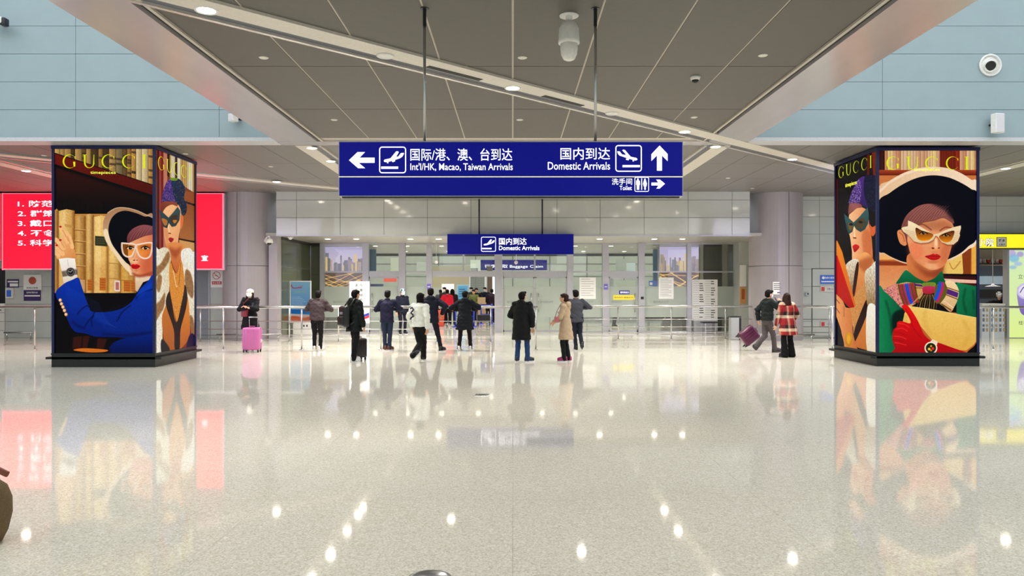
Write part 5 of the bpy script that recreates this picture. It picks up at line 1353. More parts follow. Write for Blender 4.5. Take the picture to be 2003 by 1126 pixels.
    zs = [hz, hz+(.92-hz)*.5 if hz < .84 else hz+.03, .97, 1.10, 1.22, 1.34]
    fem = .9 if female else 1.0
    for z in zs:
        if z >= .92: c = P.lerp(C, (z-.92)/.30) if z < 1.22 else C.lerp(N, (z-1.22)/.225*.9)
        else: c = V3(P.x, P.y, z)
        c = V3(c.x, c.y, z - (abs(lean)*.12 if z > 1.25 else 0))
        wx = {0: .180, 1: .178, 2: .176, 3: .168*(.88 if female else 1), 4: .185*fem, 5: .182*fem}[zs.index(z)]
        if z < .9: wx += coat_flare*(.92-z)/.35
        rr.append([c+Ty@V3(wx*B*math.cos(2*PI*j/20), (wx*(.78 if z < 1 and hz < .8 else .70))*B*math.sin(2*PI*j/20), 0) for j in range(20)])
    rr.append(ringz(N+V3(0, 0, -.045), .155*B*fem, .095*B, 20)); rr.append(ringz(N+V3(0, 0, .0), .085, .075, 20))
    g.rings(rr)
    for S, E, Wp in arms:
        g.cap(N+V3(0, 0, -.09), S, .085*B, .082*B, 12); g.cap(S, E, .078*B, .064*B, 14); g.cap(E, E.lerp(Wp, .93), .062*B, .048*B, 14)
    if collar:
        g.rings([ringz(N+V3(0, .0, -.03), .085, .08), ringz(N+V3(0, .004, .045), .072, .072)])
    if hood:
        c = N+V3(0, -.085, -.0)
        g.ell(c, (.125, .075, .085), 14, 9); g.ell(c+V3(0, -.02, -.06), (.09, .05, .09), 12, 8)
        g.cap(N+V3(-.09, -.02, -.01), N+V3(-.03, .06, -.03), .04, .035); g.cap(N+V3(.09, -.02, -.01), N+V3(.03, .06, -.03), .04, .035)
    g.v = [tuple(Vector(p)*s) for p in g.v]
    gname = 'coat' if hz < .75 else 'jacket'
    job(gname, g, mt, t, vox, 3, puff, inner, X*3)
    if fur is not None:
        f = MB(); n = 15
        pts = [N+V3(.19*math.cos(a), -.02+.09*math.sin(a), -.005+.02*math.sin(3*a)) for a in [PI*1.12*k/(n-1)+PI*.94 for k in range(n)]]
        for p, r in zip(pts, pts[1:]): f.cap(p, r, .055, .055, 10)
        f.v = [tuple(Vector(p)*s) for p in f.v]
        job('fur_trim', f, fur, t, vox, 1, (.014, 60), None, X*5)
    # hair
    hm = hairmat or HAIR; h = MB()
    if hair != 'none':
        h.ell(hp(0, -.022, .038), (.088, .100, .090), 18, 11, rot=HM.to_3x3())
        h.ell(hp(0, -.045, -.002), (.084, .078, .085), 16, 10, rot=HM.to_3x3())
        if hair == 'fringe': h.ell(hp(0, .055, .065), (.070, .045, .034), 12, 8, rot=HM.to_3x3())
        if hair == 'short': h.cap(hp(-.05, .06, .08), hp(.05, .06, .08), .032, .032, 10)
        if hair == 'bob':
            for sd in (-1, 1): h.cap(hp(sd*.07, -.02, .02), hp(sd*.072, -.02, -.10), .038, .030, 10)
            h.ell(hp(0, -.055, -.07), (.085, .05, .08), 14, 9)
            h.ell(hp(0, .05, .07), (.070, .045, .034), 12, 8, rot=HM.to_3x3())
        if hair == 'long':
            h.rings([ringz(hp(0, -.05, .05), .085, .06), ringz(hp(0, -.065, -.08), .095, .055), ringz(hp(0, -.09, -.20), .115, .05), ringz(hp(0, -.10, -.32), .125, .045), ringz(hp(0, -.10, -.40), .09, .035)])
            for sd in (-1, 1): h.cap(hp(sd*.075, -.01, .02), hp(sd*.10, .0, -.22), .034, .030, 10)
        if hair == 'pony':
            h.cap(hp(0, -.10, .0), hp(0, -.14, -.10), .030, .038, 10); h.cap(hp(0, -.14, -.10), hp(.02, -.12, -.22), .038, .016, 10)
            h.ell(hp(0, .055, .065), (.070, .045, .034), 12, 8, rot=HM.to_3x3())
        h.v = [tuple(Vector(p)*s) for p in h.v]
        if not (hair == 'hoodup'):
            job('hair', h, hm, t, vox*.9, 2, (.004, 60), None, X)
    if mask:
        m_ = MB(); rings = []
        for zz, ry, rx in ((.008, .098, .048), (-.02, .112, .066), (-.05, .108, .066), (-.085, .096, .052), (-.105, .07, .035)):
            rings.append([hp(rx*math.sin(a), .0+ry*math.cos(a)*.95, zz) for a in [math.radians(-70+140*k/10) for k in range(11)]]+[hp(rx*.96*math.sin(a), (ry-.004)*math.cos(a)*.95, zz) for a in [math.radians(70-140*k/10) for k in range(11)]])
        m_.rings(rings)
        for sd in (-1, 1): m_.path([hp(sd*.062, .035, -.01), hp(sd*.080, .0, .01), hp(sd*.086, -.012, .0)], .002, 6); m_.path([hp(sd*.062, .03, -.07), hp(sd*.080, .0, -.04), hp(sd*.086, -.012, -.02)], .002, 6)
        m_.v = [tuple(Vector(p)*s) for p in m_.v]; m_.build('face_mask', MASK, t, True)
    if cap:
        c_ = MB(); cm = mat('cap_%d_%d_%d' % tuple(cap), cap, .7)
        c_.lathe((0, 0, 0), [(.096, .03), (.100, .06), (.092, .10), (.066, .13), (.03, .142), (.002, .144)], 20)
        c_.rings([[(x, .075+y*.1, .040-y*y*.2+abs(x)*-.1) for x, y in ((-.075, 0), (-.07, .4), (-.04, .75), (0, .85), (.04, .75), (.07, .4), (.075, 0))], [(x, .075+y*.1, .048-y*y*.2+abs(x)*-.1) for x, y in ((-.075, 0), (-.07, .4), (-.04, .75), (0, .85), (.04, .75), (.07, .4), (.075, 0))]])
        c_.xf(HM); c_.v = [tuple(Vector(p)*s) for p in c_.v]; c_.build('cap', cm, t, True)
    t['_s'] = s
    del t['_s']
    return dict(t=t, N=N*s, P=P*s, arms=[(a*s, b_*s, c*s) for a, b_, c in arms], s=s, Hd=Hd*s)

def rest(sign_x): return None
RAIL_Y, RAIL_Z = 20.42, 1.18
hz_leans = dict(lean=.14)
# man in brown puffer jacket, leaning on the handrail
person('person seen from behind in brown puffer jacket and black trousers leaning on the handrail', XX(620, 20.15), 20.15, 0, 1.66, .10, ((-.07, .0, 0), (.09, .02, 0)),
       ((-.10, .30, 1.16), (.12, .30, 1.16)), ((-1, -.2, -.4), (1, -.2, -.4)), top=(70, 58, 60), bottom=(24, 24, 28), shoes=(232, 226, 218), hem=.86, bulk=1.16, puff=(.016, 30), foot_yaw=(12, -30), head_pitch=-18)
# man in black hooded parka, walking to the right with backpack and suitcase
pk = person('person in black hooded parka and black trousers with white trainers, carrying a black backpack', XX(693, 17.25), 17.25, -48, 1.675, .02, ((-.09, .04, 0), (.09, -.08, 0)),
            ((-.26, .06, .83), (.28, .10, .80)), top=(24, 32, 30), bottom=(22, 24, 28), shoes=(232, 232, 234), hem=.72, bulk=1.16, hood=True, flare=.018, hair='fringe', puff=(.012, 22), head_yaw=6, head_pitch=-6)
person('person seen from behind in dark navy jacket and jeans leaning on the handrail', XX(757, 20.2), 20.2, 3, 1.665, .10, ((-.055, .0, 0), (.065, .0, 0)),
       ((-.10, .26, 1.16), (.14, .24, 1.16)), ((-1, -.2, -.4), (1, -.2, -.4)), top=(34, 34, 62), bottom=(34, 44, 66), shoes=(96, 46, 36), hem=.80, bulk=1.04, puff=(.009, 18), head_pitch=-10, foot_yaw=(20, -35))
person('security guard in dark uniform with pale cap and white mask standing behind the handrail', XX(787, 27.2), 27.2, -152, 1.66, 0, ((-.10, .0, 0), (.10, .05, 0)),
       ((-.24, .06, .85), (.24, .06, .85)), top=(30, 34, 56), bottom=(28, 30, 44), shoes=(34, 30, 40), hem=.84, mask=True, cap=(176, 196, 206), puff=(.006, 20), hair='short')
def white_mix(co):
    return None
wj = person('person walking in white padded jacket with dark emblem and black baggy trousers', XX(820, 17.2), 17.2, -35, 1.66, .03, ((.07, -.30, .10), (-.10, .26, 0)),
       ((-.27, .05, .84), (.27, -.02, .82)), top=(222, 224, 214), bottom=(24, 24, 26), shoes=(28, 28, 34), hem=.84, bulk=1.10, puff=(.010, 30), flare=.02, hair='bob', foot_pitch=(-38, 0), kneepole=((0, 1, 0), (0, 1, 0)), foot_yaw=(-20, 40))
person('person seen from behind in dark navy hooded coat with legs set wide apart', XX(842, 19.9), 19.9, 4, 1.75, .06, ((-.27, -.16, 0), (.28, -.04, 0)),
       ((-.24, .20, 1.05), (.30, .08, 1.0)), top=(26, 30, 48), bottom=(28, 30, 44), shoes=(34, 30, 34), hem=.76, bulk=1.18, hood=True, hair='short', puff=(.010, 20), foot_yaw=(10, -40))
person('person seen from behind in knee-length black puffer coat with hood leaning on the handrail', XX(909, 20.2), 20.2, 0, 1.65, .10, ((-.16, -.02, 0), (.17, .0, 0)),
       ((-.20, .27, 1.16), (.22, .27, 1.16)), ((-1, -.2, -.4), (1, -.2, -.4)), top=(20, 26, 34), bottom=(34, 26, 34), shoes=(226, 224, 222), hem=.60, bulk=1.16, hood=True, female=True, puff=(.012, 34), coat_flare=.05, foot_yaw=(5, -20))
person('person seen from behind in long black coat over blue jeans', XX(1020, 17.15), 17.15, -22, 1.64, .05, ((-.10, -.04, 0), (.15, .02, 0)),
       ((-.16, .22, 1.02), (.28, .02, .86)), top=(20, 24, 26), bottom=(38, 62, 106), shoes=(36, 36, 46), hem=.54, bulk=1.2, hood=True, puff=(.010, 20), head_pitch=-16, head_yaw=-16, coat_flare=.02, foot_yaw=(12, -40), flare=.01)
bc = person('person in beige hooded coat with black trousers and magenta shoes facing left', XX(1107, 17.2), 17.2, 72, 1.59, .03, ((-.08, .02, 0), (.09, -.05, 0)),
       ((-.10, .28, 1.02), (.12, .26, 1.0)), ((-.8, -.3, -1), (.8, -.3, -1)), top=(176, 154, 126), bottom=(22, 30, 30), shoes=(150, 34, 92), hem=.56, bulk=1.02, hood=True, female=True, hair='pony', hairmat=HAIRB, puff=(.008, 18), coat_flare=.06, head_pitch=-8, flare=.008)
person('person in dark grey jacket and jeans leaning on the handrail behind the beige coat', XX(1128, 20.2), 20.2, 8, 1.68, .10, ((-.02, -.02, 0), (.10, -.22, .07)),
       ((-.08, .24, 1.16), (.18, .22, 1.18)), ((-1, -.2, -.4), (1, -.2, -.3)), top=(62, 64, 72), bottom=(38, 42, 58), shoes=(24, 24, 32), hem=.80, bulk=1.06, puff=(.009, 18), foot_pitch=(0, -50), head_pitch=-5, foot_yaw=(0, -20))
mn = person('person striding right in dark green puffer jacket, grey trousers and white mask', XX(1500, 19.55), 19.55, -80, 1.72, .04, ((.06, -.36, .10), (-.06, .26, 0)),
       ((-.22, -.12, .87), (.10, .30, 1.34)), ((-.2, -1, 0), (.7, .2, -1)), top=(30, 40, 40), bottom=(78, 72, 74), shoes=(40, 32, 34), hem=.86, bulk=1.14, mask=True, puff=(.014, 32), flare=.012, foot_pitch=(-50, 0), kneepole=((0, 1, 0), (0, 1, 0)), foot_yaw=(0, 0), sole=(60, 50, 50))
# plaid coat: red, black and cream checks woven into the cloth
def plaid():
    m = bpy.data.materials.new('plaid_wool'); m.use_nodes = True; nt = m.node_tree; b = nt.nodes['Principled BSDF']
    tc = nt.nodes.new('ShaderNodeTexCoord'); sp = nt.nodes.new('ShaderNodeSeparateXYZ'); nt.links.new(tc.outputs['Object'], sp.inputs[0])
    def band(sock, scale, stops, off):
        a = nt.nodes.new('ShaderNodeMath'); a.operation = 'MULTIPLY_ADD'; a.inputs[1].default_value = scale; a.inputs[2].default_value = off
        f = nt.nodes.new('ShaderNodeMath'); f.operation = 'FRACT'; r = nt.nodes.new('ShaderNodeValToRGB'); r.color_ramp.interpolation = 'CONSTANT'
        nt.links.new(sock, a.inputs[0]); nt.links.new(a.outputs[0], f.inputs[0]); nt.links.new(f.outputs[0], r.inputs[0])
        r.color_ramp.elements[0].color = lin(stops[0][1])+(1,); r.color_ramp.elements[1].position = stops[1][0]; r.color_ramp.elements[1].color = lin(stops[1][1])+(1,)
        for p, c in stops[2:]: e = r.color_ramp.elements.new(p); e.color = lin(c)+(1,)
        return r.outputs[0]
    red, blk, crm, ora = (146, 22, 30), (20, 12, 20), (206, 190, 160), (170, 60, 34)
    h = band(sp.outputs['Z'], 3.1, [(0, red), (.27, crm), (.50, blk), (.76, red)], .28)
    v = band(sp.outputs['X'], 5.4, [(0, red), (.3, blk), (.62, crm), (.85, ora)], .1)
    mx = nt.nodes.new('ShaderNodeMix'); mx.data_type = 'RGBA'; mx.inputs['Factor'].default_value = .36
    nt.links.new(h, mx.inputs['A']); nt.links.new(v, mx.inputs['B']); nt.links.new(mx.outputs['Result'], b.inputs['Base Color'])
    b.inputs['Roughness'].default_value = .9
    return m
person('person with long brown hair in red, black and cream plaid coat and black flared trousers', XX(1541, 18.3), 18.3, 14, 1.59, .03, ((-.12, -.05, 0), (.12, -.0, 0)),
       ((-.28, .10, .86), (.24, .16, .95)), topmat=plaid(), bottom=(18, 18, 22), shoes=(28, 26, 34), hem=.60, bulk=1.14, female=True, hair='long', hairmat=HAIRB, puff=(.007, 12), coat_flare=.07, flare=.05, head_yaw=-12, foot_yaw=(20, -20), sole=(40, 40, 44))
# woman with white cap, facing the camera
wc = person('person in white cap and mask and black fur-trimmed coat, looking at a phone', XX(500, 20.5), 20.08, 180, 1.66, -.0, ((-.09, .0, 0), (.09, .0, 0)),
       ((-.03, .30, 1.24), (.03, .30, 1.22)), ((-1, .1, -.9), (1, .1, -.9)), top=(22, 22, 26), bottom=(22, 20, 24), shoes=(30, 28, 30), hem=.62, bulk=1.14, female=True, hair='long', hairmat=HAIRB, mask=True, cap=(236, 234, 220), fur=mat('fur_dark', (56, 40, 40), .9, var=.3, scale=80), puff=(.010, 20), head_pitch=-10, coat_flare=.05)
# queue far behind the open door
G3 = 'queue of travellers behind the open arrival door'
far = [(862, 36, 'person with white mask at the left end of the queue behind the open door', (70, 72, 80), (30, 30, 40), True, 1.62, 20, .8),
       (875, 33.0, 'person in bright red jacket queueing behind the open door', (214, 30, 52), (26, 24, 28), False, 1.64, 0, .84),
       (870, 35.2, 'person with cap and mask in dark coat just behind the red jacket', (50, 44, 48), (30, 28, 34), True, 1.74, 160, .8),
       (885, 33.8, 'person with dark hair in dark red coat beside the red jacket', (56, 30, 36), (40, 26, 32), False, 1.66, 10, .62),
       (922, 37, 'person in grey coat and white mask queueing right of the black puffer coat', (60, 66, 60), (34, 32, 34), True, 1.74, 170, .7),
       (927, 36.0, 'person in olive green jacket queueing beside the grey coat', (104, 112, 62), (34, 32, 36), False, 1.62, 160, .8),
       (932, 36.6, 'person in black jacket and white trousers stripe, fourth in the right part of the queue', (34, 32, 34), (42, 34, 36), False, 1.70, 175, .8),
       (949, 37.2, 'person in dark blue jacket with white mask behind the blue belt barrier', (32, 36, 62), (34, 34, 52), True, 1.74, 165, .82),
       (962, 35.5, 'person in dark purple coat partly hidden by the door post', (44, 26, 44), (36, 28, 36), False, 1.66, 0, .6)]
for px_, Y, lb, tc_, bc_, mk, H_, yw, hm_ in far:
    person(lb, XX(px_, Y), Y, yw, H_, .02, ((-.10, 0, 0), (.10, .03, 0)), ((-.18, .2, 1.0), (.24, .05, .84)), top=tc_, bottom=bc_, shoes=(200, 196, 196) if px_ in (875, 927) else (36, 34, 38), hem=hm_, bulk=1.1, mask=mk, vox=.022, group=G3, puff=(.008, 16), hair='short' if px_ != 885 else 'long', flare=.01)
person('person bending forward in dark jacket behind the glass of the right door', XX(1202, 32), 32, -60, 1.66, .45, ((-.1, 0, 0), (.12, -.1, 0)), ((-.1, .75, .72), (.15, .72, .70)), top=(56, 64, 78), bottom=(34, 38, 52), shoes=(30, 30, 34), hem=.88, bulk=1.05, vox=.022, head_pitch=-40)
person('shop assistant with white cap leaning over the counter at the right edge', XX(1953, 26.6), 26.6, 150, 1.62, .30, ((-.1, 0, 0), (.1, 0, 0)), ((-.22, .42, 1.08), (.20, .44, 1.08)), ((-1, 0, .3), (1, 0, .3)), top=(38, 36, 40), bottom=(30, 30, 34), shoes=(30, 30, 34), hem=.84, cap=(236, 238, 240), mask=True, vox=.018, head_pitch=-30, female=True)
finish_jobs()

# ------------------------------------------------------------------ handrails
def handrail(name, label, xs, y, z, posts, mid=(), foot=True):
    t = thing(name, label, 'handrail', (0, y, 0))
    MB().tube((xs[0], 0, z), (xs[1], 0, z), .034, n=14).build('top_rail', M_steel, t, True)
    for m in mid: MB().tube((xs[0], 0, m), (xs[1], 0, m), .012, n=8).build('lower_rail', M_steel, t, True)
    for p in posts:
        q = MB().tube((p, 0, 0), (p, 0, z), .022, n=12)
        q.lathe((p, 0, 0), [(.06, 0), (.06, .012), (.03, .02), (.022, .03)], 14)
        q.build('post', M_steel, t, True)
    return t
handrail('handrail', 'polished steel handrail people lean on, left of the doorway', (XX(-60, RAIL_Y), XX(1052, RAIL_Y)), RAIL_Y, RAIL_Z, [XX(p, RAIL_Y) for p in (-50, 68, 437, 590, 745, 901, 1048)])
handrail('handrail', 'polished steel handrail beside and behind the right advertising pillar', (XX(1628, RAIL_Y), XX(2070, RAIL_Y)), RAIL_Y, RAIL_Z, [XX(p, RAIL_Y) for p in (1628, 1785, 1943, 2060)])
YR = 24.7
handrail('guard_rail', 'steel guard rail with four lower bars in front of the right glass bays', (XX(1110, YR), XX(1625, YR)), YR, 1.09, [XX(p, YR) for p in (1112, 1209, 1313, 1419, 1520, 1622)], (.66, .41, .22, .10))
handrail('guard_rail', 'steel guard rail with four lower bars in front of the left glass bays', (XX(386, YR-1.4), XX(962, YR)), YR-1.4, 1.12, [XX(p, YR-1.4) for p in (392, 480, 566, 662, 758, 855, 960)], (.66, .41, .22, .10))
b = MB().tube((0, 0, 0), (0, YR-RAIL_Y-.08, -.09), .034, n=12); o = b.build('handrail', M_steel, None, True, (XX(1628, RAIL_Y), RAIL_Y+.04, RAIL_Z))
tag(o, 'short steel handrail running back from the rail end beside the right advertising pillar', 'handrail')

# ------------------------------------------------------------------ luggage
def suitcase(label, loc, rz, w, d, h, rgb, handle=.0, tilt=0, case_mat=None, name='suitcase'):
    t = thing(name, label, 'suitcase', loc, rz)
    m = case_mat or mat('shell_%d_%d_%d' % rgb, rgb, .3, var=.04)
    M = Matrix.Rotation(tilt, 4, 'Y')
    b = MB().rbox(-w/2, w/2, -d/2, d/2, .06, .06+h, min(w, d)*.22, seg=4).xf(M); b.build('shell', m, t, True)
    r = MB()
    for k in range(5):
        x = -w*.34+k*w*.17; r.rbox(x-.008, x+.008, -d/2-.006, d/2+.006, .10, .02+h, .003)
    r.xf(M); r.build('rib', m, t)
    MB().box(-w/2-.003, w/2+.003, -.006, .006, .075, .045+h).xf(M).build('zip', M_dark, t)
    for sx in (-1, 1):
        for sy in (-1, 1):
            q = MB().lathe((sx*(w/2-.045), sy*(d/2-.04), .026), [(.004, -.012), (.026, -.012), (.026, .012), (.004, .012)], 14, axis='X'); q.box(sx*(w/2-.045)-.018, sx*(w/2-.045)+.018, sy*(d/2-.04)-.012, sy*(d/2-.04)+.012, .03, .075)
            q.xf(M); q.build('wheel', M_black, t, True)
    MB().path([(-.07, 0, .06+h), (-.06, 0, .09+h), (.06, 0, .09+h), (.07, 0, .06+h)], .010, 8).xf(M).build('carry_handle', m, t, True)
    if handle:
        q = MB(); y = d/2-.03
        for sx in (-1, 1): q.tube((sx*w*.24, y, .05+h), (sx*w*.24, y, .06+h+handle), .008)
        q.rbox(-w*.28, w*.28, y-.015, y+.015, .05+h+handle, .085+h+handle, .008); q.xf(M); q.build('pull_handle', M_steel, t, True)
    return t
# pink
suitcase('pink hard-shell suitcase on wheels standing in front of the person in the white cap', (XX(494, 19.75), 19.72, 0), 0, .47, .28, .60, (192, 104, 158), .26, name='suitcase')
tg = MB().rbox(-.03, .03, -.004, .004, -.05, .05, .003, seg=1).build('luggage_tag', M_paper, None, False, (XX(511.5, 19.75)+.0, 19.70, .30)); tg.rotation_euler = (0, .7, 0)
tag(tg, 'white paper tag on the side of the pink suitcase', 'tag')
suitcase('small black suitcase half hidden behind the legs of the person with the backpack', (XX(702, 17.55), 17.58, 0), .9, .34, .22, .46, (30, 24, 28), 0.26)
ps = suitcase('purple suitcase tipped over on its corner being pulled by the striding person', (XX(1461, 20.2), 20.2, .0), 0, .42, .26, .46, (84, 26, 60), 0, 0)
ps.rotation_euler = (0, math.radians(52), 0); ps.location = (XX(1448, 20.2)-.0, 20.2, .235)
b = MB(); b.path([(XX(1477, 20.15), 20.15, .54), (XX(1483, 19.95), 19.95, .70), (XX(1488, 19.75), 19.75, .86)], .009, 8)
b.v = [tuple(v) for v in b.v]; o = b.build('pull_handle', M_steel, None, True); o.parent = ps
o.matrix_parent_inverse = (Matrix.Translation(ps.location) @ ps.rotation_euler.to_matrix().to_4x4()).inverted()
# backpack on the parka
bp = thing('backpack', 'black backpack worn by the person in the black hooded parka', 'backpack', (pk['t'].location.x, pk['t'].location.y, 0), pk['t'].rotation_euler.z)
MB().rbox(-.16, .16, -.34, -.17, .80, 1.30, .07, seg=4).build('bag', M_black, bp, True)
MB().rbox(-.12, .12, -.39, -.30, .84, 1.06, .035, seg=3).build('front_pocket', M_black, bp, True)
MB().rbox(-.07, .07, -.345, -.338, 1.10, 1.16, .003, seg=1).build('patch', mat('patch_grey', (120, 122, 128), .5), bp)
for sx in (-1, 1): MB().path([(sx*.11, -.19, 1.28), (sx*.13, -.06, 1.46), (sx*.13, .10, 1.40), (sx*.14, .14, 1.2), (sx*.16, .02, .98), (sx*.14, -.18, .88)], .017, 8).build('strap', M_black, bp, True)
MB().path([(-.04, -.2, 1.3), (-.03, -.2, 1.35), (.03, -.2, 1.35), (.04, -.2, 1.3)], .008, 8).build('loop', M_black, bp, True)
# small bags and phones
rb = thing('shoulder_bag', 'small dark red handbag hanging at the hip of the person in the white cap', 'bag', (XX(483, 20.1)+.0, 19.93, .93))
MB().rbox(-.09, .09, -.05, .05, 0, .19, .03).build('bag', mat('bag_red', (128, 34, 44), .35), rb, True)
MB().path([(-.07, 0, .18), (-.03, .0, .36), (.10, .02, .50)], .008, 8).build('strap', mat('bag_red', (128, 34, 44)), rb, True)
for (X, Y, Z, rz, lb) in ((XX(499, 19.9), 19.72, 1.255, 0, 'phone held by the person in the white cap'), (XX(1093.5, 17.2), 17.2, 1.10, PI/2, 'phone in a dark case held by the person in the beige coat'), (XX(1519, 19.4), 19.45, 1.40, PI/2, 'phone held up to the mouth by the striding person')):
    o = MB().rbox(-.036, .036, -.005, .005, -.07, .07, .006, seg=2).build('phone', M_phone, None, False, (X, Y, Z)); o.rotation_euler = (-.5, 0, rz); tag(o, lb, 'phone')
pb = thing('handbag', 'small pink handbag held in front of the person in the beige coat', 'bag', (XX(1088.5, 17.2), 17.02, .98)); 
MB().rbox(-.06, .06, -.04, .04, -.06, .08, .03).build('bag', mat('bag_pink', (170, 96, 104), .5), pb, True); MB().path([(-.04, 0, .07), (0, 0, .2), (.10, 0, .38)], .006, 8).build('strap', mat('bag_wine', (96, 24, 40), .5), pb, True)

# ------------------------------------------------------------------ brown handbag at the lower left corner
hb = thing('travel_bag', 'olive brown cloth bag with leather handle at the lower left corner', 'bag', (XX(-42, 5.0), 5.0, 0))
M_cloth = mat('bag_cloth_olive', (112, 92, 62), .9, var=.35, scale=220, bump=.4); M_leather = mat('leather_brown', (120, 56, 30), .45, var=.15)
prof = [(.05, 0), (.15, .01), (.185, .08), (.212, .2), (.21, .30), (.18, .38), (.12, .425), (.03, .43)]
b = MB(); b.rings([[(x*math.copysign(abs(math.cos(2*PI*j/28))**.8, math.cos(2*PI*j/28)), x*.6*math.sin(2*PI*j/28), z) for j in range(28)] for x, z in prof]); b.build('bag', M_cloth, hb, True)
b = MB(); b.path([(.10, -.02, .41), (.125, -.03, .455), (.15, -.04, .49)], .014, 8).build('strap', M_leather, hb, True)
q = MB().rbox(-.045, .045, -.012, .012, -.02, .02, .009); q.xf(Matrix.Translation((.195, -.05, .49)) @ Matrix.Rotation(.45, 4, 'Y')); q.build('leather_tab', M_leather, hb, True)
MB().path([(.155, -.04, .50), (.125, -.03, .535), (.10, -.02, .56), (.13, -.02, .62), (.135, -.02, .67), (.10, -.02, .71), (.03, -.02, .73)], .010, 8).build('handle', M_leather, hb, True)
MB().path([(.03, -.02, .73), (-.05, -.02, .71), (-.10, -.02, .60), (-.11, -.02, .42)], .010, 8).build('handle', M_leather, hb, True)

# ------------------------------------------------------------------ floor fittings
dr = thing('floor_drain', 'small dark green floor socket plate in the middle of the floor', 'floor plate', (XX(943, 11.85), 11.85, 0))
MB().rbox(-.11, .11, -.11, .11, -.004, .006, .004, seg=1).build('plate', M_steel, dr); MB().lathe((0, 0, 0), [(.085, .006), (.085, .009), (.001, .009)], 20).build('lid', mat('lid_green', (70, 84, 74), .4), dr, True)
MB().box(-.05, .05, -.012, .012, .009, .011).build('slot', M_void, dr)
fr = thing('floor_ring', 'round steel floor cover at the bottom edge of the picture', 'floor plate', (XX(840, 4.37), 4.37, 0))
MB().lathe((0, 0, 0), [(.13, 0), (.13, .008), (.115, .010), (.11, .004)], 36).build('ring', M_steel, fr, True)
MB().lathe((0, 0, 0), [(.112, .002), (.001, .003)], 36).build('lid', mat('lid_green', (70, 84, 74)), fr, True)

# ------------------------------------------------------------------ cameras and wall fittings
def ptz(t, z, r=.12, label=None):
    MB().lathe((0, 0, z), [(r*.35, .10), (r*.35, .04), (r*.75, .03), (r*1.0, -.03), (r*1.08, -.17), (r*1.1, -.20), (r*.86, -.21)], 28).build('housing', M_white, t, True)
    MB().lathe((0, 0, z), [(r*.88, -.20), (r*.90, -.26), (r*.82, -.33), (r*.55, -.385), (r*.2, -.40), (.001, -.402)], 28).build('dome', mat('dome_milky', (226, 224, 214), .15), t, True)
d = 1450*3.1/(562-30.0)
t = thing('dome_camera', 'white pendant dome camera under the near ceiling, right of centre', 'camera', (XX(1113, d), d, CEIL)); 
MB().tube((0, 0, -.06), (0, 0, 0), .04, n=16).lathe((0, 0, 0), [(.11, -.012), (.11, 0)], 20).build('mount', M_white, t, True); ptz(t, -.12, .112)
t = thing('mini_dome_camera', 'small white mini dome camera on the near ceiling beside the right band', 'camera', (XX(1360, 10.9), 10.9, CEIL))
MB().lathe((0, 0, 0), [(.075, 0), (.075, -.02), (.06, -.055)], 20).build('housing', M_white, t, True); MB().lathe((0, 0, -.05), [(.056, 0), (.04, -.035), (.001, -.05)], 18).build('dome', M_black, t, True)
cxl, cyl = -8.52, YF+.85
t = thing('wall_camera', 'white wall camera on a curved bracket on the left round column', 'camera', (XX(530, 23.95), 23.80, ZZ(472, 23.9)))
MB().path([(-.17, .3, -.02), (-.17, .12, .02), (-.10, .06, .13), (-.02, 0, .16), (.0, 0, .10)], [.05, .045, .03, .026, .03], 12).build('bracket', M_white, t, True)
MB().lathe((0, 0, 0), [(.03, .10), (.09, .07), (.115, .0), (.115, -.05), (.07, -.055)], 20).build('housing', M_white, t, True); MB().lathe((0, 0, 0), [(.07, -.05), (.06, -.10), (.001, -.13)], 18).build('lens_dome', M_black, t, True)
# air nozzle
t = thing('air_nozzle', 'round white air nozzle with dark throat on the right pale blue wall', 'air vent', (XX(1936, 15.6), 15.6, ZZ(128, 15.6)))
MB().lathe((0, 0, 0), [(.235, 0), (.235, -.035), (.205, -.05), (.195, -.03), (.195, 0)], 32, axis='Y').build('ring', M_white, t, True)
MB().lathe((0, 0, 0), [(.195, -.01), (.19, .0), (.15, -.03), (.13, -.05)], 28, axis='Y', cap=False).build('bowl', M_white, t, True)
RN = Matrix.Rotation(-.38, 4, 'Z') @ Matrix.Rotation(.38, 4, 'X')
q = MB().lathe((0, 0, 0), [(.135, .0), (.13, -.08), (.118, -.125), (.105, -.12), (.098, -.07)], 24, axis='Y', cap=False); q.xf(RN); q.build('throat', M_white, t, True)
q = MB().lathe((0, 0, 0), [(.102, -.074), (.001, -.072)], 24, axis='Y'); q.xf(RN); q.build('throat_opening', M_black, t)
# speaker boxes
def wall_box(px_, py_, w_, h_, label, rz, lean=0.0):
    t = thing('wall_speaker', label, 'speaker', (XX(px_, 15.5), 15.5, ZZ(py_, 15.5)), rz)
    MB().rbox(-w_/2, w_/2, -.16, -.02, -h_/2, h_/2, .012, seg=2).build('case', M_white, t); MB().rbox(-w_/2+.012, w_/2-.012, -.166, -.16, -h_/2+.015, h_/2-.015, .003, seg=1).build('grille', mat('grille_pale', (206, 200, 204), .8), t)
    MB().tube((0, -.05, 0), (0, .12, 0), .02).build('bracket', M_dark, t, True)
wall_box(1944, 243, .22, .40, 'white rectangular speaker box on the right pale blue wall', .25)
wall_box(463, 232, .16, .16, 'small white speaker box low on the left pale blue wall', -.5)
t = thing('wall_floodlight', 'grey floodlight camera on the left pale blue wall, cut by the frame', 'floodlight', (XX(4, 15.5), 15.35, ZZ(47, 15.5)))
MB().rbox(-.22, .16, -.12, .10, -.07, .07, .03).build('case', M_white, t, True); MB().rbox(-.20, .14, -.13, -.118, -.05, .05, .004, seg=1).build('glass', mat('lens_grey', (150, 160, 160), .1), t)
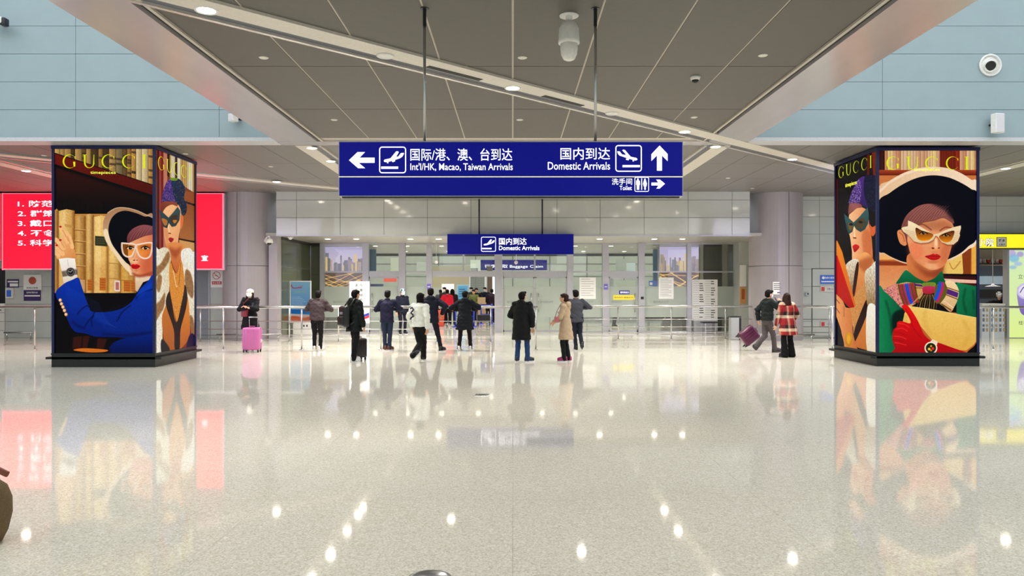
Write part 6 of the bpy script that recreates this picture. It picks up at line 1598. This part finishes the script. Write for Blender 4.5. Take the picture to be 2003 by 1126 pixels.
MB().rbox(.10, .22, -.10, .06, -.10, .06, .025).build('hood', M_dark, t, True); MB().tube((0, 0, 0), (0, .25, 0), .025).build('bracket', M_dark, t, True)
t = thing('exit_camera', 'small white camera hanging under the portal soffit at its left end', 'camera', (XX(568, 24.6), 24.6, ZS)); MB().lathe((0, 0, 0), [(.08, 0), (.09, -.03), (.05, -.09), (.001, -.11)], 16).build('housing', M_white, t, True)
# pendant antenna discs inside
for k, (px_, py_) in enumerate(((1009.5, 513), (853.5, 512))):
    Y = 27.2; t = thing('pendant_camera', 'small white pendant camera on a rod before the glass wall, ' + ('under the door sign' if k == 0 else 'left of the door sign'), 'camera', (XX(px_, Y), Y, ZZ(py_, Y)))
    MB().tube((0, 0, .05), (0, 0, ZS-ZZ(py_, Y)), .009, n=8).build('rod', M_white, t, True); MB().lathe((0, 0, 0), [(.02, .06), (.06, .04), (.07, 0), (.05, -.05), (.001, -.08)], 16).build('housing', M_white, t, True)

# ------------------------------------------------------------------ red screen on the left wall
YL = 24.0
M_red = mat('led_red', (255, 10, 44), .4, emit=1.25, var=.01)
ls = thing('led_screen', 'large red lit screen with white numbered lines behind the left advertising pillar', 'screen', (0, YL, 0))
x0, x1, z0, z1 = XX(4, YL), XX(438, YL), ZZ(528, YL), CEIL-.05
MB().box(x0, x1+.02, .02, .6, z0, z1).build('case', M_alu, ls); MB().box(x0+.03, x1-.05, 0, .02, z0+.05, z1-.02).build('screen', M_red, ls)
M_redpale = mat('led_edge_pale', (255, 120, 140), .4, emit=1.0, var=.01)
for xx0, xx1, zz0, zz1 in ((x0+.0, x1-.02, z0+.02, z0+.05), (x0+.0, x0+.03, z0, z1), (x1-.05, x1-.02, z0, z1), (x0, x1-.02, z1-.02, z1)): MB().box(xx0, xx1, -.005, .02, zz0, zz1).build('edge_line', M_redpale, ls)
for k, s_ in enumerate(('1. 防范疫情', '2. 群策群力', '3. 戴口罩', '4. 不食野味', '5. 科学防疫')):
    yc = 398.5+k*19.1; n = len(s_)-3
    lettering(s_, XX(35, YL), XX(57+n*24.5, YL), ZZ(yc+6, YL), ZZ(yc-6.5, YL), 0, M_lit, ls, .008, depth=.006)
lettering('宣', XX(394, YL), XX(407, YL), ZZ(510, YL), ZZ(499, YL), 0, M_lit, ls, .008, depth=.006)
ls2 = thing('led_screen', 'second red lit screen just visible at the left edge of the picture', 'screen', (0, YL, 0))
MB().box(XX(-88, YL), XX(2.5, YL), 0, .5, z0+.3, z1).build('case', M_alu, ls2); MB().box(XX(-86, YL), XX(1.5, YL), -.02, 0, z0+.33, z1-.03).build('screen', M_red, ls2)

# ------------------------------------------------------------------ wall notices
def notice(label, px0, px1, py0, py1, Y, m, th=.02, name='wall_sign', cat='sign', z_off=0):
    t = thing(name, label, cat, (0, Y, 0)); MB().box(XX(px0, Y), XX(px1, Y), -th, 0, ZZ(py1, Y), ZZ(py0, Y)).build('board', m, t); return t
def nbox(t, nm, px0, px1, py0, py1, Y, m, y): return MB().box(XX(px0, Y), XX(px1, Y), y-.004, y, ZZ(py1, Y), ZZ(py0, Y)).build(nm, m, t)
M_purple = mat('sign_purple', (58, 34, 96), .4); M_bluesign = mat('sign_mid_blue', (50, 96, 190), .4, emit=.15); M_redsign = mat('sign_red', (190, 50, 50), .5)
t = notice('white and purple police notice with round red emblem on the left wall', 46.5, 81.5, 537, 588, YW-.01, M_paper)
nbox(t, 'lower_panel', 47, 81, 567, 588, YW-.01, M_purple, -.02)
o = MB().lathe((XX(64.5, YW), 0, ZZ(548.5, YW)), [(.001, -.008), (.11, -.008), (.13, 0)], 20, axis='Y').build('emblem', mat('emblem_red', (196, 84, 60), .4), t, True, (0, -.02, 0))
lettering('机场公安局', XX(53, YW), XX(75, YW), ZZ(564.5, YW), ZZ(561, YW), -.021, M_ink, t, .01); lettering('执勤民警热线', XX(53, YW), XX(75, YW), ZZ(573.5, YW), ZZ(570, YW), -.025, M_paper, t, .01); nbox(t, 'white_strip', 49, 79, 577, 579.5, YW-.01, M_paper, -.024)
t = notice('small dark purple and white notice above the blue box on the left wall', 14, 37, 546, 562, YW-.01, M_purple); nbox(t, 'white_strip', 16, 36, 549, 552, YW-.01, M_paper, -.02); nbox(t, 'white_strip', 20, 36, 554, 560, YW-.01, M_paper, -.02)
t = notice('white wall box with blue window on the left wall', 13.5, 28, 563, 583, YW-.01, M_white, .08, 'wall_box', 'box'); nbox(t, 'window', 16, 25, 567, 580, YW-.01, M_bluesign, -.08)
t = notice('white no smoking sign with red lettering bar beside the grey door', 412.5, 437, 528, 562, YW-.02, M_paper)
o = MB()
cx_, cz_ = XX(424.5, YW), ZZ(538.5, YW); R_ = .135; n_ = 28
o.rings([[(cx_+r_*math.cos(2*PI*j/n_), y_, cz_+r_*math.sin(2*PI*j/n_)) for r_, y_ in ((R_, -.004), (R_, 0), (R_*.86, 0), (R_*.86, -.004))] for j in range(n_)]+[[(cx_+r_, y_, cz_) for r_, y_ in ((R_, -.004), (R_, 0), (R_*.86, 0), (R_*.86, -.004))]], cap=False)
q = MB().box(-R_*.9, R_*.9, -.004, 0, -.01, .01); q.xf(Matrix.Translation((cx_, 0, cz_)) @ Matrix.Rotation(.75, 4, 'Y')); o.add(q.v, q.f); o.box(cx_-.07, cx_+.05, -.004, 0, cz_-.018, cz_+.0)
o.build('pictogram', M_redsign, t, False, (0, -.02, 0)); nbox(t, 'bar', 415, 434, 550, 556, YW-.02, M_redsign, -.02); lettering('禁止吸烟', XX(417, YW), XX(432, YW), ZZ(555, YW), ZZ(551, YW), -.024, M_paper, t)
t = notice('blue wall sign with white writing beside the right advertising pillar', 1604.5, 1632, 538, 555, YW-.04, M_bluesign); lettering('急救与服务', XX(1612, YW), XX(1631, YW), ZZ(545, YW), ZZ(541, YW), -.021, M_paper, t, .01); nbox(t, 'white_strip', 1606, 1631, 549.5, 551.5, YW-.04, M_paper, -.02)
o = MB().lathe((XX(1609, YW), 0, ZZ(543, YW)), [(.001, -.004), (.05, -.004), (.05, 0)], 16, axis='Y').build('emblem', M_paper, t, True, (0, -.02, 0))
for py_, lb in ((565, 'upper'), (633.5, 'lower')):
    t = notice('small white sign with red square, ' + lb + ' of two beside the right advertising pillar', 1604.5, 1630, py_-5.5, py_+5.5, YW-.04, mat('sign_pale_grey', (196, 196, 190), .5)); nbox(t, 'red_square', 1606, 1612.5, py_-4, py_+4, YW-.04, M_redsign, -.02); lettering('火警119', XX(1616, YW), XX(1628, YW), ZZ(py_+2, YW), ZZ(py_-2, YW), -.021, M_ink, t)
t = notice('small steel call button on the wall right of the right column', 1575, 1582, 571, 578, YW-.04, M_steel, .03, 'call_button', 'button'); nbox(t, 'button', 1578.5, 1581, 573, 576, YW-.04, M_black, -.03)
Yc = 24.03
t = notice('white paper notice with purple flash taped to the right round column', 1511.5, 1530, 551, 575.5, Yc, M_paper, .012, 'paper_notice', 'notice')
for k in range(4): nbox(t, 'text_line', 1513, 1528-k % 2*3, 554+k*3.6, 555.2+k*3.6, Yc, M_ink, -.012)
nbox(t, 'flash', 1520, 1530, 571, 573, Yc, M_purple, -.012)
t = notice('white framed plate above an orange one on the narrow wall right of the glass', 1447, 1459, 518, 560, 27.6, M_paper, .04, 'wall_plate', 'plate')
t = notice('orange and brown wall plate under the white framed plate', 1447, 1459, 560.5, 594, 27.6, mat('plate_orange', (206, 150, 92), .4), .04, 'wall_plate', 'plate')
nbox(t, 'motif', 1450, 1456, 565, 585, 27.6, mat('motif_rust', (170, 90, 40), .5), -.04)
# papers on the glass
def sheet(label, px0, px1, py0, py1, lines, Y=YG-.02, cols=1, m=M_paper, bold=False):
    t = notice(label, px0, px1, py0, py1, Y, m, .01, 'paper_notice', 'notice')
    for k in range(lines):
        y = py0+3+(py1-py0-6)*k/lines
        for c in range(cols):
            w_ = (px1-px0-6)/cols; x = px0+3+c*w_
            if cols == 1: nbox(t, 'text_line', x, x+w_*(.95 if k % 3 else .7), y, y+.7, Y, mat('print_grey', (150, 150, 152), .8), -.01)
            else:
                nbox(t, 'text_line', x+w_*.05, x+w_*.5, y, y+.5, Y, mat('print_grey', (150, 150, 152), .8), -.01)
                if (k*7+c) % 5: nbox(t, 'text_line', x+w_*.55, x+w_*(.8+.03*(k % 5)), y, y+1.6, Y, M_ink, -.01)
    return t
sheet('white paper sheet on the glass bay right of the double door', 1133.5, 1165.5, 542.5, 584.5, 8)
sheet('white printed sheet on the glass bay in front of the right city picture', 1288.5, 1317.5, 542.5, 584.5, 11)
sheet('large white notice board with columns of print, right of the city picture', 1352.5, 1403.5, 546.5, 626.5, 17, YG-.03, 2)
MB().box(XX(1355, YG), XX(1401, YG), YG-.2, YG-.03, 0, ZZ(626, YG)).build('notice_stand', M_alu, None); o = bpy.data.objects['notice_stand']; tag(o, 'pale stand below the large white notice board', 'stand')
t = notice('yellow notice strip with black writing on the right glass door', 1199.5, 1240.5, 577, 586, YG-.014, mat('notice_yellow', (240, 214, 60), .5, emit=.15), .01); lettering('请勿逆行 谢谢合作', XX(1201, YG), XX(1238, YG), ZZ(583, YG), ZZ(580, YG), -.011, M_ink, t)
t = notice('small blue plate with white writing above the yellow notice strip', 1211, 1231.5, 568, 575, YG-.014, M_blue2, .01); lettering('国内到达口', XX(1213, YG), XX(1230, YG), ZZ(573.5, YG), ZZ(569.5, YG), -.011, M_lit, t)
for px_, lb in ((1185, 'fourth post right of the double door'), (839, 'post left of the open door')):
    t = notice('small violet sticker on the ' + lb.replace('fourth ', ''), px_-4, px_+4, 555, 566, YG-.125, mat('sticker_violet', (110, 104, 190), .5), .006, 'sticker', 'sticker')
    nbox(t, 'white_bar', px_-2.5, px_+2.5, 560, 561.3, YG-.125, M_paper, -.006)
t = notice('blue sign with aeroplane mark inside the glass, left of the right city picture', 1269, 1286, 549, 559, 30.5, M_bluesign); nbox(t, 'mark', 1271, 1276, 552, 557, 30.5, M_paper, -.02)
t = notice('small black card reader on the door post right of the yellow notice', 1253.5, 1259, 580, 585, YG-.125, M_black, .03, 'card_reader', 'card reader')
t = notice('red lit notice strip behind the left glass door', 751, 776, 544, 551, 34, mat('lit_red_strip', (236, 90, 70), .5, emit=.9), .05)
t = notice('dark lit display below the red strip behind the left glass door', 724, 750, 555, 561, 33.8, mat('display_blue', (40, 60, 130), .3, emit=.3), .05, 'display', 'display')
t = notice('black sign board with white writing leaning behind the right glass door', 1219, 1237, 609, 617, 34, M_black, .03); lettering('出口 EXIT', XX(1222, 34), XX(1234, 34), ZZ(615.5, 34), ZZ(610.5, 34), -.031, M_paper, t)

# ------------------------------------------------------------------ standing displays
Y = 25.6
bs_ = thing('roll_up_banner', 'blue seaside roll-up banner with red aeroplane on a white base', 'banner', (0, Y, 0))
X0, X1 = XX(567, Y), XX(608.5, Y)
MB().box(X0, X1, .0, .03, ZZ(631, Y), ZZ(549, Y)).build('frame', M_white, bs_)
def seaside():
    W, H = 160, 320; A = Art(W, H, lambda x, y: (x/390*W, y/700*H), (110, 170, 214)); P, L = A.poly, A.line
    P([(0, 0), (390, 0), (390, 700), (0, 700)], (150, 200, 226), (84, 150, 214), sm=False); P([(0, 470), (390, 470), (390, 560), (0, 560)], (30, 110, 190), (40, 130, 206), sm=False)
    P([(0, 555), (390, 575), (390, 700), (0, 700)], (236, 230, 226), (226, 120, 80), sm=False); P([(0, 610), (120, 600), (260, 630), (390, 610), (390, 700), (0, 700)], (230, 96, 54), (240, 150, 110))
    L([(10, 60), (40, 100), (80, 108), (220, 98)], 14, (206, 40, 80)); L([(10, 50), (26, 90)], 12, (196, 30, 70)); L([(150, 86), (250, 70)], 10, (226, 90, 120), a=.7)
    P([(60, 160), (300, 160), (300, 190), (60, 190)], (190, 206, 150), sm=False, a=.35)
    for k in range(9): L([(28, 265+k*27), (60, 265+k*27)], 7, (240, 244, 250), sm=False, a=.8); L([(70, 265+k*27), (200+(k*37) % 120, 265+k*27)], 7, (236, 242, 250), sm=False, a=.75)
    return A
A_ = seaside(); im = painted('seaside_print', A_.W, A_.H, A_.im)
picture('print', (X0+.03, -.004, ZZ(629.5, Y)), (X1-.03, -.004, ZZ(629.5, Y)), (X1-.03, -.004, ZZ(551, Y)), (X0+.03, -.004, ZZ(551, Y)), img_mat('seaside_print', im, .45), bs_)
MB().box(X0+.1, X1, .03, .28, 0, ZZ(632, Y)).build('base_box', M_white, bs_)
for k in (590+4, 600): MB().box(XX(k-1.3, Y), XX(k+1.3, Y), .02, .03, ZZ(639, Y), ZZ(635, Y)).build('slot', M_black, bs_)
Y = 26.3
ws = thing('notice_stand', 'tall white standing notice with vertical writing and blue and red corner stripes', 'sign', (0, Y, 0))
X0, X1 = XX(683.5, Y), XX(722.5, Y)
MB().box(X0, X1, 0, .03, ZZ(632, Y), ZZ(550, Y)).build('board', M_paper, ws)
for c_, ch in enumerate(('请保持距离', '在黄线外等')):
    for k, g_ in enumerate(ch):
        x = 697+c_*9.5; lettering(g_, XX(x-2.8, Y), XX(x+2.8, Y), ZZ(560.5+k*9.5, Y), ZZ(554.5+k*9.5, Y), -.001, M_ink, ws, .01, 'character')
for a_, m_ in ((0, mat('stripe_blue', (40, 60, 170), .5)), (5, mat('stripe_red', (206, 40, 80), .5))):
    b = MB(); b.prism([(XX(704, Y), ZZ(618+a_, Y)), (XX(722, Y), ZZ(611+a_, Y)), (XX(722, Y), ZZ(616+a_, Y)), (XX(704, Y), ZZ(622+a_, Y))], -.004, 0); b.build('stripe', m_, ws)
for x in (X0+.04, X1-.04): MB().tube((x, .05, 0), (x, .05, ZZ(560, Y)), .016).build('leg', M_steel, ws, True); MB().box(x-.02, x+.02, -.2, .25, 0, .03).build('foot', M_steel, ws)
# bin
t = thing('litter_bin', 'steel litter bin beside the right end of the glass wall', 'bin', (XX(1436, 24.5), 24.5, 0))
MB().rbox(-.15, .13, -.14, .14, 0, .74, .02)\
    .build('body', mat('bin_pale_steel', (176, 178, 174), .35, .3), t); MB().box(.13, .20, -.12, .14, 0, .72).build('side_panel', M_dark, t); MB().rbox(-.16, .2, -.15, .15, .74, .77, .01).build('lid', M_dark, t)
# machines / chairs behind the glass and dark luggage trolley by the banner
def trolley(X, Y, label, m1=M_steel, w_=.5):
    t = thing('luggage_trolley', label, 'trolley', (X, Y, 0))
    MB().path([(-w_/2, -.3, .2), (-w_/2, .3, .2), (-w_/2, .4, .95), (w_/2, .4, .95), (w_/2, .3, .2), (w_/2, -.3, .2), (-w_/2, -.3, .2)], .018, 8).build('frame', m1, t, True)
    for k in range(4): MB().box(-w_/2+k*w_/4+.03, -w_/2+k*w_/4+.08, -.3, .35, .2, .215).build('slat', m1, t)
    MB().rbox(-w_/2, w_/2, -.32, -.05, .22, .5, .03).build('basket', M_dark, t)
    for sx in (-1, 1):
        for yy in (-.25, .3): MB().lathe((sx*w_/2*.9, yy, .08), [(.01, -.02), (.08, -.02), (.08, .02), (.01, .02)], 16, axis='X').build('wheel', M_black, t, True)
trolley(XX(560, 26.6), 26.6, 'dark luggage trolley beside the seaside banner', M_dark)
trolley(XX(580, 27.9), 27.9, 'luggage trolley behind the base of the seaside banner', M_dark)
trolley(XX(946, 33), 33.4, 'luggage trolley with dark case behind the blue belt barrier', M_dark, .6)
def bench(x0, x1, Y, label):
    t = thing('bench', label, 'bench', (x0, Y, 0)); L_ = x1-x0
    MB().rbox(0, L_, -.2, .2, .40, .45, .02).build('seat', M_dark, t); n = int(L_/.6)
    for k in range(n): MB().rbox(.03+k*L_/n, (k+1)*L_/n-.03, .2, .25, .45, .82, .02).build('backrest', M_dark, t)
    for x in (.1, L_-.1): MB().box(x-.02, x+.02, -.2, .2, 0, .40).build('leg', M_steel, t)
    MB().box(.1, L_-.1, -.02, .02, .1, .14).build('stretcher', M_steel, t)
bench(XX(1263, 30), XX(1343, 30), 30, 'row of dark seats behind the glass under the right printed sheet')
bench(XX(1372, 27.6), XX(1402, 27.6), 27.6, 'row of dark seats at the right end below the notice board')
# belt barriers (blue)
M_belt = mat('belt_blue', (40, 56, 190), .5)
def barrier(x0, x1, Y, label):
    t = thing('belt_barrier', label, 'barrier', (x0, Y, 0))
    for x in (0, x1-x0): MB().tube((x, 0, .02), (x, 0, .95), .035).lathe((x, 0, 0), [(.16, 0), (.16, .015), (.04, .04)], 18).build('post', M_belt, t, True)
    MB().box(0, x1-x0, -.01, .01, .84, .92).build('belt', M_belt, t); MB().box(0, x1-x0, -.01, .01, .45, .48).build('belt', M_belt, t)
barrier(XX(891, 32.3), XX(927, 32.3), 32.3, 'blue belt barrier left of the black puffer coat, behind the open door'); barrier(XX(941, 34.8), XX(962, 34.8), 34.8, 'blue belt barrier beside the door post, behind the open door')
t = thing('shopping_bag', 'orange red bag carried by the queue behind the open door', 'bag', (XX(862, 32.8), 32.8, 0)); MB().rbox(-.16, .16, -.08, .08, .30, .72, .03).build('bag', mat('bag_orange', (226, 84, 56), .6), t, True); MB().path([(-.08, 0, .7), (-.05, 0, .86), (.05, 0, .86), (.08, 0, .7)], .008, 6).build('handle', mat('bag_orange', (226, 84, 56)), t, True)
MB().rbox(-.14, .14, -.07, .07, .0, .30, .03).build('lower_bag', mat('bag_orange', (226, 84, 56)), t, True)
t = thing('cardboard_box', 'tan cardboard boxes stacked on a trolley behind the belt barrier', 'box', (XX(942, 35.2), 35.2, 0)); MB().box(-.2, .2, -.2, .2, 0, .6).build('carton', mat('carton_tan', (196, 168, 126), .8), t); MB().box(-.18, .18, -.18, .18, .6, 1.25).build('carton', mat('carton_tan', (196, 168, 126)), t)

# ------------------------------------------------------------------ shop at the right edge
YSH = 25.2
sp_ = thing('shop_sign', 'yellow lit shop sign with dark edged white characters at the right edge', 'sign', (0, YSH, 0))
M_yel = mat('shop_yellow', (246, 226, 30), .4, emit=.85, var=.01)
MB().box(XX(1840, YSH), XX(2046, YSH), -.25, 0, ZZ(487.5, YSH), ZZ(457, YSH)).build('case', M_dark, sp_); MB().box(XX(1841, YSH), XX(2045, YSH), -.262, -.25, ZZ(485.5, YSH), ZZ(459, YSH)).build('lit_face', M_yel, sp_)
M_navyink = mat('ink_navy', (40, 44, 110), .5)
Yf = YSH-.262
lettering('小院', XX(1910.5, Yf), XX(1944.5, Yf), ZZ(482, Yf), ZZ(465, Yf), -.263, M_navyink, sp_, .035, 'character_edge', .002); lettering('小院', XX(1911.5, Yf), XX(1943.5, Yf), ZZ(481, Yf), ZZ(466, Yf), -.266, M_lit, sp_, .0, 'character', .003)
MB().box(XX(1949, Yf), XX(1969, Yf), -.266, -.262, ZZ(482.5, Yf), ZZ(463.5, Yf)).build('badge_edge', M_ink, sp_); MB().box(XX(1950.2, Yf), XX(1967.8, Yf), -.269, -.266, ZZ(481.3, Yf), ZZ(464.7, Yf)).build('badge', M_paper, sp_)
lettering('饭乡', XX(1953, Yf), XX(1965.5, Yf), ZZ(474, Yf), ZZ(467, Yf), -.2695, M_ink, sp_, .03); lettering('古徽州', XX(1953, Yf), XX(1965.5, Yf), ZZ(480, Yf), ZZ(476, Yf), -.2695, M_ink, sp_, .01)
ss = struct('wall_shop')
M_shopw = mat('shop_cream', (226, 220, 206), .5, emit=.0)
MB().box(15.4, 22.4, 30, 30.2, 0, 3.4).build('back_wall', M_shopw, ss)
sl = struct('wall_shop_left'); MB().box(15.45, 15.55, YSH+.35, 30, 0, 3.3).build('side_wall', M_shopw, sl)
sr = struct('wall_shop_right'); MB().box(22.3, 22.4, YSH+.35, 30, 0, 3.3).build('side_wall', M_shopw, sr)
sc = struct('ceiling_shop'); MB().box(15.45, 22.4, YSH+.3, 30, 3.30, 3.4).build('shop_ceiling', M_shopw, sc)
sp2 = struct('trim_3'); MB().box(XX(1969, YSH), XX(1972.5, YSH), YSH-.02, YSH+.2, 0, ZZ(487.8, YSH)).build('post', M_alu, sp2)
for k, x in enumerate((16.6, 18.2, 20.2)): lamp(x, 27, 3.30, ORD[k]+' small downlight from the left inside the shop at the right edge', 'downlights inside the shop', 170, True)
ct = thing('shop_counter', 'white shop counter front with small hanging brown and grey motifs', 'counter', (XX(1915, YSH), YSH, 0))
cw = XX(1969, YSH)-XX(1880, YSH)
MB().box(.10, cw-.68, 0, .6, 0, 1.12).build('body', mat('counter_pale', (206, 212, 214), .4), ct); MB().box(.09, cw-.67, -.04, .62, 1.12, 1.17).build('worktop', M_white, ct)
rs = random.Random(4)
for k, dx in enumerate((.15, .27, .45, .58, .72, .85)):
    m = mat('motif_tan', (178, 156, 110), .6) if k % 2 else mat('motif_grey', (110, 124, 140), .6)
    for j in range(5): MB().rbox(dx-.035, dx+.035, -.012, 0, .22+j*.17, .22+j*.17+(.08 if j % 2 else .12), .01, seg=1).build('motif', m, ct)
MB().box(.35, .38, -.01, 0, 0, 1.12).build('panel_joint', M_steel, ct)
sf_ = thing('wall_shelf', 'glass shelf with red jars at the back of the shop', 'shelf', (XX(1915, 29.5), 29.5, ZZ(515, 29.5)))
MB().box(-1.0, 1.2, -.15, .45, -.03, 0).build('shelf_board', M_dark, sf_); 
for k in range(7):
    x = XX(1918+k*8.2, 29.4); red = k in (2, 5)
    o = thing('shelf_jar', ('red topped jar on the shop shelf, ' + ('left one' if k == 2 else 'right one')) if red else 'cream bowl on the shop shelf between the red jars', 'jar', (x, 29.45, ZZ(515, 29.5)), 0, None if red else 'cream bowls on the shop shelf')
    MB().lathe((0, 0, 0), [(.03, 0), (.055, .03), (.08, .13), (.075, .15)], 16).build('body', mat('jar_red', (196, 60, 50), .4) if red else M_white, o, True); MB().lathe((0, 0, .15), [(.075, 0), (.05, .03), (.001, .035)], 16).build('lid', M_white, o, True)
pl = thing('pendant_lamp', 'white flat pendant lamp hanging over the shop counter', 'pendant lamp', (XX(1942, 26.2), 26.2, ZZ(560, 26.2))); MB().tube((0, 0, 0), (0, 0, 3.3-ZZ(560, 26.2)), .012).build('cord', M_white, pl, True); MB().lathe((0, 0, 0), [(.03, .10), (.06, .05), (.22, .01), (.24, -.01), (.001, -.01)], 24).build('shade', M_white, pl, True)
hd_ = thing('extractor_machine', 'dark grey blue kitchen machine with steel band inside the shop', 'machine', (XX(1928, 28.5), 28.5, 0)); MB().rbox(-.9, .75, -.3, .4, 0, ZZ(520, 28.5), .05).build('body', mat('machine_slate', (58, 66, 78), .3), hd_); MB().box(-.8, .7, -.32, -.3, ZZ(556, 28.5), ZZ(540, 28.5)).build('steel_band', mat('band_pale', (150, 170, 186), .3), hd_); MB().box(-.5, .5, -.33, -.3, ZZ(582, 28.5), ZZ(566, 28.5)).build('oven_door', M_black, hd_)
# yellow green poster light box
pb_ = thing('poster_light_box', 'pale green lit poster of a purple cup at the right edge', 'light box', (0, YSH, 0))
X0, X1 = XX(1973, YSH), XX(2044, YSH); Z0_, Z1_ = .02, ZZ(489, YSH)
MB().box(X0, X1, .0, .15, Z0_-.02, Z1_+.02).build('case', M_alu, pb_)
def cup_poster():
    W, H = 260, 500; A = Art(W, H, lambda x, y: ((x-455)/340*W, (y-340)/640*H), (222, 244, 160)); P, L, E = A.poly, A.line, A.ell
    P([(440, 330), (800, 330), (800, 990), (440, 990)], (214, 240, 190), (228, 246, 150), sm=False)
    for c in ((480, 365, 40, 26, (190, 160, 226)), (500, 400, 50, 30, (130, 190, 230)), (540, 440, 40, 16, (170, 190, 236)), (490, 465, 36, 14, (150, 190, 230)), (560, 370, 34, 20, (170, 150, 220))): E(*c, a=.8, blur=3)
    P([(530, 620), (620, 600), (720, 620), (700, 790), (640, 820), (560, 790)], (176, 160, 214), (120, 100, 176)); E(625, 640, 98, 62, (206, 196, 232)); E(625, 640, 80, 48, (236, 230, 244)); L([(560, 650), (600, 610), (640, 650), (600, 670)], 8, (90, 70, 150)); L([(640, 640), (680, 610), (700, 650)], 8, (90, 70, 150))
    return A
A_ = cup_poster(); im = painted('cup_print', A_.W, A_.H, A_.im)
picture('print', (X0+.02, -.004, Z0_), (X1-.02, -.004, Z0_), (X1-.02, -.004, Z1_), (X0+.02, -.004, Z1_), img_mat('cup_print', im, .95), pb_)
lettering('立冬', XX(1991.5, YSH), XX(2010, YSH), ZZ(545, YSH), ZZ(536, YSH), -.005, M_ink, pb_); lettering('桂花红豆', XX(1992, YSH), XX(2028, YSH), ZZ(635, YSH), ZZ(627, YSH), -.005, M_ink, pb_)
# dark opening and white counter at the far left
MB().box(-26, XX(10, YW), YW+.9, YW+1.0, 0, 3).build('wall_recess', M_void)['kind'] = 'structure'
t = thing('service_counter', 'white service counter cut by the left edge of the picture', 'counter', (XX(10, YW)-1.0, YW, 0)); MB().box(-.5, .98, 0, .6, 0, ZZ(598, YW)).build('body', M_white, t); MB().box(-.52, 1.0, -.04, .62, ZZ(598, YW), ZZ(594, YW)).build('worktop', M_paper, t)
for z_ in (.25, .55, .85): MB().box(-.5, .98, -.006, 0, z_, z_+.012).build('drawer_gap', M_paneljoint, t)
MB().lathe((.85, 0, .95), [(.02, -.015), (.02, 0)], 12, axis='Y').build('lock', M_black, t)
# emblem on the white jacket: dark stitched letter shape
wt = wj['t']
b = MB().path([(-.05, .0, .10), (.0, -.004, .13), (.045, -.004, .08), (.0, -.008, .03), (-.03, -.008, .0), (.03, -.010, -.03), (.045, -.012, -.08), (-.01, -.012, -.10), (-.05, -.008, -.14)], .019, 6)
b.build('emblem', mat('emblem_navy', (34, 34, 70), .8), wt, True, (-.075, -.160, 1.13))
def nest(child_names, parent_name):
    "second level: pieces that belong to a part hang under that part"
    for o in list(bpy.data.objects):
        if o.parent is None: continue
        base = o.name.split('.')[0]
        if base in child_names:
            for q in o.parent.children:
                if q.name.split('.')[0] == parent_name and q.location.length < 1e-6 and not q.parent.parent:
                    o.parent = q; break
nest(('nbox', 'text_line', 'character', 'white_strip', 'lower_panel', 'flash', 'motif', 'red_square', 'pictogram', 'bar', 'lettering', 'emblem', 'mark', 'white_bar', 'stripe', 'window'), 'board')
nest(('lettering', 'arrow', 'aeroplane', 'runway', 'wheel', 'icon_frame', 'figure', 'figure_head', 'divider_bar'), 'sign_case')
nest(('rib', 'zip'), 'shell'); nest(('front_pocket', 'patch', 'loop'), 'bag'); nest(('lens',), 'trim_ring'); nest(('latch',), 'plinth'); nest(('lettering',), 'front_print'); nest(('dome', 'lens_dome'), 'housing')
nest(('edge_line', 'lettering'), 'screen'); nest(('character', 'character_edge', 'badge', 'badge_edge', 'lettering'), 'lit_face')
